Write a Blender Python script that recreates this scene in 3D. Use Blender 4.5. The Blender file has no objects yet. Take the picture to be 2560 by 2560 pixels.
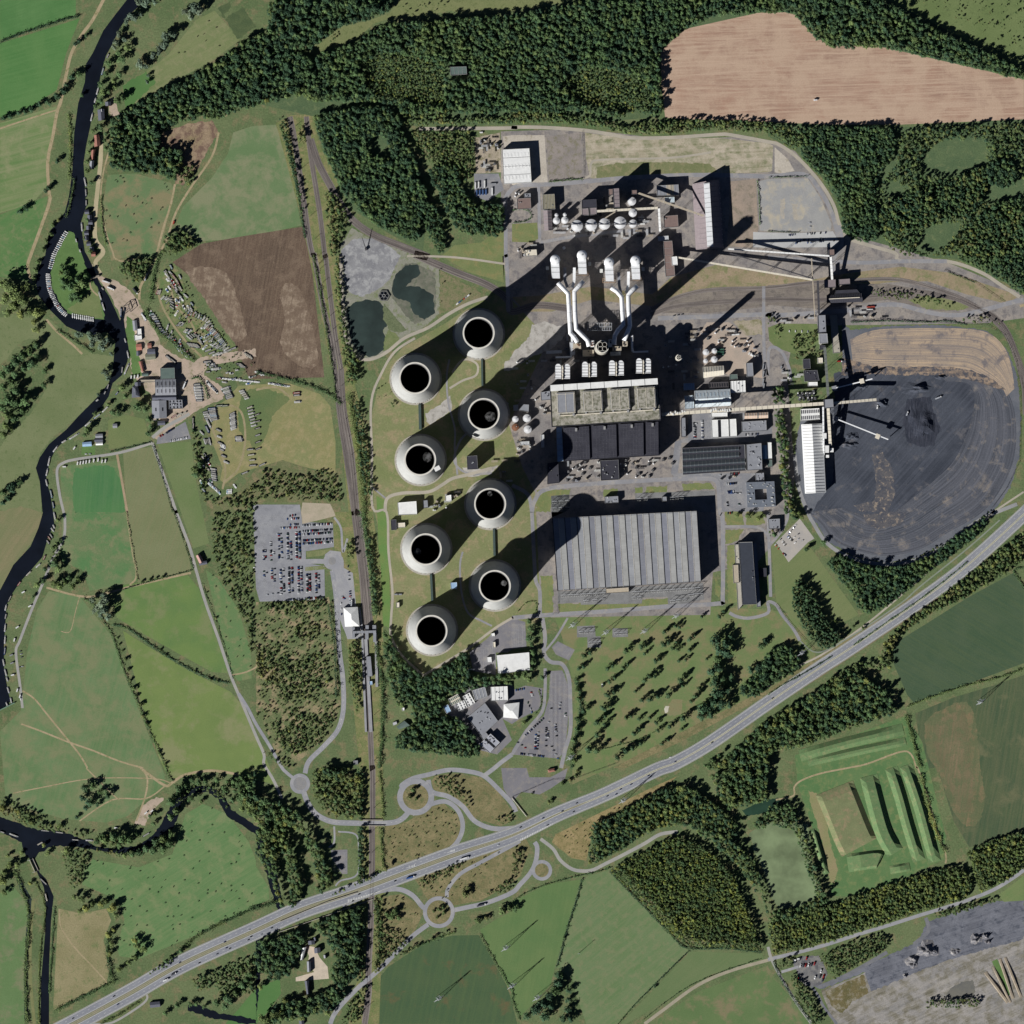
import bpy, bmesh, math, random
import numpy as np
from mathutils import Vector, Matrix
from mathutils.geometry import tessellate_polygon
random.seed(7); rng=np.random.default_rng(7)
SC=bpy.context.scene; COL=SC.collection
PI=math.pi; R=math.radians
# ---------------------------------------------------------------- camera
S_=0.75                      # metres per native photo pixel
cam=bpy.data.objects.new('camera',bpy.data.cameras.new('camera')); COL.objects.link(cam)
CAMH=18000.0
cam.location=(0,0,CAMH); cam.data.sensor_width=36; cam.data.lens=36*CAMH/1920.0
cam.data.clip_start=1000; cam.data.clip_end=40000; SC.camera=cam
# ---------------------------------------------------------------- sky + sun
SUN_EL=28.4; SHD=R(41)        # shadows fall towards 41 degrees north of east
wd=bpy.data.worlds.new('World'); SC.world=wd; wd.use_nodes=True
nt=wd.node_tree; nt.nodes.clear()
sky=nt.nodes.new('ShaderNodeTexSky'); sky.sky_type='NISHITA'; sky.sun_disc=False
sky.sun_elevation=R(SUN_EL); sky.sun_rotation=R(270-41)
sky.air_density=.2; sky.dust_density=.05; sky.ozone_density=2.5
bg=nt.nodes.new('ShaderNodeBackground'); bg.inputs[1].default_value=0.05
wo=nt.nodes.new('ShaderNodeOutputWorld')
nt.links.new(sky.outputs[0],bg.inputs[0]); nt.links.new(bg.outputs[0],wo.inputs[0])
sl=bpy.data.lights.new('sun','SUN'); sl.energy=5.0; sl.angle=R(0.5); sl.color=(1,.985,.955)
so=bpy.data.objects.new('sun',sl); COL.objects.link(so)
sdir=Vector((math.cos(SHD)*math.cos(R(SUN_EL)),math.sin(SHD)*math.cos(R(SUN_EL)),-math.sin(R(SUN_EL))))
so.rotation_euler=sdir.to_track_quat('-Z','Y').to_euler(); so.location=(-2000,-2000,2000)
SC.view_settings.view_transform='Standard'; SC.view_settings.look='None'
SC.view_settings.exposure=0.50; SC.view_settings.gamma=1.0
SC.render.resolution_x=1024; SC.render.resolution_y=1024
# ---------------------------------------------------------------- coordinates
def W(x,y): return ((x-1280)*S_,(1280-y)*S_)
def P(s):
    """'CR:x,y x,y' tile col/row crops of 640 native px shown at 1932; 'F:' = whole picture at 1932"""
    out=[]
    for seg in s.split(';'):
        seg=seg.strip()
        if not seg: continue
        k,v=seg.split(':')
        k=k.strip()
        for q in v.split():
            a,b=q.split(',')
            a=float(a); b=float(b)
            if k=='F': out.append(W(a*1.32505,b*1.32505))
            else: out.append(W(640*int(k[0])+a*.331263,640*int(k[1])+b*.331263))
    return out
TP=.331263*S_   # metres per tile pixel
def smooth(pts,closed=False,n=4):
    m=len(pts); out=[]
    g=(lambda i:pts[i%m]) if closed else (lambda i:pts[max(0,min(m-1,i))])
    for i in range(m if closed else m-1):
        p0,p1,p2,p3=g(i-1),g(i),g(i+1),g(i+2)
        for k in range(n):
            t=k/n
            out.append(tuple(.5*((2*p1[j])+(-p0[j]+p2[j])*t+(2*p0[j]-5*p1[j]+4*p2[j]-p3[j])*t*t+(-p0[j]+3*p1[j]-3*p2[j]+p3[j])*t**3) for j in range(2)))
    if not closed: out.append(pts[-1])
    return out
def inpoly(poly,X,Y):
    X=np.asarray(X,float); Y=np.asarray(Y,float); r=np.zeros(X.shape,bool); n=len(poly)
    for i in range(n):
        x1,y1=poly[i]; x2,y2=poly[(i+1)%n]
        if y1==y2: continue
        c=((y1>Y)!=(y2>Y))&(X<(x2-x1)*(Y-y1)/(y2-y1)+x1)
        r^=c
    return r
# ---------------------------------------------------------------- materials
def S(r,g,b):
    f=lambda c:(c/255/12.92) if c/255<=.04045 else ((c/255+.055)/1.055)**2.4
    return (f(r),f(g),f(b),1)
MATS={}
def nm(name):
    m=bpy.data.materials.new(name); m.use_nodes=True; t=m.node_tree; b=t.nodes['Principled BSDF']
    b.inputs['Specular IOR Level'].default_value=.15
    return m,t,b
def noise(t,vec,size,detail=3,rough=.6,sc=(1,1,1),rot=0,dist=0):
    mp=t.nodes.new('ShaderNodeMapping'); mp.vector_type='TEXTURE'
    mp.inputs['Rotation'].default_value=(0,0,rot); mp.inputs['Scale'].default_value=sc
    t.links.new(vec,mp.inputs[0])
    n=t.nodes.new('ShaderNodeTexNoise'); n.inputs['Scale'].default_value=1.0/size
    n.inputs['Detail'].default_value=detail; n.inputs['Roughness'].default_value=rough; n.inputs['Distortion'].default_value=dist
    t.links.new(mp.outputs[0],n.inputs['Vector']); return n.outputs['Fac']
def ramp(t,fac,a,b):
    m=t.nodes.new('ShaderNodeMapRange'); m.inputs[1].default_value=a; m.inputs[2].default_value=b; m.clamp=True
    t.links.new(fac,m.inputs[0]); return m.outputs[0]
def mix(t,fac,a,b,mode='MIX'):
    m=t.nodes.new('ShaderNodeMix'); m.data_type='RGBA'; m.blend_type=mode
    for sock,v in ((m.inputs[0],fac),(m.inputs[6],a),(m.inputs[7],b)):
        if isinstance(v,(int,float)): sock.default_value=v
        elif isinstance(v,tuple): sock.default_value=v
        else: t.links.new(v,sock)
    return m.outputs[2]
_sd=[0]
def gm(name,A,B,big=60,C=None,cbig=14,camt=.5,fine=2.2,k=.22,streak=None,rough=.95,uv=False):
    """ground material: A/B large patches, C smaller patches, fine mottling, directional streaks (angle deg, width m, length m, amount, colour)"""
    if name in MATS: return MATS[name]
    m,t,b=nm(name); _sd[0]+=37
    ad=lambda c:tuple(min(255,(q*.84+p*.16)*1.03) for q,p in zip(c,(124,140,116))) if c and c[1]>=max(c)-2 and c[1]-c[2]>12 else c
    A,B,C=ad(A),ad(B),ad(C)
    if streak: streak=streak[:4]+(ad(streak[4]),)
    g=t.nodes.new('ShaderNodeNewGeometry'); off=t.nodes.new('ShaderNodeVectorMath'); off.operation='ADD'
    off.inputs[1].default_value=(_sd[0]*13.1,_sd[0]*7.7,0); t.links.new(g.outputs['Position'],off.inputs[0]); v=off.outputs[0]
    c=mix(t,ramp(t,noise(t,v,big,5,.6,dist=.12),.38,.62),S(*A),S(*B))
    if C: c=mix(t,ramp(t,noise(t,v,cbig,5,.68,dist=.2),.62-.25*camt,.72-.18*camt),c,S(*C))
    if streak:
        a,w,l,amt,sc=streak
        if uv:
            u=t.nodes.new('ShaderNodeUVMap'); sv=u.outputs[0]
        else: sv=v
        s=ramp(t,noise(t,sv,w*1.6,6,.72,sc=(l/w,1,1),rot=R(a)),.42,.62)
        mm=t.nodes.new('ShaderNodeMath'); mm.operation='MULTIPLY'; mm.inputs[1].default_value=min(1,amt*1.25); t.links.new(s,mm.inputs[0])
        c=mix(t,mm.outputs[0],c,S(*sc))
    f=ramp(t,noise(t,v,fine,4,.7),.25,.75)
    f2=t.nodes.new('ShaderNodeMapRange'); f2.inputs[3].default_value=1-k*1.3; f2.inputs[4].default_value=1+k; t.links.new(f,f2.inputs[0])
    hs=t.nodes.new('ShaderNodeHueSaturation'); t.links.new(c,hs.inputs['Color']); t.links.new(f2.outputs[0],hs.inputs['Value'])
    t.links.new(hs.outputs[0],b.inputs['Base Color']); b.inputs['Roughness'].default_value=rough
    MATS[name]=m; return m
def pm(name,A,B=None,size=4,k=.5,rough=.7,metal=0,rnd=0):
    """object paint / cladding: colour A weathered by blotches of B"""
    if name in MATS: return MATS[name]
    m,t,b=nm(name); B=B or tuple(int(c*.86) for c in A)
    g=t.nodes.new('ShaderNodeNewGeometry')
    c=mix(t,ramp(t,noise(t,g.outputs['Position'],size,5,.7),.5-k*.4,.5+k*.5),S(*B),S(*A))
    if rnd:
        oi=t.nodes.new('ShaderNodeObjectInfo'); hs=t.nodes.new('ShaderNodeHueSaturation')
        mr=t.nodes.new('ShaderNodeMapRange'); mr.inputs[3].default_value=1-rnd; mr.inputs[4].default_value=1+rnd
        t.links.new(oi.outputs['Random'],mr.inputs[0]); t.links.new(mr.outputs[0],hs.inputs['Value']); t.links.new(c,hs.inputs['Color']); c=hs.outputs[0]
    t.links.new(c,b.inputs['Base Color']); b.inputs['Roughness'].default_value=rough; b.inputs['Metallic'].default_value=metal
    MATS[name]=m; return m
def leafmat(name,A,B,C,rnd=.3):
    if name in MATS: return MATS[name]
    m,t,b=nm(name); g=t.nodes.new('ShaderNodeNewGeometry'); oi=t.nodes.new('ShaderNodeObjectInfo')
    c=mix(t,ramp(t,noise(t,g.outputs['Position'],38,3),.4,.6),S(*A),S(*B))
    c=mix(t,ramp(t,oi.outputs['Random'],.72,1.0),c,S(*C)); c=mix(t,ramp(t,noise(t,g.outputs['Position'],90,3),.56,.66),c,S(*C))
    f=noise(t,g.outputs['Position'],1.6,2)
    mm=t.nodes.new('ShaderNodeMath'); mm.operation='ADD'; t.links.new(f,mm.inputs[0]); 
    r2=t.nodes.new('ShaderNodeMath'); r2.operation='FRACT'; r3=t.nodes.new('ShaderNodeMath'); r3.operation='MULTIPLY'; r3.inputs[1].default_value=7.31
    t.links.new(oi.outputs['Random'],r3.inputs[0]); t.links.new(r3.outputs[0],r2.inputs[0]); t.links.new(r2.outputs[0],mm.inputs[1])
    mr=t.nodes.new('ShaderNodeMapRange'); mr.inputs[1].default_value=.3; mr.inputs[2].default_value=1.7; mr.inputs[3].default_value=1-rnd; mr.inputs[4].default_value=1+rnd
    t.links.new(mm.outputs[0],mr.inputs[0])
    hs=t.nodes.new('ShaderNodeHueSaturation'); t.links.new(c,hs.inputs['Color']); t.links.new(mr.outputs[0],hs.inputs['Value'])
    t.links.new(hs.outputs[0],b.inputs['Base Color']); b.inputs['Roughness'].default_value=.8
    MATS[name]=m; return m
def water(name,c,r=.12):
    m,t,b=nm(name); g=t.nodes.new('ShaderNodeNewGeometry')
    cc=mix(t,ramp(t,noise(t,g.outputs['Position'],45,4),.35,.65),S(*c),S(*[min(255,int(q*1.25)+3) for q in c]))
    t.links.new(cc,b.inputs['Base Color']); b.inputs['Roughness'].default_value=r; b.inputs['Specular IOR Level'].default_value=.3
    MATS[name]=m; return m
# ---------------------------------------------------------------- mesh builder
class MB:
    def __init__(s): s.v=[]; s.f=[]; s.m=[]; s.uv=None
    def add(s,vs,fs,m=0):
        o=len(s.v); s.v+=[tuple(v) for v in vs]; s.f+=[tuple(i+o for i in f) for f in fs]; s.m+=[m]*len(fs)
    def box(s,x,y,z,sx,sy,sz,rot=0,m=0,taper=1):
        c,n=math.cos(rot),math.sin(rot); vs=[]
        for zz,k in ((z,1),(z+sz,taper)):
            for a,b in ((-1,-1),(1,-1),(1,1),(-1,1)):
                px,py=a*sx/2*k,b*sy/2*k; vs.append((x+px*c-py*n,y+px*n+py*c,zz))
        s.add(vs,[(0,3,2,1),(4,5,6,7),(0,1,5,4),(1,2,6,5),(2,3,7,6),(3,0,4,7)],m)
    def prism(s,poly,z0,z1,m=0,mt=None,bottom=False):
        n=len(poly); a=sum(poly[i][0]*poly[(i+1)%n][1]-poly[(i+1)%n][0]*poly[i][1] for i in range(n))
        if a<0: poly=poly[::-1]
        s.add([(x,y,z0) for x,y in poly]+[(x,y,z1) for x,y in poly],[(i,(i+1)%n,(i+1)%n+n,i+n) for i in range(n)],m)
        tr=tessellate_polygon([[Vector((x,y,0)) for x,y in poly]])
        fs=[]
        for t in tr:
            A,B,C=[Vector(poly[i]) for i in t]
            cr=(B-A).cross(C-A); fs.append(tuple(t) if cr>0 else tuple(t[::-1]))
        s.add([(x,y,z1) for x,y in poly],fs,m if mt is None else mt)
        if bottom: s.add([(x,y,z0) for x,y in poly],[f[::-1] for f in fs],m)
    def cyl(s,x,y,z0,z1,r0,r1=None,n=16,m=0,cap=True,capm=None):
        r1=r0 if r1 is None else r1
        vs=[(x+r*math.cos(2*PI*i/n),y+r*math.sin(2*PI*i/n),z) for z,r in ((z0,r0),(z1,r1)) for i in range(n)]
        s.add(vs,[(i,(i+1)%n,(i+1)%n+n,i+n) for i in range(n)],m)
        if cap: s.add(vs[n:],[tuple(range(n))],m if capm is None else capm)
    def lathe(s,prof,n=24,x=0,y=0,m=0):
        vs=[(x+r*math.cos(2*PI*i/n),y+r*math.sin(2*PI*i/n),z) for r,z in prof for i in range(n)]
        fs=[]
        for k in range(len(prof)-1):
            for i in range(n): fs.append((k*n+i,k*n+(i+1)%n,(k+1)*n+(i+1)%n,(k+1)*n+i))
        s.add(vs,fs,m)
    def tube(s,pts,r,n=8,m=0,sq=False):
        pts=[Vector(p) for p in pts]; rings=[]
        for i,p in enumerate(pts):
            d=((pts[min(i+1,len(pts)-1)]-pts[i]).normalized()+(pts[i]-pts[max(i-1,0)]).normalized())
            d=d.normalized() if d.length>1e-6 else Vector((0,0,1))
            up=Vector((0,0,1)) if abs(d.z)<.95 else Vector((1,0,0))
            a=d.cross(up).normalized(); b=a.cross(d).normalized()
            rr=r[i] if isinstance(r,(list,tuple)) else r
            rings.append([p+a*rr*math.cos(2*PI*(j+(.5 if sq else 0))/n)+b*rr*math.sin(2*PI*(j+(.5 if sq else 0))/n) for j in range(n)])
        vs=[v for q in rings for v in q]; fs=[]
        for k in range(len(pts)-1):
            for j in range(n): fs.append((k*n+j,k*n+(j+1)%n,(k+1)*n+(j+1)%n,(k+1)*n+j))
        fs.append(tuple(range(n))[::-1]); fs.append(tuple(range((len(pts)-1)*n,len(pts)*n)))
        s.add(vs,fs,m)
    def build(s,name,mats,parent=None,loc=None,smooth=False):
        me=bpy.data.meshes.new(name); me.from_pydata(s.v,[],s.f)
        mats=mats if isinstance(mats,(list,tuple)) else [mats]
        for q in mats: me.materials.append(q)
        if len(mats)>1: me.polygons.foreach_set('material_index',s.m)
        if smooth: me.polygons.foreach_set('use_smooth',[True]*len(s.f))
        me.update()
        o=bpy.data.objects.new(name,me); COL.objects.link(o)
        if parent: o.parent=parent
        if loc is not None: o.location=loc
        return o
USED={}
def tag(o,label,cat,group=None,kind=None):
    if label: o['label']=label
    if cat: o['category']=cat
    if group: o['group']=group
    if kind: o['kind']=kind
    return o
def thing(name,label,cat,loc,rz=0,group=None):
    o=bpy.data.objects.new(name,None); COL.objects.link(o); o.location=loc; o.rotation_euler=(0,0,rz)
    return tag(o,label,cat,group)
# ---------------------------------------------------------------- auto labels: look + rank + direction + landmark
LM=[(n,P(p)[0]) for n,p in (
 ('main chimney','21:675,698'),('slim stack','21:1252,772'),('turbine hall','21:740,1400'),('big grey hall','22:860,300'),
 ('long workshop','21:1570,1530'),('courtyard office','F:1436,932'),('white warehouse','F:976,313'),('gypsum store','F:1335,405'),
 ('row of silos','20:650,1700'),('coal store','31:340,1530'),('coal junction tower','31:452,1115'),('unloading hall','31:575,320'),
 ('hexagonal basin','11:965,300'),('station building','F:662,1162'),('station footbridge','12:815,905'),('west car park','F:550,1050'),
 ('old roundabout','13:332,118'),('oval roundabout','13:1205,218'),('planted roundabout','13:1380,1088'),('small roundabout','23:225,772'),
 ('training centre','F:915,1355'),('white sports hall','F:968,1250'),('slim dark office','22:1780,460'),('green lake','F:1475,1630'),
 ('bunded mounds','F:1640,1530'),('boatyard sheds','01:1250,1000'),('river island','01:560,200'),('travel crane','01:960,400'),
 ('farm cottage','02:1510,360'),('farmhouse','13:430,1340'),('canal lock','03:230,680'),('tree ring','03:690,200'),('gravel loop','11:1560,870'),
 ('brown field','F:1550,150'),('ploughed field','F:470,570'),('riverside cottages','00:670,1700'),('coal yard','F:1740,800'),
 ('motor compound','33:310,1500'),('railway bridge','13:880,415'),('river bend','02:100,500'),('gravel mounds','33:1200,1370'),
 ('round copse','F:1890,330'),('north clearing','F:660,75'),('NE meadow','F:1880,60'),('canal','03:350,1300'),
 ('southernmost tower','12:1328,892'),('pale tent roof','F:963,1340'),('boat field','01:1750,1250'),('narrow lane','02:1600,800'),
 ('plantation','F:1320,1660'),('sheep paddock','F:250,410'),('south meadow','F:1150,1800'),('dark crop field','F:1830,1200'))]
ORD=['closest','second closest','third closest','fourth closest','fifth closest']
def ordn(i):
    if i<5: return ORD[i]
    n=i+1; suf='th' if 10<=n%100<=20 else {1:'st',2:'nd',3:'rd'}.get(n%10,'th')
    return f'{n}{suf} closest'
PEND=[]
def auto(o,look,cat,group=None,kind=None):
    tag(o,None,cat,group,kind); PEND.append((o,look))
def finish_labels():
    g={}
    for o,look in PEND:
        x,y=o.location.x,o.location.y
        if o.type=='MESH' and abs(x)<1e-6 and abs(y)<1e-6:
            n=len(o.data.vertices); 
            if n: x=sum(v.co.x for v in o.data.vertices)/n; y=sum(v.co.y for v in o.data.vertices)/n
        d,name,p=min((math.hypot(x-q[0],y-q[1]),nn,q) for nn,q in LM)
        a=math.degrees(math.atan2(y-p[1],x-p[0]))%360
        dr=['east','north-east','north','north-west','west','south-west','south','south-east'][int((a+22.5)//45)%8]
        g.setdefault((look,name,dr),[]).append((d,o))
    for (look,name,dr),L in g.items():
        L.sort(key=lambda q:q[0])
        for i,(d,o) in enumerate(L):
            rk='' if len(L)==1 else ordn(i)+' '
            o['label']=f'{look}, {rk}{dr} of the {name}'
# ---------------------------------------------------------------- ground sheets
SHEETS=[]; _z=[0.05]
def cross(A,B):
    """do two outlines overlap (a corner inside or any edges crossing)"""
    a=np.array(A); b=np.array(B)
    if inpoly(B,a[:,0],a[:,1]).any() or inpoly(A,b[:,0],b[:,1]).any(): return True
    a2=np.roll(a,-1,0); b2=np.roll(b,-1,0)
    o=lambda p,q,r:(q[...,0]-p[...,0])*(r[...,1]-p[...,1])-(q[...,1]-p[...,1])*(r[...,0]-p[...,0])
    P1,P2,Q1,Q2=a[:,None],a2[:,None],b[None],b2[None]
    return bool(((o(P1,P2,Q1)*o(P1,P2,Q2)<0)&(o(Q1,Q2,P1)*o(Q1,Q2,P2)<0)).any())
def lay(po):
    """lowest level that lies above every sheet this outline overlaps"""
    xs=[p[0] for p in po]; ys=[p[1] for p in po]; z=.03
    for zz,bb,q in SHEETS:
        if zz+.02>z and bb[0]<=max(xs) and bb[2]>=min(xs) and bb[1]<=max(ys) and bb[3]>=min(ys) and cross(po,q): z=zz+.02
    reg(z,po); _z[0]=z; return z
def gz(x,y):
    z=0
    for zz,bb,po in SHEETS:
        if zz>z and bb[0]<=x<=bb[2] and bb[1]<=y<=bb[3] and inpoly(po,[x],[y])[0]: z=zz
    return z
def reg(z,po):
    xs=[p[0] for p in po]; ys=[p[1] for p in po]; SHEETS.append((z,(min(xs),min(ys),max(xs),max(ys)),po))
def jag(pts,a=1.5):
    out=[]
    for i,p in enumerate(pts):
        q=pts[(i+1)%len(pts)]; L=math.dist(p,q); n=max(1,int(L/4))
        for k in range(n):
            t=k/n; out.append((p[0]+(q[0]-p[0])*t+random.uniform(-a,a),p[1]+(q[1]-p[1])*t+random.uniform(-a,a)))
    return out
def sheet(name,m,pts,sm=0,kind='structure',label=None,cat=None):
    if isinstance(pts,str): pts=P(pts)
    if sm: pts=smooth(pts,True,sm)
    if sm: pts=jag(pts)
    z=lay(pts)
    tr=tessellate_polygon([[Vector((x,y,0)) for x,y in pts]])
    fs=[]
    for t in tr:
        A,B,C=[Vector(pts[i]) for i in t]; fs.append(tuple(t) if (B-A).cross(C-A)>0 else tuple(t[::-1]))
    b=MB(); b.add([(x,y,z) for x,y in pts],fs); o=b.build(name,m); tag(o,label,cat,None,kind); return o
def offs(pts,d):
    out=[]
    for i,p in enumerate(pts):
        a=Vector(pts[max(i-1,0)]); c=Vector(pts[min(i+1,len(pts)-1)]); t=(c-a).normalized(); dd=d[i] if isinstance(d,list) else d
        out.append((p[0]-t.y*dd,p[1]+t.x*dd))
    return out
def ribbon(name,m,pts,w,sm=5,off=0,kind='structure',z=None,L=None,zs=None):
    """road-like strip of width w (metres) along pts; UV.x = metres along, UV.y = metres across"""
    if isinstance(pts,str): pts=P(pts)
    if isinstance(w,list) and sm:
        ww=smooth([(q,0) for q in w],False,sm); w=[q[0] for q in ww]
    if sm: pts=smooth(pts,False,sm)
    h=[q/2 for q in w] if isinstance(w,list) else w/2
    o1=[q+off for q in h] if isinstance(h,list) else h+off
    o2=[-q+off for q in h] if isinstance(h,list) else -h+off
    l=offs(pts,o1); r=offs(pts,o2)
    if z is None: z=lay(l+r[::-1])
    n=len(pts); b=MB(); zz=zs if zs else [z]*n
    b.add([(x,y,q) for (x,y),q in zip(l,zz)]+[(x,y,q) for (x,y),q in zip(r,zz)],[(i+n,i+1+n,i+1,i) for i in range(n-1)])
    o=b.build(name,m); uv=o.data.uv_layers.new(name='UVMap'); d=[0]
    for i in range(1,n): d.append(d[-1]+math.dist(pts[i],pts[i-1]))
    for lp in o.data.loops:
        i=lp.vertex_index; q=i%n; wv=(w[q] if isinstance(w,list) else w); uv.data[lp.index].uv=(d[q],(wv if i<n else 0))
    tag(o,L,None,None,kind); return o
def blendsheet(name,m,outer,inner,n=80):
    """streaked ground between two curves, UV follows them"""
    def rs(pts):
        d=[0]
        for i in range(1,len(pts)): d.append(d[-1]+math.dist(pts[i],pts[i-1]))
        u=np.linspace(0,d[-1],n); return list(zip(np.interp(u,d,[p[0] for p in pts]),np.interp(u,d,[p[1] for p in pts]))),d[-1]
    o1,L1=rs(smooth(P(outer),False,5)); i1,L2=rs(smooth(P(inner),False,5)); z=lay(o1+i1[::-1])
    K=6; vs=[];uvs=[]
    for k in range(K+1):
        t=k/K
        for j in range(n):
            vs.append((o1[j][0]*(1-t)+i1[j][0]*t,o1[j][1]*(1-t)+i1[j][1]*t,z)); uvs.append((j/(n-1)*(L1+L2)/2,t*150))
    fs=[]
    for k in range(K):
        for j in range(n-1):
            f=(k*n+j,k*n+j+1,(k+1)*n+j+1,(k+1)*n+j)
            A,B,C=[Vector(vs[q][:2]) for q in f[:3]]
            fs.append(f if (B-A).cross(C-A)>0 else f[::-1])
    b=MB(); b.add(vs,fs); o=b.build(name,m); uv=o.data.uv_layers.new(name='UVMap')
    for lp in o.data.loops: uv.data[lp.index].uv=uvs[lp.vertex_index]
    tag(o,None,None,None,'structure'); return o
# ================================================================ GROUND
BASE=gm('rough_grass',(96,106,70),(78,94,58),80,C=(118,114,84),cbig=22,camt=.45,fine=3,k=.3)
b=MB(); b.add([(-9000,-9000,0),(9000,-9000,0),(9000,9000,0),(-9000,9000,0)],[(0,1,2,3)])
tag(b.build('ground',BASE),None,None,None,'structure')
def field(A,B,C=None,streak=None,**k):
    return gm('field_%d'%len(MATS),A,B,k.pop('big',55),C=C,streak=streak,**k)
# --- west of the river
sheet('field',field((66,108,56),(80,118,66),streak=(20,3,60,.35,(58,98,50)),k=.1),'F:0,0 143,0 143,28 0,75')
sheet('field',field((62,106,52),(76,114,60),streak=(15,3,80,.4,(82,120,66)),k=.1),'F:0,82 150,35 125,100 107,170 60,200 0,222')
sheet('field',field((84,112,62),(98,118,70),C=(126,128,92),cbig=50,camt=.5,streak=(15,6,150,.6,(128,130,94)),k=.12),'F:0,232 107,200 92,320 95,345 60,385 0,402')
sheet('field',field((64,106,54),(78,112,62),C=(104,116,76),streak=(35,4,90,.4,(96,114,70)),k=.12),'F:0,405 90,370 80,430 57,483 54,530 0,522')
sheet('meadow',field((110,116,80),(98,108,70),C=(86,100,60),cbig=9,camt=.25,k=.14),'01:0,460 230,470 350,470 420,520 560,640 700,740 860,760 820,960 600,1200 400,1370 280,1540 300,1700 310,1932 0,1932 0,1440 150,1280 300,1100 380,900 340,700 250,620 120,680 0,820',2)
sheet('meadow',field((128,122,92),(112,112,78),streak=(55,4,70,.4,(98,104,68)),k=.14),'02:0,0 310,0 290,130 230,240 100,400 0,590',2)
# --- river fields, middle west
sheet('field',field((74,112,66),(96,112,74),C=(112,116,82),cbig=30,camt=.6,k=.16),'F:113,880 225,868 245,980 262,1095 240,1102 170,1115 155,1075 115,1060 118,960')
sheet('crop_patch',field((58,104,60),(66,110,62),streak=(85,4,80,.3,(88,116,76)),k=.1),'01:550,1660 620,1600 800,1580 880,1640 940,1932 560,1932;02:890,60 600,140',2)
sheet('field',field((112,116,82),(104,110,74),streak=(70,3,90,.35,(126,122,92)),k=.14),'F:232,850 287,843 345,990 362,1080 262,1108 240,980')
sheet('field',field((104,114,74),(94,110,66),k=.14),'F:297,838 360,833 372,920 395,1025 365,1035')
sheet('field',field((104,112,70),(96,108,66),k=.16),'01:815,1240 950,1200 1090,1230 1130,1380 1110,1400 820,1460')
sheet('field',field((92,116,76),(80,108,66),C=(112,116,82),cbig=45,camt=.7,streak=(75,4,120,.4,(110,118,82)),k=.12),'F:52,1225 70,1150 92,1115 150,1125 215,1205 250,1310 310,1460 312,1480 240,1540 200,1552 120,1545 50,1525 10,1500 0,1380 40,1340')
sheet('field',field((96,118,62),(86,112,60),C=(110,118,76),cbig=50,k=.1),'F:215,1140 225,1105 355,1085 375,1110 432,1270 400,1268 340,1235 260,1190 220,1165')
sheet('field',field((106,122,66),(98,116,62),C=(122,124,84),cbig=60,k=.1),'F:232,1190 280,1220 350,1262 435,1305 465,1340 522,1480 400,1455 320,1470 300,1430 265,1320')
sheet('field',field((84,114,70),(92,114,70),C=(112,118,80),k=.12),'F:388,1075 410,1090 450,1150 473,1230 475,1280 450,1285 435,1270')
sheet('field',field((86,116,70),(78,110,64),C=(112,122,82),cbig=30,camt=.5,streak=(32,3,70,.5,(106,124,80)),k=.12),'03:700,690 1050,750 1300,650 1400,350 1530,270 1720,350 1880,560 1932,700;13:0,740 95,900 100,990 0,1045;03:1480,1260 1050,1440 900,1420 880,1350 940,1150 900,1000 620,880 640,760')
sheet('reed_field',field((142,134,102),(126,122,88),C=(104,110,70),cbig=16,camt=.3,k=.25),'03:440,1060 620,1100 800,1060 840,1150 780,1300 830,1500 800,1640 600,1720 400,1830')
sheet('field',field((92,116,72),(84,110,66),C=(112,114,84),cbig=40,k=.14),'03:0,950 90,880 190,1000 215,1050 180,1500 190,1932 0,1932')
sheet('field',field((66,104,52),(76,110,58),k=.1),'13:0,1660 180,1590 190,1700 100,1830 0,1932;03:1700,1932 1800,1820')
# --- north
sheet('field',field((108,116,74),(96,108,66),C=(120,120,84),streak=(32,6,60,.4,(124,124,88)),k=.14),'00:1480,150 1620,80 1810,300 1600,460 1300,620 1000,790 950,820 930,640 1100,540 1200,470 1280,400')
sheet('field',field((66,102,52),(74,108,56),k=.12),'00:930,640 1100,540 1180,620 1000,790 950,815',1)
sheet('shrub_patch',gm('shrub_patch',(62,76,48),(74,86,54),12,fine=1.6,k=.35),'00:1640,60 1740,10 1745,60 1690,110;00:1700,140 1830,55 1930,200 1800,300',1)
sheet('field',field((84,110,70),(96,112,76),C=(128,122,92),cbig=40,camt=.7,k=.12),'F:203,330 255,327 322,345 328,355 300,490 250,482 210,492 198,450 195,380')
sheet('field',field((94,114,76),(86,110,70),C=(120,122,92),cbig=45,camt=.8,k=.1),'F:440,250 475,238 520,235 545,300 568,425 460,450 380,455 330,430 345,390 400,335 430,290')
sheet('ploughed_field',field((98,82,70),(88,74,64),C=(114,98,84),cbig=30,camt=.5,streak=(80,2.5,60,.5,(118,102,86)),fine=2.4,k=.3,big=90),'F:325,495 380,460 450,447 575,427 590,520 612,712 470,715 440,640 400,560 345,510')
PL=gm('dry_soil',(124,108,92),(112,96,82),20,C=(150,134,116),cbig=16,camt=.6,streak=(80,2.5,50,.5,(104,88,76)),fine=2.4,k=.26)
sheet('dry_soil_patch',PL,'11:230,200 320,240 400,420 450,640 470,820 360,840 240,760 180,640 220,480 180,300',2); sheet('dry_soil_patch',PL,'01:1500,80 1700,120 1800,340 1860,600 1760,640 1640,480 1540,320 1400,120',2)
sheet('scrub_clearing',field((150,130,110),(134,120,92),C=(112,92,80),cbig=14,camt=.7,k=.3),'00:1230,1000 1430,930 1600,910 1650,1000 1560,1150 1480,1300 1380,1400 1320,1390 1340,1250 1400,1190 1330,1130 1200,1110',1)
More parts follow.
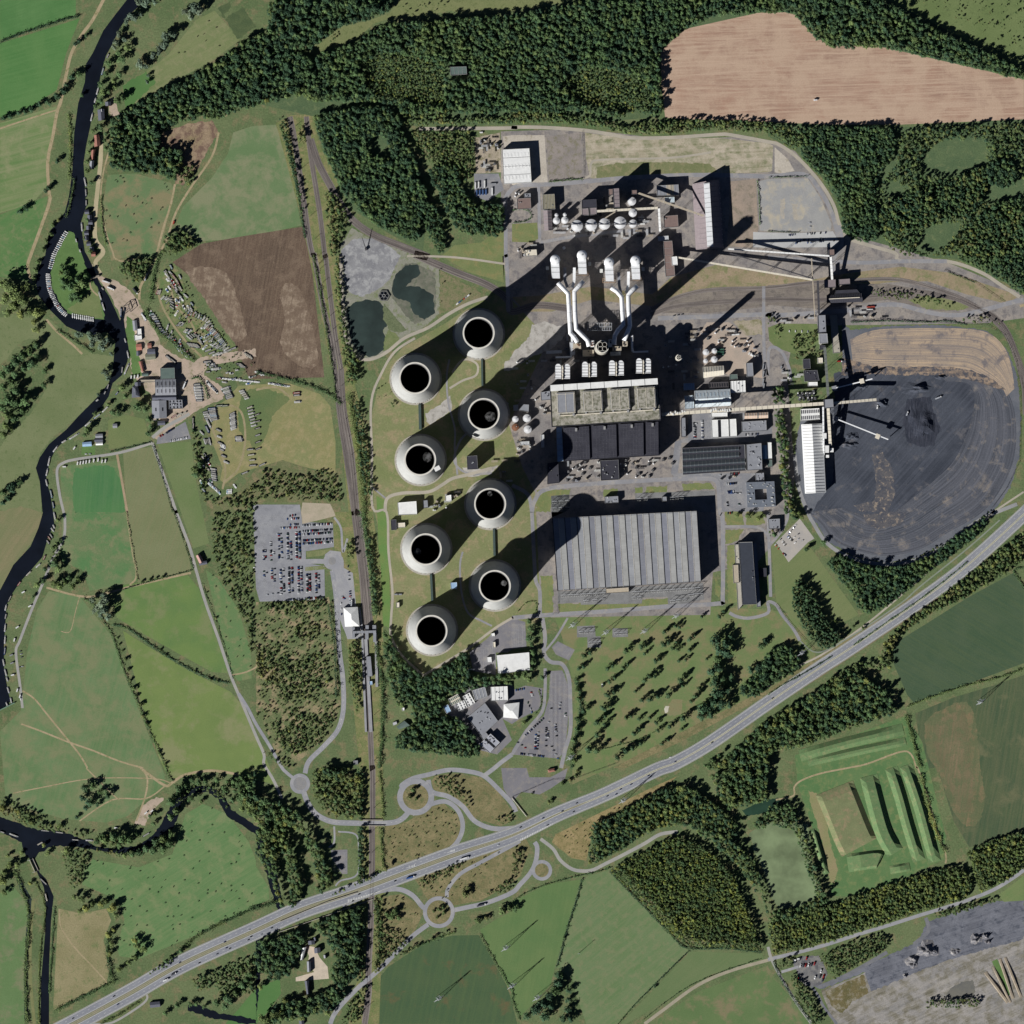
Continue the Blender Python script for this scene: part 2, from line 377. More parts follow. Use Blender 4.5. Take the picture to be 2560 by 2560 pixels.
sheet('meadow',field((114,116,76),(104,110,68),C=(86,94,54),cbig=8,camt=.35,k=.22),'F:583,100 592,102 672,75 705,45 740,33 800,30 850,20 880,28 960,22 1000,15 1070,3 1060,0 750,0 735,25 690,40 640,50')
sheet('meadow',field((100,112,68),(90,104,60),C=(74,86,50),cbig=9,camt=.25,k=.2),'F:1640,0 1932,0 1932,140 1880,110 1810,80 1750,50 1695,20')
sheet('brown_field',field((158,128,110),(148,122,106),C=(172,148,128),cbig=50,camt=.75,streak=(2,3,70,.8,(178,154,134)),k=.13,big=70),'F:1246,95 1252,88 1290,58 1340,33 1380,26 1480,23 1500,28 1530,62 1560,84 1600,88 1650,85 1700,92 1800,118 1932,150 1932,225 1700,235 1560,235 1400,228 1300,225 1255,222 1248,160')
sheet('hay_field',field((136,130,90),(122,122,80),C=(148,138,102),cbig=18,camt=.6,streak=(60,4,30,.3,(112,116,74)),k=.16),'11:0,970 250,960 480,1040 560,1130 600,1400 600,1640 400,1600 200,1550 0,1620;01:1932,1600 1800,1640 1700,1720 1660,1690 1680,1600 1600,1400 1560,1180 1700,1090 1800,980')
sheet('grass_patch',field((82,100,60),(98,106,66),k=.2),'11:0,1000 100,1010 260,1080 140,1180 60,1400 0,1450;01:1932,1480 1880,1400 1800,1300 1820,1050',2)
# --- tower lawns, park, station scrub
sheet('tower_lawn',field((122,120,84),(106,112,70),C=(140,130,100),cbig=24,camt=.5,fine=3,k=.18),'F:705,960 702,780 720,700 760,655 840,610 900,570 960,545 1040,600 1040,920 1015,960 1040,1162 1010,1175 960,1195 800,1275 740,1190 735,1080')
sheet('lawn',gm('lawn_verge',(86,118,58),(100,118,62),30,k=.12),'F:710,935 728,945 735,1100 737,1185 722,1180 715,1050')
sheet('park_lawn',field((104,114,72),(92,110,64),C=(126,120,88),cbig=35,camt=.6,streak=(8,4,90,.2,(84,106,60)),k=.14),'F:1045,1160 1340,1145 1450,1150 1500,1160 1540,1240 1520,1262 1400,1330 1240,1410 1080,1480 1080,1420 1085,1300 1060,1200')
sheet('park_lawn',field((104,112,72),(96,108,66),streak=(40,4,50,.3,(116,118,80)),k=.12),'F:1455,1030 1500,1000 1520,1020 1620,1160 1600,1170 1540,1200 1465,1140')
# --- south-east
sheet('dark_crop_field',field((50,70,50),(60,76,56),streak=(150,3,60,.35,(72,84,54)),k=.16),'32:940,1000 1200,840 1500,650 1850,460 1932,560 1932,1140 1500,1300 1100,1440 1050,1380 950,1150')
sheet('dark_crop_field',field((64,78,52),(56,72,50),C=(92,92,66),cbig=50,camt=.3,streak=(80,4,90,.5,(90,90,64)),k=.2),'32:1110,1520 1400,1400 1700,1310 1932,1230;33:1932,470 1520,600 1400,400 1280,0;32:1180,1932')
sheet('field',field((54,76,50),(62,80,52),C=(98,90,64),cbig=60,camt=.25,streak=(78,4,120,.4,(72,90,54)),k=.14),'13:880,1932 880,1640 1000,1500 1150,1400 1300,1310 1480,1265 1680,1260 1890,1640 1932,1760;23:0,1780 40,1932')
DP=field((98,96,68),(84,88,60),C=(122,108,82),cbig=20,camt=.6,streak=(82,4,90,.5,(76,86,58)),k=.2)
sheet('dry_patch',DP,'32:1180,1600 1330,1480 1500,1430 1570,1600 1600,1932;33:1640,200 1600,400 1500,440 1390,320 1290,40;32:1210,1850',2)
sheet('dry_patch',field((124,110,86),(104,98,74),C=(90,92,64),cbig=14,camt=.5,streak=(82,3,60,.6,(84,90,62)),k=.2),'32:1250,1620 1400,1510 1490,1520 1520,1700 1530,1932;33:1560,100 1520,330 1440,300 1330,40;32:1260,1800',2)
sheet('field',field((82,108,62),(92,112,66),streak=(80,4,70,.3,(74,100,56)),k=.1),'13:1690,1220 1800,1150 1932,1080;23:0,1010 260,880 520,840 460,1050 390,1280 330,1480 290,1640 60,1880 20,1800 0,1700;13:1890,1630')
sheet('field',field((92,112,74),(84,108,66),C=(108,114,80),streak=(40,5,80,.55,(108,116,82)),k=.1),'23:530,830 730,770 850,900 1000,1050 1330,1380 800,1932 560,1932 480,1700 460,1600 330,1500 400,1250')
sheet('field',field((84,104,64),(94,108,70),streak=(40,5,80,.3,(104,112,76)),k=.1),'23:1345,1385 1890,1400 1900,1440 1500,1560 1000,1850 860,1932 820,1932')
sheet('field',field((90,108,66),(80,102,60),C=(122,116,88),cbig=40,camt=.5,k=.12),'23:1050,1932 1400,1690 1930,1490;33:0,1500 60,1600 330,1932')
sheet('bund_grass',field((72,104,60),(84,110,66),C=(104,116,72),k=.12),'F:1500,1425 1600,1390 1710,1350 1740,1400 1785,1580 1780,1622 1700,1660 1600,1692 1570,1690 1560,1640 1505,1480')
sheet('sandy_path',field((140,130,98),(122,122,80),k=.15),'33:300,170 370,190 440,400 480,600 530,760 500,870 460,860 440,700 380,450 330,300',1)
GREYT=gm('coal_dirt',(92,94,102),(110,112,120),40,C=(70,74,84),cbig=14,streak=(18,3,60,.4,(126,128,136)),k=.2)
sheet('spoil_yard',gm('mud',(146,142,138),(124,122,120),35,C=(104,100,86),cbig=22,camt=.7,streak=(25,4,50,.35,(174,168,160)),k=.22),'33:400,1680 700,1560 950,1420 1250,1330 1500,1200 1932,1100 1932,1932 500,1932')
sheet('coal_dirt_yard',GREYT,'33:330,1640 420,1630 700,1500 900,1420 1130,1310 1200,1160 1450,1080 1700,1010 1932,980 1932,1290 1450,1420 1150,1530 900,1640 780,1680 730,1540 560,1610 400,1670',1)
sheet('gorse_patch',gm('gorse',(96,92,62),(112,102,72),20,C=(140,134,118),fine=2,k=.4),'33:430,1690 720,1560 760,1700 640,1760 560,1850 480,1800',1)
sheet('puddle',gm('silt',(96,96,94),(110,108,100),20,k=.1),'33:1380,1660 1540,1600 1560,1720 1450,1770 1350,1740',2)
sheet('field',field((88,114,64),(104,116,72),streak=(40,4,50,.3,(118,122,80)),k=.12),'33:1740,960 1932,810 1932,1000 1780,1010')
# interchange rough grass
DRY=gm('dry_verge',(134,124,92),(112,108,76),26,C=(92,94,60),cbig=9,camt=.5,fine=2.6,k=.3)
sheet('dry_verge',DRY,'13:970,430 1080,430 1150,400 1320,290 1420,270 1530,360 1560,460 1480,600 1250,690 1000,770 960,760')
sheet('dry_verge',DRY,'13:1350,60 1500,40 1700,70 1850,200 1932,330;23:0,400;13:1850,440 1650,380 1480,230 1340,160 1325,100')
sheet('dry_verge',DRY,'13:1200,840 1932,560;23:100,520 140,600 60,820 0,870;13:1700,1000 1480,1040 1300,1000')
sheet('dry_verge',DRY,'13:960,970 1100,950 1200,1010 1260,1100 1200,1230 1000,1420 900,1480 900,1000')
sheet('dry_verge',gm('dry_verge_ochre',(150,134,98),(132,120,84),26,C=(112,108,70),cbig=10,fine=2.6,k=.25),'23:330,500 700,320 1050,150 1250,60 1150,150 800,330 620,440 590,560 560,700 450,680 300,560')
sheet('dry_verge',DRY,'22:760,1932 1300,1650 1932,1330;32:0,1340 400,1080 1000,690 1500,380 1932,0 1932,60 1500,400 1000,760 500,1090 0,1400;22:1932,1380 1300,1720 860,1932')
sheet('dry_verge',gm('dry_verge_brown',(128,114,90),(112,104,78),26,C=(92,92,58),cbig=12,fine=2.6,k=.25),'32:0,1500 500,1180 1000,850 1300,650 1240,640 900,860 400,1180 0,1440')
sheet('scrub_ground',gm('scrub_ground',(98,104,68),(84,96,60),24,C=(146,132,104),cbig=22,camt=.55,fine=2.4,k=.28),'12:0,680 550,640 600,900 620,1300 640,1450 600,1620 450,1780 300,1900 200,1932 100,1700 0,1500')
sheet('scrub_ground',gm('scrub_dark',(104,104,72),(86,94,58),20,C=(128,118,90),fine=2.4,k=.3),'11:0,1600 200,1540 450,1620 620,1640 640,1932 340,1932 340,1860 0,1860;01:1932,1900 1560,1932 1560,1850 1800,1780 1900,1650')
sheet('rail_embankment',gm('scrub_bank',(118,116,74),(92,104,58),18,C=(136,126,92),fine=2.4,k=.3),'10:150,930 260,870 430,860 480,1100 600,1320 640,1480 600,1932;11:640,0 640,400 700,800 780,1100 860,1500 880,1932;12:880,0 940,400 960,900 960,1932;13:960,0 960,960 930,1932 700,1932 800,1400 800,0;12:780,1932 680,900 580,200 590,0;11:700,1932 600,1000 400,0;10:330,1600')
# --- plant yards
UG=gm('undergrowth',(66,84,56),(78,94,62),26,C=(94,104,70),cbig=12,camt=.3,fine=2.2,k=.3)
sheet('undergrowth',UG,'30:0,930 600,950 1000,960 1932,900 1932,1932;31:1932,290 1850,240 1600,80 1400,20 1000,0;30:860,1840 700,1810 560,1760 540,1560 400,1330 200,1130 0,1030')
sheet('undergrowth',UG,'10:0,650 500,420 1000,300 1932,200;20:600,60 1200,0 1932,-20;30:900,0 1932,520 1932,600 800,340 200,100 0,80;20:1300,220 1110,400 1110,880 700,920 0,920;10:1932,940 1100,950 1300,1500 1260,1900 1000,1760 700,1560 480,1050 440,880 0,780')
YARD=gm('yard_concrete',(148,140,132),(128,124,122),40,C=(112,108,108),cbig=16,fine=3,k=.16)
sheet('plant_yard',YARD,'F:945,248 1100,243 1250,262 1420,258 1500,285 1550,345 1590,440 1700,470 1800,500 1932,555 1932,600 1860,610 1500,615 1485,700 1500,900 1490,960 1480,1000 1430,1060 1345,1080 1340,1160 1040,1165 1020,1150 1010,930 985,880 960,800 1035,640 960,560 945,460')
sheet('railway_apron',gm('apron_sand',(150,134,112),(134,124,98),40,C=(112,112,76),cbig=16,camt=.5,fine=3,k=.18),'21:0,310 200,300 600,230 1060,290 1200,160 1560,60 1932,130;31:330,180 600,130 1000,80 1400,130 1900,300 1800,360 1500,290 1200,190 900,200 500,260 0,230;21:1932,230 1400,260 1070,380 600,330 300,420 100,420')
sheet('ballast_yard',gm('ballast_yard',(120,112,106),(134,126,116),40,C=(104,98,94),cbig=12,streak=(3,2,60,.4,(96,90,86)),k=.16),'21:1060,400 1300,290 1600,250 1932,240;31:0,220 500,210 900,210 1300,280 1500,330 1560,400 1300,420 900,330 400,400 0,370;21:1932,380 1500,430 1150,430')
sheet('grass_island',gm('island_grass',(122,122,84),(104,110,70),20,k=.25),'31:1050,330 1200,300 1400,330 1520,380 1450,410 1200,400',1)
WHT=gm('pale_gravel',(184,176,164),(170,162,150),30,C=(140,132,112),cbig=16,camt=.2,fine=3,k=.16)
sheet('scraped_plot',gm('scraped_plot',(172,162,144),(146,138,116),24,C=(112,112,82),cbig=18,camt=.65,streak=(3,5,60,.4,(184,174,158)),k=.18),'20:550,1000 900,1050 1550,1040 1932,1080;30:40,1100 30,1290 0,1300;20:1600,1310 1250,1320 640,1360 590,1340 560,1200')
sheet('grass_plot',gm('plot_grass',(112,112,78),(100,104,68),18,C=(134,128,98),k=.2),'20:640,1260 800,1230 1200,1220 1500,1240 1550,1300 1200,1320 640,1350',1)
sheet('gravel_plot',WHT,'20:0,1020 245,1020 270,1380 200,1390 0,1395;10:1860,1030')
sheet('gravel_plot',gm('grey_plot',(142,134,128),(128,122,118),24,C=(120,116,96),cbig=12,k=.16),'20:260,1030 520,1000 530,1330 400,1360 280,1370')
sheet('gravel_plot',gm('scrap_ground',(166,154,138),(150,140,124),20,C=(110,106,80),cbig=12,k=.2),'10:1650,1040 1840,1000 1850,1300 1660,1310')
ASP=gm('asphalt',(128,128,132),(118,119,124),30,C=(140,138,138),cbig=20,fine=2.5,k=.1)
sheet('car_park',ASP,'10:1645,1310 1830,1310 1870,1430 1750,1520 1650,1480')
sheet('grass_verge',gm('verge_green',(112,116,74),(100,110,66),20,C=(128,124,84),k=.16),'10:1500,1850 1700,1830 1870,1700 1870,1932 1600,1932;11:1860,0 1870,200 1600,120 1400,0')
sheet('grass_verge',MATS['verge_green'],'20:0,1690 190,1680 200,1800 150,1830 0,1825')
sheet('gravel_plot',gm('tan_plot',(156,140,126),(142,130,118),24,C=(126,118,104),k=.14),'20:1640,1370 1840,1350 1860,1730 1810,1870 1620,1860 1640,1600')
sheet('car_park',gm('asphalt_car_park',(142,142,142),(152,151,148),24,C=(170,162,146),cbig=30,k=.08),'20:1860,1370 1932,1350;30:0,1350 300,1345 400,1500 480,1690 470,1745 230,1750 0,1745;20:1870,1740')
sheet('car_park',gm('concrete_lot',(176,176,174),(166,166,166),24,k=.07),'20:1820,1750 1932,1755;30:200,1760 490,1745 540,1830 500,1865 0,1870;20:1820,1865')
sheet('gravel_plot',WHT,'30:50,1110 150,1200 200,1290 100,1310 50,1300')
sheet('parking_lawn',gm('lawn_coal_office',(104,112,70),(90,104,60),16,k=.16),'31:0,540 80,510 370,512 380,640 300,720 200,740 60,690 10,640')
sheet('yard_patch',gm('paved_sand',(170,154,140),(158,146,134),20,k=.1),'21:1470,500 1640,500 1800,620 1880,760 1890,920 1640,900 1400,800 1400,600')
sheet('round_plot',gm('pale_plot',(160,148,132),(148,142,120),14,C=(124,120,92),k=.2),'21:1660,490 1880,480 1890,590 1760,600',1)
sheet('yard_asphalt',ASP,'21:1330,1190 1932,1180;31:30,1190 30,1500;21:1932,1400 1280,1410 1250,1640 1900,1640 1900,1932 1570,1932 1560,1700 1530,1690 1250,1700 1200,1640 1230,1400 1330,1370')
for s_ in ('21:690,1760 800,1755 795,1810 690,1820','21:925,1750 985,1745 985,1790 930,1795','21:1010,1745 1170,1735 1165,1790 1010,1800','21:1290,1720 1500,1710 1530,1760 1290,1770','21:190,1770 440,1760 430,1800 300,1810 290,1932 180,1932',
    '22:1600,0 1740,0 1750,110 1620,110','22:1770,0 1900,0 1905,90 1770,110','22:1610,140 1750,130 1700,220 1610,240','22:1620,250 1680,240 1700,680 1630,690','22:1540,500 1590,600 1560,650 1530,620','22:215,485 310,480 310,760 225,770','22:350,690 970,690 980,660 1180,650 1180,700 1450,690 1440,710 700,740 360,770'):
    sheet('grass_verge',MATS['verge_green'],s_,1)
# clay and coal stock yard
coal=gm('coal',(72,76,85),(54,58,67),60,C=(98,96,98),cbig=26,camt=.2,streak=(48,3,200,.5,(82,86,96)),fine=2.5,k=.2)
sheet('coal_yard',gm('coal_edge',(104,106,112),(90,94,102),30,k=.18),'31:560,500 620,560 900,530 1300,520 1650,560 1800,700 1880,900 1910,1200 1900,1500 1830,1750 1700,1932;32:1560,60 1350,230 1150,340 900,385 650,340 450,220 360,80;31:290,1932 200,1700 210,1400 260,1180 500,1100 560,900',1)
sheet('coal_floor',coal,'31:500,880 900,840 1350,860 1600,950 1800,1300 1600,1700 1400,1932;32:900,100 600,140 420,90;31:330,1932 490,1700 500,1300',1)
blendsheet('coal_stock',gm('coal_swirl',(78,80,87),(62,66,74),60,C=(128,120,112),cbig=26,camt=.35,streak=(0,3,260,.8,(98,100,108)),fine=2.5,k=.2,uv=True),
   '31:1250,870 1500,860 1700,920 1820,1050 1870,1250 1860,1500 1780,1720 1620,1932;32:1350,160 1150,280 900,330 700,300 500,220 400,90;31:300,1932',
   '31:1350,950 1450,950 1530,980 1560,1080 1540,1200 1500,1350 1400,1550 1250,1700 1100,1820 1000,1900;32:900,40 850,60 780,60 700,20;31:640,1932 560,1900')
blendsheet('clay_stock',gm('clay_swirl',(182,160,134),(160,144,126),50,C=(110,104,104),cbig=26,camt=.4,streak=(0,3,220,.75,(116,110,110)),fine=2.5,k=.14,uv=True),
   '31:620,630 800,560 1100,545 1500,550 1680,590 1790,700 1840,850 1860,1000','31:640,800 800,840 1100,845 1400,850 1500,860 1600,900 1750,980 1800,1060')
sheet('clay_blend',gm('clay_blend',(84,84,90),(70,72,80),20,C=(158,138,118),cbig=10,camt=.75,streak=(2,3,80,.5,(64,66,74)),k=.2),'31:560,760 640,790 800,835 1100,835 1400,840 1560,870 1700,930 1790,1010 1700,990 1500,930 1300,900 1000,900 700,890 560,900',1)
sheet('tyre_marks',gm('coal_pit_rough',(50,54,64),(40,44,54),20,streak=(85,1.5,14,.6,(70,72,82)),k=.24),'31:1050,1080 1230,1060 1250,1200 1300,1300 1250,1430 1150,1440 1050,1400 1020,1250',1)
sheet('clay_smear',gm('clay_smear',(92,90,92),(72,75,84),14,C=(150,136,120),cbig=8,camt=.35,k=.25),'31:780,1500 860,1480 940,1600 960,1800 900,1932 700,1932 650,1880 800,1850 820,1700',1)
sheet('clay_smear',MATS['clay_smear'],'32:720,20 900,0 1050,0 1000,100 850,130 750,100',1)
# ash lagoon
LB=gm('lagoon_bank',(138,136,126),(122,122,106),18,C=(106,112,80),cbig=10,camt=.45,k=.2)
sheet('lagoon_bank',LB,'10:630,1932 645,1840 720,1720 800,1760 900,1820 1050,1870 1200,1932;11:1380,40 1390,300 1400,420 1290,520 1190,590 1000,700 860,790 720,730 660,620 640,400 635,0',1)
sheet('weedy_plot',gm('weedy_plot',(126,118,92),(104,104,72),14,C=(90,98,62),cbig=7,k=.25),'11:1390,110 1560,200 1760,310 1640,330 1500,400 1380,440',1)
PC=gm('pale_concrete',(172,168,162),(158,154,148),24,C=(140,136,130),cbig=12,k=.12)
sheet('concrete_apron',PC,'21:-20,790 0,740 130,610 150,520 250,490 340,530 410,520 400,600 300,700 150,760 0,850',1)
sheet('concrete_apron',PC,'11:1280,1190 1380,1130 1460,1050 1480,1150 1400,1220 1320,1270 1290,1250',1); sheet('concrete_apron',PC,'11:1870,870 1880,800 1932,770 1932,860',1); sheet('concrete_apron',PC,'11:1560,1590 1700,1610 1830,1580 1780,1640 1600,1670',1)
sheet('motor_compound_yard',gm('oily_yard',(106,106,108),(128,126,122),10,C=(88,88,92),k=.2),'33:185,1470 250,1420 380,1420 420,1470 445,1560 400,1640 300,1650 230,1600 215,1530',1)
sheet('beige_patch',gm('beige_patch',(172,162,146),(152,148,140),12,k=.14),'30:95,1510 130,1500 120,1650 95,1650',1); sheet('beige_patch',MATS['beige_patch'],'30:180,1540 225,1540 225,1660 190,1660',1)
sheet('ash_heap',gm('ash',(136,136,138),(120,120,124),24,C=(156,156,156),cbig=16,camt=.6,fine=2.2,k=.14),'10:640,1932 650,1870 740,1800 870,1800 1000,1850 1090,1932;11:1080,20 1000,190 930,245 800,310 700,270 670,200 660,0',1)
# station and car parks
sheet('car_park',gm('asphalt_station',(132,133,138),(142,143,147),30,C=(124,125,130),k=.06),'F:477,952 566,952 570,985 628,987 630,1032 577,1040 577,1062 612,1068 613,1125 600,1132 490,1135 483,1110')
sheet('gravel_plot',gm('sandy_plot',(170,158,140),(156,148,128),16,k=.1),'11:350,1860 560,1870 590,1932;12:600,30 480,60 350,90 340,0')
sheet('grass_island',MATS['island_grass'],'12:380,300 570,280 500,330 385,342'); sheet('grass_island',MATS['island_grass'],'12:372,415 500,405 540,430 372,446')
sheet('station_forecourt',gm('forecourt',(152,152,154),(142,142,146),20,k=.07),'12:640,300 660,420 730,460 755,700 790,880 790,955 690,960 670,900 650,860 600,700 590,520 570,430 520,380 520,320 560,290')
ASPD=gm('asphalt_dark_bays',(122,120,124),(114,113,118),30,C=(132,128,126),k=.08)
sheet('car_park',ASPD,'12:1610,1060 1740,960 1870,830 1932,800;22:100,830 110,1020 0,1035;12:1900,1060 1810,1060 1810,1230 1640,1200')
sheet('car_park',ASPD,'22:300,1020 345,975 475,1040 430,1120 330,1075')
sheet('car_park',ASPD,'22:290,1200 380,1195 420,1300 430,1500 400,1800 350,1860 0,1830;12:1932,1800;22:100,1640 240,1540 280,1400')
sheet('car_park',ASPD,'12:1860,1560 1932,1600;22:60,1560 220,1480 230,1330 100,1310 20,1340 0,1300;12:1640,1300 1500,1400 1420,1500 1600,1640 1700,1800 1820,1830 1932,1720')
sheet('car_park',gm('tan_lot',(168,162,154),(158,154,150),20,k=.07),'32:60,230 240,50 350,200 300,230 155,380')
sheet('car_park',ASPD,'13:565,620 690,615 690,800 650,800 570,680')
sheet('car_park',ASPD,'23:0,0 110,0 130,70 290,70 420,0 400,80 300,150 210,200 70,180 0,260;13:1932,260 1870,160 1850,0 1900,0')
# boatyard and lanes
DIRT=gm('yard_dirt',(176,158,142),(160,146,130),24,C=(132,126,100),cbig=12,camt=.35,k=.14)
sheet('boatyard',DIRT,'01:690,60 760,150 880,190 980,260 1040,330 1080,420 1170,560 1220,680 1340,760 1460,800 1520,760 1932,700 1932,760 1560,830 1540,900 1700,1000 1680,1080 1520,1150 1440,1200 1180,1380 1150,1370 1280,1260 1200,1240 1140,1050 1000,900 980,800 1030,680 1000,480 960,560 920,520 900,440 850,330 800,250 740,170',1)
sheet('boatyard_grass',gm('boatyard_grass',(88,108,62),(104,110,70),12,C=(134,126,96),k=.25),'01:1240,80 1320,60 1400,250 1500,420 1700,600 1800,700 1600,760 1500,760 1400,620 1250,430 1200,300 1170,200',1)
sheet('boatyard_lawn',gm('lawn_bright',(84,112,60),(76,104,54),14,k=.14),'01:960,450 1000,480 1020,650 1060,800 1070,900 1000,920 985,760 950,580',1)
sheet('paddock',MATS['lawn_bright'],'01:615,1435 720,1435 715,1500 615,1500')
sheet('car_park',ASP,'01:1190,1370 1400,1250 1440,1380 1290,1405 1180,1420')
sheet('dirt_pad',DIRT,'03:1080,280 1180,220 1240,230 1150,330 1090,430 1010,420',1)
sheet('dirt_pad',DIRT,'00:830,740 870,730 890,840 920,860 850,880 820,850')
sheet('house_yard',gm('house_yard',(196,182,164),(180,168,152),12,k=.1),'13:370,1340 440,1350 480,1430 540,1500 550,1590 300,1610 300,1580 440,1540 390,1480 400,1420')
sheet('golf_green',gm('golf_green',(118,116,82),(126,120,88),12,k=.12),'22:1220,1410 1285,1410 1275,1530 1190,1540 1150,1500 1180,1450',1)
sheet('bunker_sand',gm('sand',(190,186,170),(176,170,156),8,k=.06),'22:1150,1490 1165,1465 1190,1465 1180,1490 1165,1520 1155,1520',1)
# ---------------------------------------------------------------- water
RIV=water('river_water',(13,18,27),.35)
sheet('river',RIV,'00:980,-30 870,110 780,230 700,400 650,480 640,620 590,780 560,1000 545,1300 520,1480 490,1600 430,1680 370,1750 340,1932;01:330,0 290,100 270,200 290,300 370,400 440,470 500,530 590,570 700,600 800,570 870,640 860,750 850,860 820,960 720,1080 600,1200 500,1310 370,1420 300,1520 270,1600 300,1700 320,1932;02:325,0 290,120 230,260 100,400 0,590 -60,650 -60,1530 0,1500 80,1430 60,1350 30,1180 30,1000 40,850 50,700 90,620 150,530 250,420 320,340 360,200 410,90 400,0;01:400,1932 380,1800 350,1700 350,1640 380,1540 420,1460 500,1380 640,1280 760,1150 820,1060 850,960 920,900 960,800 975,720 945,560 935,480 955,390 940,380 905,490 880,430 820,300 750,200 710,100 660,0;00:640,1900 620,1760 610,1680 650,1560 640,1400 630,1230 650,1100 680,960 700,850 740,690 760,560 800,420 850,330 900,220 960,130 1065,30 1090,-30')
sheet('river_island',MATS['lawn_bright'],'00:560,1760 500,1740 440,1860 410,1932;01:405,0 385,130 390,230 440,330 510,430 600,465 700,480 785,480 790,430 765,380 740,250 700,180 640,60 620,0;00:600,1890',1)
sheet('river_island_bank',gm('island_olive',(106,114,72),(96,108,64),20,k=.14),'01:700,200 740,250 765,380 780,470 700,470 600,450 500,400 560,370 640,300',1)
sheet('river',RIV,'03:-60,350 0,370 200,440 300,470 500,490 640,545 720,590 850,610 1050,585 1180,480 1250,360 1310,240 1450,130 1600,140 1700,220 1745,310 1932,440;13:30,450 60,560 150,760 200,1000 230,1100 180,1110 120,950 60,740 0,560;03:1932,500 1840,440 1720,370 1640,230 1570,180 1450,190 1370,260 1330,400 1240,560 1110,620 900,645 600,600 400,585 300,640 250,700 190,650 160,560 0,480 -60,470',1)
sheet('canal',RIV,'03:170,600 235,600 300,790 350,840 405,970 385,1150 370,1500 370,1932 375,2000 320,2000 305,1932 310,1600 340,1250 350,1050 330,900 250,720 190,640')
sheet('ditch',water('ditch_water',(34,44,42),.5),'03:110,790 140,800 190,900 240,990 240,1100 215,1350 205,1600 215,1932 185,1932 180,1600 190,1300 215,1050 150,920')
sheet('river',RIV,'13:0,1230 60,1260;03:1932,1900 1800,1870 1650,1850 1500,1790 1420,1780 1420,1830 1600,1890 1700,1900 1850,1932;13:0,1932',1)
POND=water('pond_water',(38,48,46),.45)
sheet('pond',POND,'11:690,400 740,350 830,330 930,340 980,400 1000,500 960,560 980,620 970,700 920,745 860,760 770,730 720,650 700,540',1)
sheet('pond',gm('pond_silt',(120,118,106),(96,98,86),20,C=(80,86,72),k=.1),'11:1060,130 1130,60 1200,50 1350,130 1360,300 1350,430 1270,490 1200,515 1120,440 1060,360 1020,300 1030,200',1)
sheet('pond',POND,'11:1050,150 1130,65 1230,70 1240,140 1180,180 1130,230 1220,230 1340,290 1350,430 1270,480 1190,430 1150,340 1060,320 1025,280 1030,200',1)
sheet('pond_weed',gm('weed',(112,116,78),(92,104,62),12,k=.2),'11:1000,560 1060,580 1080,640 1010,700 960,720 970,620',1)
sheet('reed_bed',gm('reeds',(86,94,66),(98,104,76),10,k=.3),'11:960,360 1020,420 1080,500 1140,560 1080,580 1010,560 960,480',1)
sheet('lake',water('green_water',(96,108,80),.4),'F:1412,1572 1440,1555 1475,1550 1525,1555 1530,1620 1545,1690 1520,1708 1470,1715 1455,1690 1440,1640 1425,1610',1)
sheet('pond',water('pond_green_dark',(34,52,42)),'F:1400,1530 1430,1512 1470,1505 1478,1518 1450,1532 1410,1540',1)
# railways
BAL=gm('ballast',(140,132,126),(126,119,114),40,streak=(0,.9,120,.8,(82,76,76)),fine=2,k=.12,uv=True)
RUST=pm('rail_steel',(84,74,70),(70,60,56),2)
def rail(s,w,n,sm=5,name='railway'):
    pts=smooth(P(s),False,sm); ribbon(name,BAL,pts,w+2.5,0)
    b=MB()
    for k in range(n):
        o=(k-(n-1)/2)*(w/n)
        for g_ in (-.72,.72):
            l=offs(pts,o+g_-.12); r=offs(pts,o+g_+.12); z=_z[0]+.17; m=len(pts)
            b.add([(x,y,z) for x,y in l]+[(x,y,z) for x,y in r],[(i,i+1,i+1+m,i+m) for i in range(m-1)])
    tag(b.build('rails',RUST),None,None,None,'structure')
rail('10:255,880 290,1050 350,1450 400,1800 430,1932;11:440,0 500,350 560,620 590,830 640,1250 680,1500 740,1932;12:740,0 770,250 800,500 815,700 830,900 840,1200 860,1600 875,1932;13:880,0 880,415',8,2)
rail('10:380,880 410,1150 480,1600 520,1932;11:525,0 560,300 600,620 640,850',7,2)
rail('11:640,850 660,1150 720,1500 760,1932;12:770,0 800,250 830,500 850,720 865,900',9,2)
rail('13:875,410 875,800 865,1200 850,1500 850,1700 820,1932',9,2)
rail('10:410,1050 470,1230 560,1400 650,1560 750,1680 900,1780 1100,1860 1300,1940;11:1200,-10 1500,120 1750,220 1900,330;21:0,420 200,370 450,400',11,3,name='branch_railway')
rail('21:1050,400 1250,310 1500,255 1932,240;31:300,205 700,180 1000,180 1300,260 1500,340 1650,440 1800,600 1880,800 1932,1000',5,1,name='branch_railway')
rail('21:1050,440 1300,370 1932,330;31:400,330 900,290 1150,270 1400,320 1550,380 1700,450 1800,560 1870,720 1925,900 1940,1200',6,2,name='branch_railway')
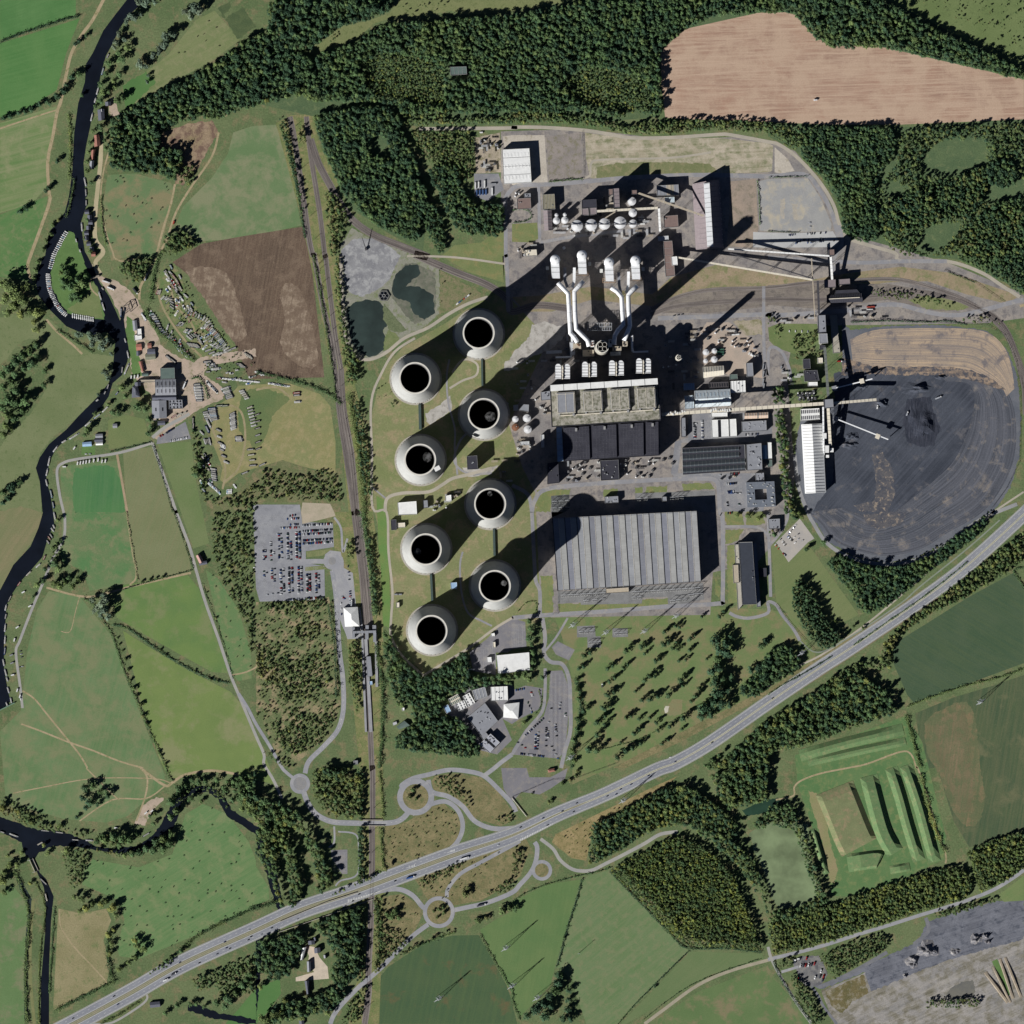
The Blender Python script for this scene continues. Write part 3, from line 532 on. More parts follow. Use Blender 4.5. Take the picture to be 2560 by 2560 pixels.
# ---------------------------------------------------------------- roads, tracks, rails
TRK=gm('dirt_track',(164,148,120),(150,138,108),18,C=(124,120,84),cbig=7,camt=.35,k=.14)
def track(s,w=4.5,m=TRK): ribbon('track',m,s,w)
track('00:790,-20 700,150 620,260 540,400 500,560 460,760 430,850 400,1020 360,1220 370,1450 375,1520 300,1740 230,1932;01:210,80 235,210',6)
track('00:820,1150 780,1300 760,1500 790,1720 850,1900;01:870,20 940,40 1010,20',3)
track('00:1320,1390 1290,1540 1230,1730 1180,1930',4); track('01:1190,0 1130,110 1060,230 1050,330',5)
track('00:1700,880 1800,780 1932,690;10:0,680 120,600',2.5)
track('00:1650,1000 1600,1180 1450,1400 1330,1600 1260,1800 1190,1932',4)
track('00:430,830 300,870 0,970',3); track('01:350,480 430,570 560,680 620,740',4)
track('00:760,1020 760,1200 740,1400 720,1600 720,1800 780,1900;01:720,50 760,140',8,gm('sandy_lane',(176,164,136),(164,154,124),20,k=.1))
track('01:700,160 680,190 690,250 740,300',3)
track('02:160,1600 300,1650 500,1730 700,1800 900,1880 1080,1932',3.2); track('02:170,1350 260,1410 350,1520 480,1680 600,1830 660,1932',3.2)
track('03:650,0 750,100 850,200 900,240',2.5); track('03:1060,0 1110,70 1100,200 1030,400',3.2); track('03:1280,110 1150,80 700,80 300,150 100,190',2); track('03:1240,140 1100,230 850,240 600,400',2.5)
track('03:1060,0 1240,130 1300,110 1400,50 1600,20 1800,50',5)
track('02:1440,460 1300,490 1000,560 850,600 640,640 350,570',4); track('02:955,0 1000,300 1030,480 980,550',3.5); track('01:880,1480 920,1700 960,1932',4.5,gm('pale_track',(162,142,118),(150,134,108),14,k=.1))
track('02:1750,1230 1850,1210 1932,1170;12:0,1140',3)
track('03:450,1070 460,1200 560,1350 700,1500 810,1620',2.5); track('03:250,1000 230,1300 230,1600 260,1932',6,gm('towpath',(118,116,78),(106,108,68),18,k=.15))
track('31:1900,380 1932,370',5); track('02:600,640 570,750 530,900 460,900',1.5)
for pp in ('01:1560,1200 1640,1400 1700,1600 1680,1760','01:1700,1700 1800,1600 1850,1400 1830,1200 1750,1130 1620,1130','01:1520,760 1400,640 1280,480 1210,340 1190,220','01:1520,700 1440,500 1330,380 1290,250','11:0,1010 150,990 250,1060'):
    track(pp,4,gm('yard_track',(152,140,112),(136,128,96),12,k=.12))
LANE=gm('lane_asphalt',(156,154,148),(146,145,142),24,k=.08)
def road(s,w,m=ASP,n='road',sm=5): return ribbon(n,m,s,w,sm)
road('01:1150,1370 1250,1290 1430,1190',6,LANE,'lane')
road('01:1150,1410 1180,1500 1250,1700 1330,1932;02:1330,0 1430,260 1480,440 1550,680 1650,960 1740,1230 1810,1400 1932,1690;12:60,1830;13:60,-30 120,70 170,170 195,230',5.5,LANE,'lane')
road('01:1150,1410 900,1485 600,1530 480,1560 430,1620 450,1800 480,1932;02:490,60 480,200 400,350 330,520 230,760 150,970 120,1060 150,1300 170,1480',5,LANE,'lane')
road('03:700,1932 850,1920 1050,1800 1110,1740;03:1100,1700',4,LANE,'lane')
RD=gm('road_asphalt',(146,146,150),(136,137,142),40,C=(154,153,154),cbig=22,fine=2.2,k=.07)
MW=gm('carriageway_asphalt',(120,122,130),(132,134,140),60,streak=(0,1.6,120,.35,(146,148,152)),fine=2,k=.06,uv=True)
road('12:690,200 660,300 650,250 640,120 590,40',4,RD)
road('12:575,440 600,600 615,800 630,1050 655,1250 660,1480 620,1640 520,1760 400,1880;13:370,40',9,RD)
road('12:570,375 450,372 330,375',9,RD); road('12:570,330 640,350 650,470 700,600 710,700',8,RD)
road('02:1800,1370 1870,1480;12:0,1600 100,1760 190,1920;13:225,30 280,75',6,RD)
road('13:360,180 390,260 450,345 560,402 700,415 1000,415 1100,385 1160,320',10,RD)
road('13:1180,345 1250,320 1330,270 1440,255 1530,330 1560,450 1510,570 1400,650 1250,700 1080,770',8.5,RD)
road('13:1110,150 1100,130 1180,80 1300,50 1450,15 1600,25 1720,60 1830,160 1932,270;23:30,330',8.5,RD)
road('13:1300,90 1330,180 1450,215 1560,290 1650,400 1780,455 1932,455;23:100,430',9,RD)
road('13:1720,60 1800,0;12:1850,1890 1932,1830',8,RD)
road('13:650,1035 800,975 950,925 1080,915 1180,960 1250,1040 1275,1060',9,RD)
road('13:1440,975 1450,910 1540,800 1700,710 1932,585;23:60,550',7,RD)
road('13:1480,1075 1600,1050 1750,1015 1932,940;23:60,880 140,790 180,700 190,600 170,560',8.5,RD)
road('13:1300,1180 1180,1270 1050,1400 920,1530 780,1650 660,1770 590,1860 560,1932',8.5,RD)
road('13:590,440 590,560 550,600',3.5,RD); road('13:620,480 750,500 775,600 765,800 640,850 600,890',3,RD)
road('23:215,535 310,610 360,690 430,750 500,775 600,772 700,725 850,650 1000,570 1120,500 1250,482',6.5,LANE,'lane')
road('23:1000,1932 1150,1820 1400,1640 1650,1530 1932,1450;33:0,1445',6,gm('farm_road',(158,150,132),(146,140,122),20,k=.1),'lane')
road('33:0,1445 250,1385 450,1330 650,1265 900,1190 1150,1110 1250,1080 1500,1000 1700,920 1850,830 1932,770',6.5,RD)
road('33:0,1350 30,1450 120,1620 220,1780 330,1932',5.5,LANE,'lane'); road('33:100,1540 230,1500',5,RD); road('33:60,240 190,210 200,140 260,90 400,40 600,0;32:750,1900 1000,1810 1080,1830 1120,1932;33:1130,0 1200,200 1270,450 1340,650 1340,720',3.2,TRK,'track')
road('33:330,1650 380,1720 420,1800 520,1932',5,gm('coal_haul',(104,106,112),(118,118,122),16,k=.12)); road('33:380,1655 600,1560 900,1390',7,MATS['coal_haul']); road('33:1190,1130 1210,1230 1100,1330',7,MATS['coal_haul'])
for c,ro,ri,k in (('13:332,118',76,50,0),('13:1205,218',140,97,1),('13:1380,1088',120,90,1),('23:225,772',78,52,1),('12:575,370',66,28,0)):
    x,y=P(c)[0]
    cir=lambda r:[(x+r*TP*math.cos(2*PI*i/40),y+r*TP*math.sin(2*PI*i/40)) for i in range(40)]
    sheet('roundabout',RD,cir(ro)); 
    if k: sheet('roundabout_island',DRY,cir(ri))
    else: sheet('roundabout_island',gm('island_paving',(128,128,130),(136,134,132),10,k=.1),cir(ri))
# dual carriageway
A453='03:380,2020 640,1885 1000,1690 1380,1475 1932,1225;13:330,1075 700,950 1050,820 1500,655 1932,510;23:350,345 700,200 1090,15;22:1230,1895 1500,1740 1932,1440;32:370,1190 640,1015 1120,690 1440,455 1700,230 1980,-30'
mid=[p for p in smooth(P(A453),False,8)]
n_=len(mid)
wl=[]
for i in range(n_):
    x=mid[i][0]; t=max(0,min(1,(150-x)/250)); wl.append(27+8*t)
ribbon('dual_carriageway',gm('hard_shoulder',(150,150,146),(140,140,138),40,k=.08),mid,wl,0)
L1=offs(mid,[q/2-7.6 for q in wl]); L2=offs(mid,[-(q/2-7.6) for q in wl])
ribbon('carriageway',MW,L1,11.2,0); ribbon('carriageway',MW,L2,11.2,0)
ribbon('central_reservation',gm('reservation',(126,122,108),(112,110,92),12,k=.15),mid,[max(2.2,q-27.5) for q in wl],0)
MK=pm('road_marking_white',(226,226,220)); MKY=pm('reservation_kerb',(190,182,140))
def lines(pts,offset,w,dash=None,m=MK,name='road_marking'):
    pp=offs(pts,offset); d=[0]
    for i in range(1,len(pp)): d.append(d[-1]+math.dist(pp[i],pp[i-1]))
    z=lay(offs(pts,offset+w/2)+offs(pts,offset-w/2)[::-1]); b=MB(); s=0; px=[p[0] for p in pp]; py=[p[1] for p in pp]
    seg=dash[0] if dash else 12; gap=dash[1] if dash else 0
    while s<d[-1]-seg:
        a=(np.interp(s,d,px),np.interp(s,d,py)); c=(np.interp(s+seg,d,px),np.interp(s+seg,d,py))
        t=Vector((c[0]-a[0],c[1]-a[1])).normalized(); nx,ny=-t.y*w/2,t.x*w/2
        b.add([(a[0]-nx,a[1]-ny,z),(c[0]-nx,c[1]-ny,z),(c[0]+nx,c[1]+ny,z),(a[0]+nx,a[1]+ny,z)],[(0,1,2,3)]); s+=seg+gap
    tag(b.build(name,m),None,None,None,'structure')
for LL,sg in ((L1,1),(L2,-1)):
    for o_ in (-5.1,5.1): lines(LL,o_,.35)
    lines(LL,0,.3,(4,8))
for o_ in (-1.3,1.3): lines(mid,o_,.45,None,MKY,'reservation_kerb')
# chevron hatchings
def chev(s,n):
    a,c=P(s); z=lay(offs([a,c],3)+offs([a,c],-3)[::-1]); b=MB(); d=Vector((c[0]-a[0],c[1]-a[1])); L=d.length; d.normalize(); q=Vector((-d.y,d.x))
    for i in range(n):
        t=L*i/n; w=1.6*(i/n)+.6; p=Vector(a)+d*t
        v=[p-q*w,p-q*w+d*1.1,p+q*w+d*3.1,p+q*w+d*2.0]; b.add([(k.x,k.y,z) for k in v],[(0,1,2,3)])
    tag(b.build('hatched_marking',MK),None,None,None,'structure')
chev('13:940,930 690,1005',20); chev('23:310,420 60,545',20); chev('13:1130,755 1200,735',6); chev('13:1440,640 1500,620',6)
lines(smooth(P('12:575,440 600,600 615,800 630,1050 655,1250 660,1480 620,1640 520,1760 400,1880'),False,5),0,.3,(3,6))
lines(smooth(P('13:390,260 450,345 560,402 700,415 1000,415 1100,385'),False,5),0,.3,(3,6))
# plant roads
def proad(s,w,m=None): road(s,w,m or gm('plant_road',(140,139,142),(130,130,134),30,C=(150,146,142),k=.07))
PALER=gm('perimeter_road',(168,160,146),(156,150,138),30,k=.08)
proad('10:1230,972 1932,966;20:0,960 250,962 560,985 750,1015 900,1040 1200,1038 1550,1015 1650,1018 1932,1070;30:80,1090 200,1170 330,1300 430,1430 500,1560 535,1680 590,1790 760,1850 960,1910;31:1000,35 1350,40 1600,120 1760,220 1900,310',6.5,PALER)
proad('10:1880,1500 1920,1440;20:60,1400 300,1390 550,1370 900,1340 1400,1320 1932,1330;30:270,1315 380,1420 480,1600 530,1790',8)
proad('20:540,1345 590,1320 600,1230 690,1205 1200,1190 1500,1150',4,PALER)
proad('10:1880,1500 1885,1700 1885,1932;11:1890,0 1900,260 1905,420',7); proad('11:1140,0 1500,10 1880,60',4,PALER)
proad('20:200,1400 205,1600 210,1830',6); proad('20:210,1830 500,1780 900,1740 1060,1750',6)
proad('21:1100,470 1400,460 1932,440;31:0,450 360,430 700,400 850,370 1000,370 1150,410 1300,440 1450,445 1600,415 1800,360 1932,330',8.5)
proad('21:1900,230 1900,500 1905,760 1930,900;31:10,700 100,720 160,850 170,950',6); proad('31:400,440 400,700',5); proad('30:535,1700 560,1830;31:500,20 500,140',6)
proad('31:0,10 300,30 700,50 1000,40 1350,40',7.5)
proad('11:1905,1110 1600,1330 1520,1440 1500,1560 1600,1640 1780,1640',4); proad('11:870,1740 980,1830',3); proad('21:0,1730 120,1800 150,1932;22:150,0 170,400 180,520 210,600 210,790',7)
proad('21:150,1932 170,1850 260,1760 600,1720 1100,1690 1400,1680 1530,1690 1560,1760 1570,1932;22:1590,80 1590,640 1560,690 1200,710 700,750 230,780 0,800',8)
proad('11:1140,940 1100,980',3); proad('22:230,800 250,950 240,1060 290,1130 380,1150 430,1260 440,1450 440,1650 400,1800 370,1932',7.5)
proad('22:240,1060 330,950 420,800',4); proad('22:1600,110 1850,115 1932,180',5); proad('22:1640,760 1700,790 1800,800 1932,760;32:0,680 60,700 110,780 190,880 240,970',6)
proad('32:0,0 10,300 20,640',6); proad('32:10,240 60,200 140,70 150,-10',5); proad('22:0,1830 120,1640 230,1500 250,1330 250,1180',6)
# tower ring path, lagoon road
proad('11:640,0 650,300 680,620 760,760 860,780 980,730 1120,620 1300,540 1450,440 1600,360 1750,310',6,PALER)
proad('12:1330,1270;12:1260,1230 1100,1080 1020,940 1020,800 1030,600 1000,300 985,0;11:880,1900 875,1500 870,1100 950,880 1050,720 1200,620',4.5,PALER)
proad('12:1270,1230 1400,1150 1600,1030 1800,880 1932,800;22:0,800',4.5,PALER)
proad('11:975,1932 990,1830 1100,1790 1300,1780 1400,1730 1480,1680 1600,1650 1780,1600',6,PALER)
proad('11:1460,780 1440,900 1450,1100 1500,1300 1500,1450 1520,1650',3.5); proad('12:1560,300 1540,400 1550,600 1600,760 1700,820 1780,860',3.5)
proad('11:1460,1000 1560,940 1660,900 1670,820 1600,780 1540,800 1480,880',4,PALER)
ribbon('haul_road',gm('haul_pale',(146,146,146),(132,132,134),30,k=.12),'32:1880,-60 1600,60 1350,240 1150,350 900,395 640,350 450,240 340,80;31:300,1932 230,1740 200,1500',7)
proad('31:1930,1780 1700,1932;32:1700,0 1500,200 1150,500 850,760 640,920 400,1080 200,1180 0,1320',3.5,PALER)
proad('32:240,970 380,1060 640,930 1000,690 1150,560 1500,280 1750,60',2.6,gm('footway',(128,134,124),(118,124,110),16,k=.08))
# parking bay lines
def bays(s,u,v,per=2.5,L=4.8):
    """grid of bay lines inside quad c0 c1 c2 c3: u rows"""
    q=P(s); z=lay(q); b=MB()
    for r in range(u):
        t=(r+.5)/u; a=Vector(q[0]).lerp(Vector(q[3]),t); c=Vector(q[1]).lerp(Vector(q[2]),t); d=(c-a); n=int(d.length/per); d.normalize(); k=Vector((-d.y,d.x))
        for i in range(n+1):
            p=a+d*per*i; w=.14
            vv=[p-d*w-k*L,p+d*w-k*L,p+d*w+k*L,p-d*w+k*L]; b.add([(e.x,e.y,z) for e in vv],[(0,1,2,3)])
        vv=[a-k*.14,a+d*per*n-k*.14,a+d*per*n+k*.14,a+k*.14]; b.add([(e.x,e.y,z) for e in vv],[(0,1,2,3)])
    tag(b.build('parking_bay_lines',pm('bay_paint',(172,172,172))),None,None,None,'structure')
bays('12:20,380 20,150 340,150 345,380',5,0); bays('12:40,650 30,410 480,410 490,650',7,0); bays('12:10,5 330,5 330,130 10,130',2,0); bays('12:345,80 575,80 575,250 345,250',3,0)
bays('22:280,1850 280,1210 410,1210 410,1850',4,0); bays('20:1870,1730 1870,1380 1932,1370 1932,1740',2,0); bays('30:10,1730 10,1370 300,1370 440,1730',6,0)
bays('12:1630,1190 1630,1100 1800,960 1810,1190',5,0); bays('22:0,1020 0,840 90,840 100,1015',3,0); bays('22:310,1020 350,985 465,1045 425,1110',4,0); bays('13:575,780 575,630 685,630 685,780',3,0)
bays('21:1350,1370 1350,1240 1490,1240 1490,1370',3,0); bays('21:1600,1880 1600,1710 1740,1700 1740,1880',3,0)
# ================================================================ STRUCTURES
CONC=pm('concrete',(176,170,158),(150,146,136),9,.6,.85); DKROOF=pm('roof_charcoal',(62,62,70),(50,50,58),8,.6)
GREYROOF=pm('roof_grey',(140,142,148),(122,124,130),6,.6); WHROOF=pm('roof_white',(226,226,224),(206,206,204),7,.5)
MAUVE=pm('roof_mauve',(134,124,126),(120,110,112),5,.5); BROWNR=pm('roof_brown',(128,110,104),(112,96,92),5,.5)
WALLG=pm('wall_grey',(150,150,150)); WALLD=pm('wall_dark',(84,84,90)); WALLW=pm('wall_white',(206,206,202)); BRICK=pm('wall_brick',(142,96,80),(120,84,72),3)
GREENR=pm('roof_green',(98,112,106),(84,98,94),6); SLATE=pm('roof_slate',(96,98,108),(80,82,92),3); TILE=pm('roof_tile',(150,104,90),(126,88,78),3)
GLASSB=pm('glass_dark',(40,48,58),(32,38,48),3,rough=.15); STEEL=pm('steel_galvanised',(186,188,190),(164,166,170),3,rough=.5); STEELD=pm('steel_dark',(78,76,80),(60,60,64),3,rough=.6)
SILV=pm('tank_silver',(212,212,212),(190,190,192),4,rough=.45); RUSTY=pm('rust_steel',(134,92,68),(108,76,60),3); WHP=pm('white_plant_paint',(228,228,228),(206,208,210),6,.5,.5)
TANR=pm('roof_tan',(176,164,146),(158,148,132),4); BLUER=pm('roof_pale_blue',(150,176,204),(132,158,186),5); PAV=pm('dark_louvre',(30,32,38),(24,26,32),2)
CREAM=pm('roof_cream',(214,206,188),(196,188,172),5); MOSS=gm('roof_mossy',(160,156,146),(140,136,124),12,C=(92,90,76),cbig=6,camt=.6,fine=1.5,k=.3)
BLACKM=pm('matte_black',(14,14,16),(9,9,11),3,rough=.95); LIGHTP=pm('rooflight',(200,214,222),(180,196,206),2,rough=.3); YEL=pm('machine_yellow',(206,166,60),(180,140,50)); REDM=pm('machine_red',(170,50,44),(150,40,36)); GREENP=pm('paint_green',(60,124,104),(50,104,90))  # BLACKM: rough near-black for tower fill decks and chimney flue mouths
def part(b,name,m,root,**k):
    o=b.build(name,m,root,**k); return o
def bld(name,label,cat,pts,h,roof='flat',wm=WALLG,rm=GREYROOF,ribs=0,ribm=None,lights=(0,0),vents=0,win=0,rise=None,group=None,z0=None,bands=None,par=.7,lm=None,ribdir='v'):
    """building on quad NW,NE,SE,SW. parts: wall, roof (> seam_cover, rooflight), vent, window"""
    q=P(pts) if isinstance(pts,str) else pts
    cx=sum(p[0] for p in q)/4; cy=sum(p[1] for p in q)/4
    g=gz(cx,cy) if z0 is None else z0
    r=thing(name,None,cat,(cx,cy,g),0,group)
    if label: r['label']=label
    else: auto(r,name.replace('_',' '),cat,group)
    q=[(p[0]-cx,p[1]-cy) for p in q]
    def B(u,v,z=0):
        a=(q[0][0]*(1-u)+q[1][0]*u,q[0][1]*(1-u)+q[1][1]*u); c=(q[3][0]*(1-u)+q[2][0]*u,q[3][1]*(1-u)+q[2][1]*u)
        return (a[0]*(1-v)+c[0]*v,a[1]*(1-v)+c[1]*v,z)
    wu=math.dist(q[0],q[1]); wv=math.dist(q[0],q[3])
    b=MB(); b.prism(q,0,h)
    gab=roof in('gu','gv'); rise=rise if rise is not None else (.22*(wv if roof=='gu' else wu))
    if roof=='gu':
        b.add([B(0,0,h),B(0,1,h),B(0,.5,h+rise)],[(0,1,2)]); b.add([B(1,0,h),B(1,1,h),B(1,.5,h+rise)],[(0,2,1)])
    if roof=='gv':
        b.add([B(0,0,h),B(1,0,h),B(.5,0,h+rise)],[(0,2,1)]); b.add([B(0,1,h),B(1,1,h),B(.5,1,h+rise)],[(0,1,2)])
    wall=part(b,'wall',wm,r)
    def Z(u,v):
        if roof=='gu': return h+rise*(1-abs(v-.5)*2)
        if roof=='gv': return h+rise*(1-abs(u-.5)*2)
        if roof=='hip': return h+rise*min(1,min(u*wu,(1-u)*wu,v*wv,(1-v)*wv)/(min(wu,wv)/2))
        return h
    b=MB(); e=.04
    if roof=='flat':
        b.prism([B(u,v)[:2] for u,v in ((0.01,.01),(.99,.01),(.99,.99),(.01,.99))],h+.03,h+.12)
        ro=part(b,'roof',rm,r)
        if par:
            b=MB(); t=.35
            for (u0,v0,u1,v1) in ((0,0,1,0),(1,0,1,1),(1,1,0,1),(0,1,0,0)):
                A=Vector(B(u0,v0)[:2]); C=Vector(B(u1,v1)[:2]); d=(C-A).normalized(); n=Vector((-d.y,d.x)); ce=Vector((0,0))
                if (n.dot(ce-A))<0: n=-n
                po=[A+n*.02,C+n*.02-d*t,C+n*t-d*t,A+n*t]
                b.prism([tuple(p) for p in po],h+.13,h+.13+par)
            part(b,'parapet',wm,r)
    elif roof=='hip':
        k=min(wu,wv)/2; ku=k/wu; kv=k/wv
        R0=B(ku,kv,h+rise) ; 
        if wu>=wv: p1,p2=B(ku,.5,h+rise),B(1-ku,.5,h+rise); fs=[(0,1,5,4)[::-1],(1,2,5)[::-1],(2,3,4,5)[::-1],(3,0,4)[::-1]]
        else: p1,p2=B(.5,kv,h+rise),B(.5,1-kv,h+rise); fs=[(0,1,4)[::-1],(1,2,5,4)[::-1],(2,3,5)[::-1],(3,0,4,5)[::-1]]
        b.add([B(0,0,h+.05),B(1,0,h+.05),B(1,1,h+.05),B(0,1,h+.05),p1,p2],fs); ro=part(b,'roof',rm,r)
    else:
        if roof=='gu': cs=[((-e/4,-e),(1+e/4,-e),(1+e/4,.5),(-e/4,.5)),((-e/4,.5),(1+e/4,.5),(1+e/4,1+e),(-e/4,1+e))]
        else: cs=[((-e,-e/4),(.5,-e/4),(.5,1+e/4),(-e,1+e/4)),((.5,-e/4),(1+e,-e/4),(1+e,1+e/4),(.5,1+e/4))]
        for c in cs:
            v=[B(u,w_,Z(u,w_)+.12) for u,w_ in c]; o=[B(u,w_,Z(u,w_)+.32) for u,w_ in c]
            b.add(o+v,[(3,2,1,0),(4,5,6,7),(0,1,5,4),(1,2,6,5),(2,3,7,6),(3,0,4,7)])
        ro=part(b,'roof',rm,r)
    top=.12 if roof=='flat' else .34
    if bands:   # coloured strips along v (each strip spans u)
        for k_,(u0,u1,mm) in enumerate(bands):
            b=MB(); n=2
            for i in range(1):
                o=[B(u,v,Z(u,v)+top+.05) for u,v in ((u0,.015),(u1,.015),(u1,.985),(u0,.985))]
                b.add(o,[(3,2,1,0)])
            o_=part(b,'roof_strip',mm,ro)
    if ribs:
        b=MB(); N=ribs
        for i in range(N+1):
            u=.004+.992*i/N
            if ribdir=='v':
                vs=[0,.5,1] if roof in('gu','hip') else [0,1]
                for k_ in range(len(vs)-1):
                    b.tube([B(u,max(.01,vs[k_]),Z(u,vs[k_])+top+.15),B(u,min(.99,vs[k_+1]),Z(u,vs[k_+1])+top+.15)],.28,4,0)
            else:
                vs=[0,.5,1] if roof=='gv' else [0,1]
                for k_ in range(len(vs)-1):
                    b.tube([B(max(.01,vs[k_]),u,Z(vs[k_],u)+top+.15),B(min(.99,vs[k_+1]),u,Z(vs[k_+1],u)+top+.15)],.28,4,0)
        part(b,'roof_seam',ribm or wm,ro)
    nu,nv=lights
    for i in range(nu):
        for j in range(nv):
            u=(i+.5)/nu; v=(j+.5)/nv
            if roof=='gu' and abs(v-.5)<.04: v+=.1
            du=min(.3/nu,.9/wu*1.2); dv=min(.34/nv,3.2/wv)
            b=MB(); o=[B(a,c,Z(a,c)+top+.25) for a,c in ((u-du,v-dv),(u+du,v-dv),(u+du,v+dv),(u-du,v+dv))]; l=[B(a,c,Z(a,c)+top-.02) for a,c in ((u-du,v-dv),(u+du,v-dv),(u+du,v+dv),(u-du,v+dv))]
            b.add(o+l,[(3,2,1,0),(0,1,5,4),(1,2,6,5),(2,3,7,6),(3,0,4,7)]); part(b,'rooflight',lm or LIGHTP,ro)
    for i in range(vents):
        u,v=random.uniform(.1,.9),random.uniform(.1,.9); x,y,_=B(u,v); s=random.uniform(.9,2.2)
        b=MB(); b.box(x,y,Z(u,v)+top-.3,s,s*random.uniform(.6,1.4),random.uniform(.8,1.8)+.3,m=0); part(b,'vent',random.choice([STEEL,WALLG,WALLD]),r)
    if win:
        for k_ in range(win):
            zz=1.2+(h-1)*k_/win
            for (u0,v0,u1,v1) in ((0,1,1,1),(1,1,1,0),(0,0,0,1),(1,0,0,0)):
                A=Vector(B(u0,v0)); C=Vector(B(u1,v1)); d=(C-A); L=d.length; d.normalize(); nn=Vector((d.y,-d.x,0))
                if nn.dot(A)<0: nn=-nn
                b=MB(); p0=A+d*1+nn*.04; p1=C-d*1+nn*.04; hh=min(1.6,(h-1)/win*.55)
                b.add([(p0.x,p0.y,zz),(p1.x,p1.y,zz),(p1.x,p1.y,zz+hh),(p0.x,p0.y,zz+hh)],[(0,1,2,3)]); part(b,'window',GLASSB,wall)
    r['_h']=h; return r,B,Z
def loft(label,cat,pts,w,z0,z1,m=WHP,rib=WALLG,n=10,name='conveyor_gallery',legs=True,hh=3.0,ribm=None,ground=0.3):
    """elevated enclosed conveyor from a to c"""
    q=P(pts); a,c=Vector((*q[0],z0)),Vector((*q[-1],z1)); d=c-a; L=d.length; dn=d.normalized(); s=Vector((-dn.y,dn.x,0)).normalized()*w/2; up=Vector((0,0,hh))
    r=thing(name,label,cat,(a.x,a.y,ground)); o=Vector((a.x,a.y,ground)); a-=o; c-=o
    b=MB(); b.add([a-s,a+s,a+s+up,a-s+up,c-s,c+s,c+s+up,c-s+up],[(0,1,2,3),(7,6,5,4),(0,4,5,1),(1,5,6,2),(2,6,7,3),(3,7,4,0)]); g_=part(b,'gallery',m,r)
    b=MB(); k=min(29,max(3,int(L/7)))
    for i in range(k+1):
        p=a+(c-a)*(i/k)+up+Vector((0,0,.12)); b.tube([p-s,p+s],.22,4)
    part(b,'roof_rib',rib,g_)
    if legs:
        k=max(2,int(L/32))
        for i in range(1,k+1):
            p=a+(c-a)*((i-.3)/k)
            if p.z<3: continue
            b=MB()
            for sg in (-1,1): b.tube([p+s*sg,p+s*sg*1.7-Vector((0,0,p.z))],.35,5)
            for t in (.35,.7): b.tube([p+s*(1+.7*t)-Vector((0,0,p.z*t)),p-s*(1+.7*t)-Vector((0,0,p.z*t))],.2,4)
            part(b,'trestle',STEELD,r)
    return r
# ---------------------------------------------------------------- cooling towers
TCON=pm('tower_concrete',(176,176,173),(146,146,143),12,.9,.9)
def shellprof(H=118,zb=9,rb=45.5,rw=26.8,zw=92):
    pr=[]
    for i in range(28):
        z=zb+(H-zb)*i/27
        a=(zw-zb)/math.sqrt((rb/rw)**2-1) if z<zw else 62
        pr.append((rw*math.sqrt(1+((z-zw)/a)**2),z))
    return pr
pr=shellprof(); SH=MB(); SH.lathe(pr,72)
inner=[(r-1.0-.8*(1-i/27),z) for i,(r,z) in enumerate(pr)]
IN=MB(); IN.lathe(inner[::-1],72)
RIM=MB(); RIM.lathe([(pr[-1][0]-.02,117.2),(pr[-1][0]+.8,117.2),(pr[-1][0]+.8,118.6),(pr[-1][0]-2.0,118.6),(pr[-1][0]-2.0,117.0)],72)
LEG=MB(); LEG.tube([(46.6,0,.3),(45.3,2.6,9.3)],.45,5); LEG.tube([(46.6,0,.3),(45.3,-2.6,9.3)],.45,5)
BAS=MB(); BAS.lathe([(44.6,.1),(44.6,1.4),(49.2,1.4),(49.2,.1)],72); 
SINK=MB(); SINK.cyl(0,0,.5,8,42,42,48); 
RIMM=pm('tower_rim',(214,210,200),(194,190,180),8)
def ctower(p,label,first=[None]):
    x,y=P(p)[0]; g=gz(x,y)
    if first[0] is None:
        r=thing('cooling_tower',label,'cooling tower',(x,y,g),0,'cooling towers in two staggered rows')
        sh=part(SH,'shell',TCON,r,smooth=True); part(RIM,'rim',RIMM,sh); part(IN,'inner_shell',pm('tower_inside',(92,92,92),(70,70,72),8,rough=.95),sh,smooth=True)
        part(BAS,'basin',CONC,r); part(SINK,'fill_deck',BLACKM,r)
        l=part(LEG,'column',TCON,r)
        for i in range(1,36):
            c=l.copy(); COL.objects.link(c); c.parent=r; c.rotation_euler=(0,0,2*PI*i/36)
        first[0]=r; return r
    s=first[0]; r=s.copy(); COL.objects.link(r); r.location=(x,y,g); r['label']=label
    for ch in list(s.children):
        c=ch.copy(); COL.objects.link(c); c.parent=r
        for gch in list(ch.children):
            e=gch.copy(); COL.objects.link(e); e.parent=c
    return r
TW=[('11:1682,590','cooling tower of pale concrete at the northern end of the eastern row'),
('11:1205,928','cooling tower of pale concrete at the northern end of the western row, near the ponds'),
('11:1720,1198','cooling tower wisping steam, second from north in the eastern row near silver tanks'),
('11:1243,1540','cooling tower wisping steam, second from the north in the western row, patch on its rim'),
('11:1768,1872','cooling tower of pale concrete, third from the north in the eastern row'),
('12:1285,280','cooling tower of pale concrete, third from the north in the western row'),
('12:1803,555','southern cooling tower of the eastern row, casting its shadow on the grey hall'),
('12:1328,892','southernmost cooling tower of pale concrete above the wooded corner')]
TWR=[ctower(p,l) for p,l in TW]
x,y=P('11:1370,1605')[0]; b=MB(); b.box(x-TWR[3].location.x,y-TWR[3].location.y,66,11,8,16,.5); part(b,'repair_cover',WHROOF,TWR[3])
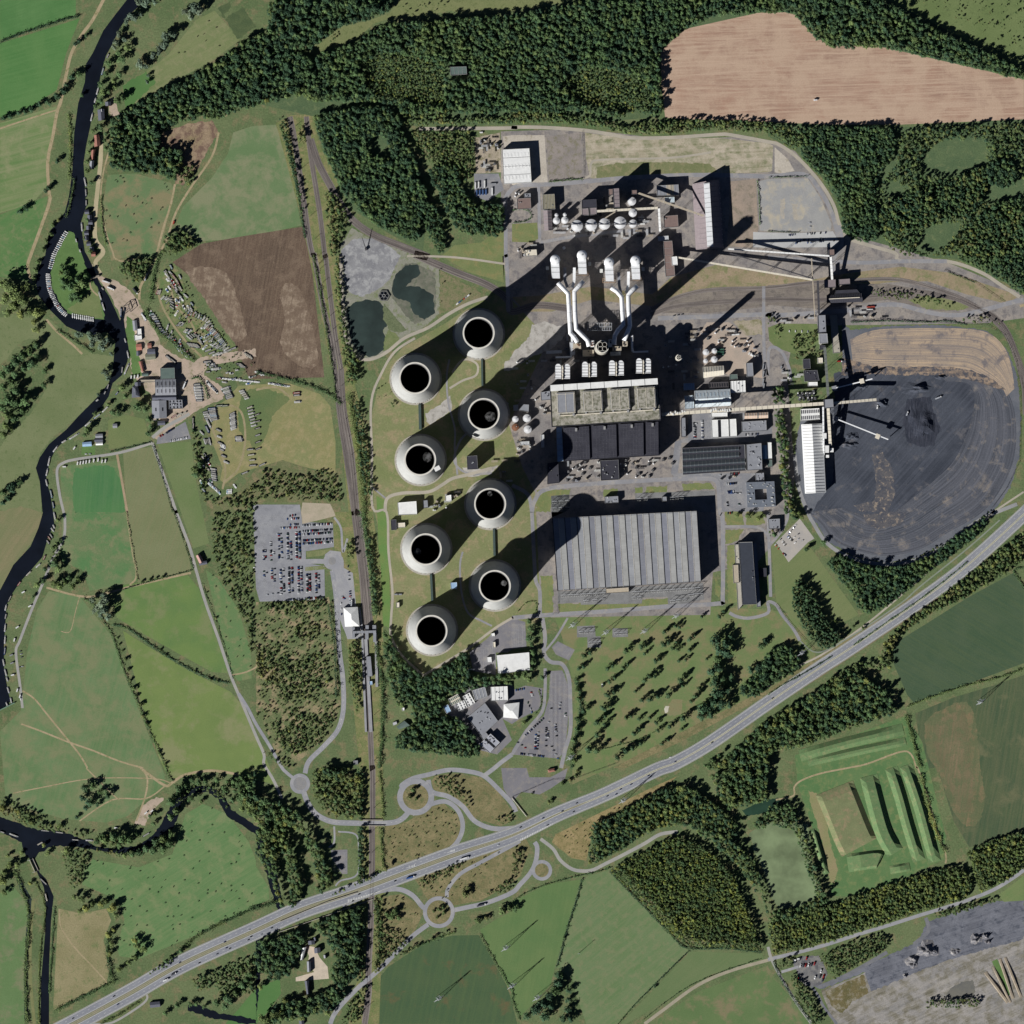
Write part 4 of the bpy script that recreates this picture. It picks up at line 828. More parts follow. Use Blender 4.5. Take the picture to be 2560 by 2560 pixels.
for i in (2,3,4,5,6):
    m_=bpy.data.materials.get('steam')
    if not m_:
        m_=bpy.data.materials.new('steam'); m_.use_nodes=True; t=m_.node_tree; t.nodes.clear(); oo=t.nodes.new('ShaderNodeOutputMaterial'); pv=t.nodes.new('ShaderNodeVolumePrincipled'); pv.inputs['Color'].default_value=(.9,.9,.9,1)
        g_=t.nodes.new('ShaderNodeNewGeometry'); nn=noise(t,g_.outputs['Position'],11,4,.65,dist=1); mm=t.nodes.new('ShaderNodeMapRange'); mm.inputs[1].default_value=.5; mm.inputs[2].default_value=.74; mm.inputs[4].default_value=.09
        t.links.new(nn,mm.inputs[0]); t.links.new(mm.outputs[0],pv.inputs['Density']); t.links.new(pv.outputs[0],oo.inputs['Volume'])
    b=MB(); a=[-.4,.35,1.6,3.4,.3][i-2]; rr=[11,10,5,8,6][i-2]; b.lathe([(.1,92),(rr*.7,97),(rr,104),(rr*.8,112),(.1,117)],16,(24-rr)*math.cos(a),(24-rr)*math.sin(a))
    o=b.build('steam_wisp',m_,None,(TWR[i].location.x,TWR[i].location.y,TWR[i].location.z)); tag(o,'thin white steam curling in the mouth of the '+['','','second eastern','second western','third eastern','third western','southern eastern'][i]+' cooling tower','steam','steam in the tower mouths','stuff')
# culverts between towers
for k_,(s,w) in enumerate((('11:1235,1120 1240,1310',7),('11:1705,780 1708,980',5),('12:1320,470 1330,670',6),('12:1795,130 1800,330',6))):
    q=P(s); b=MB(); b.tube([(q[0][0],q[0][1],1.4),(q[1][0],q[1][1],1.4)],w/2,4,sq=True); o=b.build('culvert',pm('culvert_dark',(74,88,84),(60,72,70))); auto(o,'dark water culvert by the cooling tower','culvert','culverts below the towers')
# ---------------------------------------------------------------- boiler house, turbine hall
HB=58
r,B,Z=bld('boiler_house','huge mossy flat-roofed boiler house with four roof penthouses','building','21:285,975 1098,922 1120,1240 298,1292',HB,'flat',WALLD,MOSS,par=1.2,win=3)
b=MB()
b.prism([B(u,v)[:2] for u,v in ((.004,.01),(.995,.01),(.995,.155),(.004,.155))],HB+.2,HB+4); wst=part(b,'white_roof_strip',WHROOF,r)
for i in range(1,8):
    u=i/8; b=MB(); b.tube([B(u,.01,HB+4.15),B(u,.155,HB+4.15)],.3,4); part(b,'joint',STEELD,wst)
for i,(u0,u1) in enumerate(((.055,.225),(.30,.475),(.55,.725),(.795,.965))):
    rm=CONC if i==0 else MOSS
    b=MB(); b.prism([B(u,v)[:2] for u,v in ((u0,.20),(u1,.20),(u1,.70),(u0,.70))],HB+.2,HB+7); pe=part(b,'penthouse',WALLG if i else CONC,r)
    b=MB(); b.prism([B(u,v)[:2] for u,v in ((u0+.006,.21),(u1-.006,.21),(u1-.006,.69),(u0+.006,.69))],HB+7.02,HB+7.3); part(b,'penthouse_roof',GREYROOF if i==0 else MOSS,pe)
    b=MB()
    for u in (u0+.01,(u0+u1)/2,u1-.01): b.tube([B(u,.22,HB+7.5),B(u,.69,HB+7.5)],.35,4)
    for v in (.24,.68): b.tube([B(u0,v,HB+7.6),B(u1,v,HB+7.6)],.35,4)
    part(b,'walkway',CREAM,pe)
    b=MB(); x,y,_=B(u1-.02,.74); b.box(x,y,HB+.2,4,5,4); x,y,_=B(u0+.02,.72); b.box(x,y,HB+.2,3,3,3); part(b,'plant_box',WALLG,r)
b=MB(); b.prism([B(u,v)[:2] for u,v in ((.09,.74),(.99,.74),(.99,.76),(.09,.76))],HB+.2,HB+1.6); part(b,'walkway',CREAM,r)
TUR=gm('turbine_roof',(64,64,72),(54,54,62),20,fine=1.6,k=.15)
r,B,Z=bld('turbine_hall','long dark-roofed turbine hall in four bays south of the boiler house','building','21:378,1293 1110,1246 1112,1506 390,1550',26,'flat',WALLD,TUR,par=.8,win=2)
for u0,u1 in ((.01,.275),(.315,.555),(.595,.835),(.87,.99)):
    b=MB(); b.prism([B(u,v)[:2] for u,v in ((u0,.02),(u1,.02),(u1,.98),(u0,.98))],26.15,29.2); bay=part(b,'roof_bay',TUR,r)
    b=MB(); n=int((u1-u0)*32)
    for i in range(1,n): u=u0+(u1-u0)*i/n; b.tube([B(u,.03,29.35),B(u,.97,29.35)],.16,4)
    for j in range(1,9): b.tube([B(u0+.005,j/9,29.4),B(u1-.005,j/9,29.4)],.16,4)
    part(b,'glazing_bar',pm('bar_grey',(104,104,112)),bay)
    b=MB(); x,y,_=B((u0+u1)/2-.0,.1); b.box(x,y,29.2,4,6,2.4); part(b,'plant_box',WALLG,bay)
bld('side_annexe','narrow pale blue annexe along the west end of the turbine hall','building','21:332,1292 376,1290 388,1550 342,1556',20,'flat',WALLG,BLUER,ribs=6,ribdir='u')
bld('office_annexe','dark annexe south-west of the turbine hall','building','21:268,1565 348,1552 356,1712 266,1722',14,'flat',WALLD,DKROOF,vents=5,win=3)
bld('control_annexe','black flat-roofed annexe at mid turbine hall, pipes on top','building','21:664,1545 802,1538 808,1688 670,1696',11,'flat',WALLG,DKROOF,vents=10,par=1)
# precipitators
def precip(p,label):
    x,y=P(p)[0]; g=gz(x,y); r=thing('precipitator',label,'dust precipitator',(x,y,g),0,'white precipitators north of the boiler house'); s=TP
    for k_ in (-1,1):
        b=MB(); cx=k_*33*s
        po=[(cx-24*s,-52*s),(cx+24*s,-52*s),(cx+24*s,44*s),(cx+9*s,60*s),(cx-9*s,60*s),(cx-24*s,44*s)]
        b.prism(po,26,56); c=part(b,'casing',WHP,r)
        b=MB()
        for j in range(5): b.tube([(cx-24*s,(-46+j*22)*s,56.2),(cx+24*s,(-46+j*22)*s,56.2)],.35,4)
        for uu in (-24,24): b.tube([(cx+uu*s,-50*s,56.25),(cx+uu*s,44*s,56.25)],.3,4)
        part(b,'roof_rib',STEELD,c)
        b=MB()
        for a in (-18,18):
            for d in (-45,-10,30): b.tube([(cx+a*s,d*s,0),(cx+a*s,d*s,26)],.6,6)
        part(b,'support_leg',STEELD,r)
    b=MB(); b.box(0,-4*s,50,9*s,104*s,8.4); part(b,'centre_gallery',CREAM,r)
    for j in range(4): b=MB(); b.box(0,(-44+j*28)*s,58.4,5*s,8*s,1.2); part(b,'rapper_box',WALLW,r)
for p,l in (('21:380,878','westernmost'),('21:582,862','second from west'),('21:785,852','third from west'),('21:989,836','easternmost')):
    precip(p,'white twin-lobed precipitator, '+l+' of the four behind the boiler house')
# ---------------------------------------------------------------- chimneys
def chimney(p,label,name,H,r0,r1,fr,fo):
    x,y=P(p)[0]; g=gz(x,y); r=thing(name,label,'chimney',(x,y,g))
    b=MB(); b.lathe([(r0,0),(r1+(r0-r1)*.4,H*.4),(r1,H)],40); part(b,'shaft',CONC,r,smooth=True)
    b=MB(); b.lathe([(r1+.02,H-1),(r1+.5,H-1),(r1+.5,H+.4),(r1-.9,H+.4),(r1-.9,H-1)],40); part(b,'rim',RIMM,r)
    b=MB(); b.cyl(0,0,H-.5,H-.1,r1-.95,n=40); part(b,'cap_slab',PAV,r)
    for i in range(4):
        a=PI/4+i*PI/2; fx,fy=fo*math.cos(a),fo*math.sin(a)
        b=MB(); b.lathe([(fr,H-.6),(fr,H+5),(fr-.45,H+5),(fr-.45,H+.1)],24,fx,fy); f=part(b,'flue',RIMM,r)
        b=MB(); b.cyl(fx,fy,H,H+.5,fr-.5,n=20); part(b,'flue_mouth',BLACKM,f)
chimney('21:675,698','giant round concrete chimney with four flues between the pale ducts','main_chimney',194,14,11.4,4.4,5.5)
chimney('21:1252,772','slim round stack with four small flues in the shade','slim_stack',96,6,5.3,2,2.6)
# ---------------------------------------------------------------- ducts and absorbers
def duct(label,pts,w,z,m=WHP,kind='tube',name='flue_duct'):
    q=[(*p,z) for p in P(pts)]; c=q[0]; g=.3; r=thing(name,label,'flue duct',(c[0],c[1],g))
    sm=[(a[0]-c[0],a[1]-c[1],z-g) for a in q]
    b=MB(); b.tube(sm,w/2,16 if kind=='tube' else 4,sq=kind!='tube'); d=part(b,'duct_casing',m,r,smooth=kind=='tube')
    b=MB(); L=0
    for i in range(len(sm)-1):
        A,C=Vector(sm[i]),Vector(sm[i+1]); n=max(1,int((C-A).length/17)); dd=(C-A).normalized()
        for k_ in range(n):
            p_=A+(C-A)*(k_/n); b.tube([p_-dd*.18,p_+dd*.18],w/2+.18,16 if kind=='tube' else 4,sq=kind!='tube')
    part(b,'joint_ring',WALLG,d)
    for i in range(len(sm)):
        for sg in (-1,1):
            if i%2==0: b=MB(); b.tube([(sm[i][0]+sg*w*.35,sm[i][1],0),(sm[i][0]+sg*w*.3,sm[i][1],z-g-w*.3)],.5,6); part(b,'support_leg',STEELD,r)
duct('white round flue duct, outermost of the western pair','21:345,205 375,235 424,288 432,430 440,585 470,615 492,655',8.4,34)
duct('white round flue duct, inner one of the western pair','21:540,192 500,235 470,272 475,420 484,555 530,600 570,640 580,685',8.4,34)
duct('white round flue duct, inner one of the eastern pair','21:745,242 790,270 826,312 832,420 838,520 800,560 774,604 770,672',8.4,34)
duct('white round flue duct, outermost of the eastern pair','21:945,226 905,262 875,302 880,420 888,530 865,590 842,640',8.4,34)
for i,(s,w) in enumerate((('21:398,90 400,190 418,240',6),('21:470,90 468,190 455,240',6),('21:804,125 808,225 822,285',6),('21:878,120 876,225 862,285',6))):
    duct('short tapering square duct, number of bends one, '+['westernmost','second','third','easternmost'][i]+' between the absorbers',s,7.4,24,GREYROOF if i%2==0 else WHP,'sq','square_duct')
duct('flat white L-shaped duct on the west flank','21:328,766 445,762 455,700 450,600',5,20,WHP,'sq','square_duct'); duct('flat white L-shaped duct on the east flank','21:1028,722 915,726 905,690 905,600',5,22,WHP,'sq','square_duct')
duct('pale straight duct in the shade west of the chimney','21:258,728 376,722',8,14,STEEL,'sq','square_duct')
def absorber(p,label,side):
    x,y=P(p)[0]; g=gz(x,y); r=thing('absorber_tower',label,'absorber tower',(x,y,g),0,'white flue gas absorbers')
    R_=38*TP
    b=MB(); b.lathe([(R_,0),(R_,42)]+[(R_*math.cos(a),42+R_*.45*math.sin(a)) for a in np.linspace(.1,PI/2-.02,6)],28); part(b,'vessel',WHP,r,smooth=True)
    b=MB(); b.cyl(0,0,45.5,47.4,1.1,n=12); part(b,'top_nozzle',WALLW,r)
    b=MB(); s=TP; po=[(-30*s,-40*s),(34*s,-40*s),(38*s,-92*s),(-22*s,-150*s),(34*s,-150*s)]
    b.prism([(-33*s,-25*s),(30*s,-25*s),(36*s,-140*s),(-24*s,-140*s)],20,40); o=part(b,'outlet_duct',WHP,r)
    for t in (-60,-95): b=MB(); b.tube([(-30*s,t*s,40.2),(34*s,t*s,40.2)],.35,4); part(b,'joint_ring',WALLG,o)
    b=MB()
    for i in range(7):
        xx=(-48+i*16)*s
        for yy in (-118,-150): b.tube([(xx,yy*s,0),(xx,yy*s,22)],.3,4)
    for zz in (6,12,18,22):
        for yy in (-118,-134,-150): b.tube([(-48*s,yy*s,zz),(48*s,yy*s,zz)],.35,4)
        for xx in (-48,-16,16,48): b.tube([(xx*s,-118*s,zz),(xx*s,-150*s,zz)],.35,4)
    part(b,'access_scaffold',pm('steel_brown',(150,128,104),(120,100,84)),r)
    b=MB(); b.box(side*58*s,-62*s,0,22*s,26*s,26); part(b,'stair_tower',WALLW,r)
for p,l,s in (('21:325,32','westernmost white domed absorber tower',-1),('21:527,-2','second white domed absorber from the west',1),('21:731,52','third white domed absorber from the west',-1),('21:930,38','easternmost white domed absorber tower',1)): absorber(p,l,s)
# scaffold frame north of the chimney
x,y=P('21:662,535')[0]; r=thing('steel_frame','open white steel pipe frame standing north of the main chimney','steel frame',(x,y,gz(x,y)))
b=MB(); s=TP
for zz in (14,20):
    for j in range(3): b.tube([(-90*s,(-28+j*28)*s,zz),(90*s,(-28+j*28)*s,zz)],.35,4)
    for i in range(11): b.tube([((-90+i*18)*s,-28*s,zz),((-90+i*18)*s,28*s,zz)],.3,4); b.tube([((-90+i*18)*s,-28*s,zz),((-72+i*18)*s if i<10 else 90*s,28*s,zz)],.22,4)
part(b,'deck_truss',STEEL,r); b=MB()
for i in range(6):
    for j in (-28,28): b.tube([((-90+i*36)*s,j*s,0),((-90+i*36)*s,j*s,20)],.4,5)
part(b,'frame_leg',STEEL,r)
# duct root boxes near chimney
for p,w,d,h,mt in (('21:490,682',60,44,30,TANR),('21:575,735',90,50,26,TANR),('21:790,700',70,34,30,TANR),('21:780,738',80,30,24,WALLW),('21:852,665',40,40,30,TANR),('21:605,665',28,50,34,WHROOF),('21:740,660',26,60,34,WHROOF),('21:455,700',40,100,22,STEEL),('21:905,680',20,90,20,STEEL)):
    x,y=P(p)[0]; g=gz(x,y); o=thing('fan_house',None,'plant building',(x,y,g)); auto(o,'boxy fan house at the foot of a duct','plant building','fan houses beside the main chimney')
    b=MB(); b.box(0,0,0,w*TP,d*TP,h,.03); part(b,'wall',WALLG,o); b=MB(); b.box(0,0,h+.02,w*TP*.96,d*TP*.94,.6,.03); part(b,'roof',mt,o)
    b=MB(); 
    for k_ in range(3): b.box(random.uniform(-.3,.3)*w*TP,random.uniform(-.3,.3)*d*TP,h+.62,2.4,1.8,1.5)
    part(b,'vent',random.choice([STEELD,STEEL,RUSTY]),o)
# ---------------------------------------------------------------- tanks
def tank(p,r_,h,label=None,m=SILV,cone=.25,walk=True,look='round storage tank'):
    x,y=P(p)[0]; g=gz(x,y); t=thing('storage_tank',label,'tank',(x,y,g)); R_=r_*TP
    if not label: auto(t,look,'tank')
    b=MB(); b.lathe([(R_,0),(R_,h)],32); part(b,'tank_wall',m,t,smooth=True)
    b=MB(); b.lathe([(R_+.15,h-.4),(R_+.15,h+.1),(R_*.5,h+R_*cone*.55),(.05,h+R_*cone)],32); ro=part(b,'roof',m,t)
    b=MB()
    for i in range(24): a=2*PI*i/24; b.tube([(R_*math.cos(a),R_*math.sin(a),h),(R_*math.cos(a),R_*math.sin(a),h+1.1)],.06,4)
    for i in range(24): a=2*PI*i/24; c=2*PI*(i+1)/24; b.tube([(R_*math.cos(a),R_*math.sin(a),h+1.1),(R_*math.cos(c),R_*math.sin(c),h+1.1)],.08,4)
    part(b,'handrail',STEELD,ro)
    b=MB(); b.box(R_*.3,R_*.2,h+R_*cone*.7,1.2,1.2,1.3); part(b,'hatch',STEEL,ro)
for p,r_,l in (('20:490,1707',44,'wide pale silo at the western end of the silo row'),('20:598,1700',44,'wide pale pinkish silo, second from the west in the silo row'),('20:697,1693',43,'wide pale silo in the middle of the silo row'),('20:815,1683',46,'largest pale silo, fourth from the west in the silo row'),('20:912,1690',31,'narrower pale silo at the eastern end of the silo row'),('20:910,1610',31,'narrow pale silo half hidden below the conveyor bridge'),('20:903,1522',32,'domed silver silo north of the silo row')):
    tank(p,r_,24,l,SILV,.3)
for p,r_,h in (('20:335,1667',27,14),('20:398,1663',27,14),('20:335,1625',14,18),('20:398,1622',14,18),('20:392,1872',12,9),('20:420,1728',9,8)): tank(p,r_,h,None,SILV,.4,look='small silver process tank')
for p,r_,l in (('21:1463,727',24,'silver tank, largest of the four in the eastern fuel compound'),('21:1526,717',20,'silver tank at the north-east corner of the fuel compound'),('21:1460,793',18,'small silver tank at the south-west corner of the fuel compound'),('21:1525,782',25,'silver tank at the south-east corner of the fuel compound')): tank(p,r_,9,l)
tank('21:25,1232',24,11,'silver tank, north-west of the four beside the cooling towers'); tank('21:112,1225',30,11,'silver tank, north-east of the four beside the cooling towers')
tank('21:25,1293',27,11,'rusty orange-brown tank beside the silver tanks',RUSTY); tank('21:118,1310',30,11,'silver tank, south-east of the four beside the cooling towers')
# hexagonal basin
x,y=P('11:965,300')[0]; r=thing('hexagonal_basin','hexagonal concrete settling basin with a central drum between the lagoons','settling basin',(x,y,gz(x,y)))
b=MB(); hx=lambda q:[(q*TP*math.cos(PI/3*i),q*TP*math.sin(PI/3*i)) for i in range(6)]
o,i_=hx(46),hx(36); n=6
b.add([(a,c,2) for a,c in o]+[(a,c,2) for a,c in i_]+[(a,c,0) for a,c in o]+[(a,c,.5) for a,c in i_],[(k,(k+1)%6,(k+1)%6+6,k+6) for k in range(6)]+[(k+12,(k+1)%6+12,(k+1)%6,k) for k in range(6)]+[(k+6,(k+1)%6+6,(k+1)%6+18,k+18) for k in range(6)]); part(b,'rim_wall',pm('basin_concrete',(112,112,108)),r)
b=MB(); b.prism(hx(36),.3,.8); part(b,'basin_water',RIV,r); b=MB(); b.lathe([(14*TP,.8),(14*TP,3),(9*TP,3),(9*TP,.9)],6); part(b,'centre_drum',WALLG,r)
b=MB()
for i in range(6): a=PI/3*i+PI/6; b.tube([(14*TP*math.cos(a),14*TP*math.sin(a),2.2),(36*TP*math.cos(a)*.87,36*TP*math.sin(a)*.87,2.2)],.25,4)
part(b,'weir_arm',WALLG,r)
# ---------------------------------------------------------------- northern process area
bld('white_warehouse','white ribbed warehouse with four roof bays in the north-west yard','building','10:1858,1130 2063,1120 2080,1378 1870,1390',12,'flat',WALLW,WHROOF,ribs=4,ribm=WALLD,ribdir='u',lights=(8,3),lm=WHROOF,par=.5)
bld('process_shed','olive ribbed shed west of the silo row','building','20:230,1470 320,1465 326,1580 233,1584',12,'flat',WALLG,pm('roof_olive',(140,134,112),(126,120,100)),ribs=8,vents=2)
bld('process_shed','long mauve shed south of the olive ribbed shed','building','20:238,1590 296,1588 303,1738 246,1742',11,'gv',WALLG,MAUVE,ribs=6,ribdir='u')
bld('process_shed','small brown-roofed building north of the oval hedge','building','20:38,1500 140,1494 145,1576 40,1582',9,'flat',WALLG,BROWNR,vents=2)
bld('process_shed','grey roofed electrical house beside the brown-roofed building','building','20:90,1462 140,1460 142,1490 92,1492',8,'flat',WALLG,GREYROOF,vents=3)
bld('process_block','dark tall process block north-west of the silos','building','20:525,1512 636,1506 638,1570 527,1574',22,'flat',WALLD,DKROOF)
bld('process_block','low pinkish block, western twin below the dark process block','building','20:525,1578 575,1574 580,1628 528,1630',16,'flat',WALLG,MAUVE); bld('process_block','low pinkish block, eastern twin below the dark process block','building','20:584,1572 637,1569 638,1622 587,1626',16,'flat',WALLG,MAUVE)
bld('lime_tower','tallest mauve tower block casting a long shadow north of the silos','building','20:760,1428 806,1425 813,1570 768,1572',40,'flat',WALLD,MAUVE,ribs=5,ribdir='u'); bld('process_block','brown lean-to west of the mauve tower block','building','20:725,1430 759,1428 760,1470 730,1480',20,'flat',WALLD,BROWNR)
bld('process_block','low tan gabled block south-west of the mauve tower','building','20:735,1530 766,1528 768,1580 700,1590',14,'flat',WALLG,TANR)
bld('transfer_tower','square transfer tower at the western end of the slanting conveyor','building','20:900,1440 940,1438 942,1470 902,1472',32,'flat',WALLD,BROWNR)
bld('plant_shed','grey panelled shed north of the slanting conveyor','building','20:1090,1402 1255,1394 1260,1474 1093,1480',13,'flat',WALLG,GREYROOF,bands=[(.45,.62,TANR),(.62,.78,pm('roof_beige',(160,152,136)))],ribs=6)
bld('plant_shed','small light-blue panelled shed below the slanting conveyor','building','20:1152,1490 1224,1486 1226,1530 1154,1534',8,'flat',WALLW,LIGHTP,ribs=8)
bld('plant_shed','square taupe building between silos and gypsum store','building','20:1143,1632 1250,1624 1256,1714 1147,1722',11,'flat',WALLG,BROWNR,vents=2)
bld('plant_shed','white lean-to roof east of the silo yard','building','20:1100,1785 1180,1780 1182,1815 1102,1820',10,'flat',WALLW,STEEL)
r,B,Z=bld('gypsum_store','steep-gabled gypsum store, brown west slope and black east slope','building','20:1368,1392 1558,1360 1590,1868 1394,1880',3,'gv',WALLD,MAUVE,ribs=13,ribm=STEELD,ribdir='u',rise=23)
b=MB(); v=[B(.40,.02,23.2),B(.63,.02,23.2),B(.63,.98,23.2),B(.40,.98,23.2)]; b.prism([q[:2] for q in v],22.8,27.5); wv_=part(b,'ridge_gallery',WHP,r)
b=MB()
for i in range(14): b.tube([B(.40,.03+.94*i/13,27.7),B(.63,.03+.94*i/13,27.7)],.25,4)
part(b,'gallery_rib',WALLG,wv_); b=MB()
for i in range(13): x,y,_=B(1.02,.04+.92*i/12); b.box(x,y,1,1.2,1.2,3.2)
part(b,'buttress_cap',CREAM,r)
bld('plant_shed','mauve shed with white roof slots south of the silos, casting onto the apron','building','20:1140,1822 1208,1818 1230,2082 1158,2090',12,'flat',WALLG,BROWNR,ribs=5,ribdir='u'); bld('plant_shed','white box on the north-west end of the long trestle','building','21:1200,8 1245,4 1250,70 1206,74',16,'flat',WALLW,WHROOF)
loft('slanting open conveyor bridge from the transfer tower to the gypsum store','conveyor','20:950,1460 1445,1632',3.6,26,24,TANR,WALLW,name='conveyor_bridge'); loft('level pipe bridge above the silo row','pipe bridge','20:640,1597 1100,1572',4.4,20,20,CREAM,WALLW,name='pipe_bridge')
loft('short white conveyor bridge running south from the pipe bridge','conveyor','20:1107,1575 1117,1750',4,20,10,WHROOF,WALLD,name='conveyor_bridge'); loft('tan inclined frame between silos and pipe bridge','pipe bridge','20:700,1650 780,1600',2,22,22,TANR,name='pipe_bridge'); loft('walkway bridge across the tops of the wide silos','walkway','20:440,1695 960,1697',1.4,26.5,26.5,STEELD,name='walkway_bridge',legs=False,hh=1)
loft('long gravel-coloured trestle running east from the white box','conveyor','21:1250,12 1932,135;31:0,125 330,182',3.2,12,22,CREAM,WALLW,name='conveyor_bridge'); loft('northern slender white conveyor skirting the staff lot','conveyor','20:1630,1880 1932,1904;30:0,1905 460,1935',2.8,10,26,WHROOF,WALLW,name='conveyor_bridge')
loft('thin dark conveyor bridge cutting diagonally to the junction tower','conveyor','21:1640,-20 1932,40;31:0,38 340,175',2.2,20,24,STEELD,STEELD,name='conveyor_bridge')
# conveyors, coal side
loft('long white conveyor gallery running from the boiler house east to the coal junction','conveyor','21:1125,1197 1932,1160;31:0,1145 415,1115',6.2,30,30,CREAM,STEELD,name='conveyor_gallery')
for s,l in (('21:1160,1180 1300,1190','white roof clutter of ducts at the boiler house end of the gallery'),('21:1500,1175 1640,1165','patched white sheeting midway along the gallery')):
    q=P(s); x,y=(q[0][0]+q[1][0])/2,(q[0][1]+q[1][1])/2; b=MB()
    for i in range(9): b.box(q[0][0]+(q[1][0]-q[0][0])*i/8-x,random.uniform(-3,3),33.4,2.6,random.uniform(2,6),random.uniform(.5,1.5),random.uniform(-.3,.3))
    tag(b.build('roof_ducts',WHROOF,None,(x,y,0.3)),l,'roof ducts')
loft('conveyor gallery running east over the coal to the loader','conveyor','31:490,1112 815,1085',5,30,24,CREAM,STEELD); loft('conveyor gallery running north from the junction tower','conveyor','31:452,1080 425,690',5,30,24,pm('roof_grey_green',(116,120,116)),STEELD)
loft('western of two white conveyors beside the coal store','conveyor','31:412,1140 420,1560',3,26,8,WHP,WALLG); loft('eastern of two white conveyors beside the coal store','conveyor','31:450,1150 468,1430',5.4,26,14,CREAM,STEELD)
loft('dark conveyor gallery crossing the sidings from the north hopper','conveyor','31:372,190 382,440',4,26,24,STEELD,STEELD); loft('pale tall conveyor frame west of the dark gallery','conveyor','31:325,20 352,490',1.8,22,22,TANR,TANR,name='conveyor_bridge'); loft('twin-pipe conveyor dropping to the siding hopper','conveyor','31:470,10 482,180',4,24,14,WHROOF,WALLG)
bld('junction_tower','tall grey coal junction tower where all conveyors meet','building','31:418,1085 485,1080 491,1146 421,1152',42,'flat',WALLD,GREYROOF,win=3)
bld('coal_store','long white ribbed coal store with skewed gable ends','building','31:255,1277 403,1270 430,1780 283,1788',14,'gv',WALLW,WHROOF,ribs=22,ribm=WALLD,ribdir='u',rise=7)
bld('store_annexe','white annexe with slotted rooflights north of the coal store','building','31:245,1156 385,1149 390,1235 247,1246',14,'flat',WALLW,WHROOF,lights=(10,2),lm=WALLD)
for p,w,d,h,l in (('31:424,1358',28,40,22,'upper white drive house on the western conveyor'),('31:443,1458',28,52,20,'lower white drive house on the western conveyor'),('31:447,1512',22,20,14,'small white drive house at the conveyor foot'),('31:480,1466',24,28,16,'white box east of the conveyor foot')):
    x,y=P(p)[0]; o=thing('drive_house',l,'drive house',(x,y,gz(x,y))); b=MB(); b.box(0,0,0,w*TP,d*TP,h); part(b,'wall',WALLW,o); b=MB(); b.box(0,0,h+.02,w*TP*1.05,d*TP*1.05,.4); part(b,'roof',WHROOF,o)
for s,h,l in (('31:372,450 430,447 436,578 377,582',28,'tall dark transfer house at the siding conveyor'),):
    bld('transfer_house',l,'building',s,h,'flat',WALLD,GREYROOF,vents=3)
bld('transfer_house','white-capped transfer house with a grey flat roof','building','31:382,588 443,587 449,658 385,664',24,'flat',WALLW,GREYROOF); bld('transfer_house','small dark house below the white-capped one','building','31:390,676 430,674 432,706 392,708',14,'flat',WALLD,DKROOF)
bld('unloading_hall','black wagon unloading hall with a pale ridge strip','building','31:443,298 705,284 712,345 444,354',12,'gu',WALLD,DKROOF,ribs=20,ribm=STEELD,rise=3); bld('unloading_hall_roof','raised dark clerestory hall behind the unloading hall','building','31:510,262 668,254 690,280 500,290',14,'flat',WALLD,DKROOF)
b=MB(); q=P('31:460,326 690,314'); b.tube([(*q[0],15.2),(*q[1],15.2)],1,4,sq=True); tag(b.build('ridge_vent',CREAM),'pale ridge ventilator strip above the unloading hall','ventilator')
bld('siding_hopper','mauve-roofed hopper house over the sidings','building','31:422,183 508,178 510,238 424,242',16,'flat',WALLD,MAUVE); bld('siding_hopper','lower mauve-roofed hopper house, the eastern one','building','31:530,178 616,172 618,214 532,220',14,'flat',WALLD,MAUVE); bld('north_hopper','tall dark hopper tower on the perimeter road edge','building','30:455,1888 495,1885 497,1932 456,1932',34,'flat',WALLD,BROWNR)
bld('coal_office','slate flat-roofed coal office, the northern block','building','31:262,780 315,777 320,850 265,853',9,'flat',WALLG,DKROOF,win=2); bld('coal_office','slate flat-roofed coal office, the larger southern block','building','31:268,865 370,862 386,940 274,948',10,'flat',WALLG,DKROOF,win=2,vents=6)
bld('white_shed','white lean-to roof south of the coal office','building','31:300,952 373,950 374,982 301,983',5,'flat',WALLW,WHROOF); bld('white_shed','small white square shed beside the gallery','building','31:373,770 412,768 413,810 375,811',5,'flat',WALLW,CREAM)
bld('workshop_strip','long narrow store along the coal yard entrance','building','31:465,445 520,442 545,730 490,735',4,'flat',WALLG,pm('roof_sand',(170,164,152)),vents=5)
def stacker(p0,p1,p2,label,base):
    q=P(p0+' '.join(['']) ) if 0 else P(p0)+P(p1)+P(p2); a,c,k_=q; g=.9
    r=thing('boom_stacker',label,'coal stacker',(a[0],a[1],g)); d=Vector((c[0]-a[0],c[1]-a[1],0)); 
    b=MB(); b.box(0,0,0,8,8,9,math.atan2(d.y,d.x),taper=.8); part(b,'portal',STEELD,r); b=MB(); b.box(0,0,9,9.5,9.5,2.5,math.atan2(d.y,d.x)); part(b,'machinery_house',GREYROOF,r)
    b=MB(); b.tube([(d.x*.05,d.y*.05,12),(d.x,d.y,17)],1.5,4,sq=True); bm=part(b,'boom',WHP,r)
    m_=Vector((k_[0]-a[0],k_[1]-a[1],0)); b=MB(); b.box(m_.x,m_.y,15,8,9,4,math.atan2(d.y,d.x)); part(b,'cab',CREAM,bm)
    b=MB(); b.tube([(d.x*.98,d.y*.98,4),(d.x*.98,d.y*.98,17)],.9,8); part(b,'chute',STEELD,bm)
stacker('31:500,1000','31:785,928','31:706,945','white boom stacker reaching north-east over the coal','n'); stacker('31:510,1228','31:905,1386','31:825,1362','longer white boom stacker reaching south-east over the coal','s')
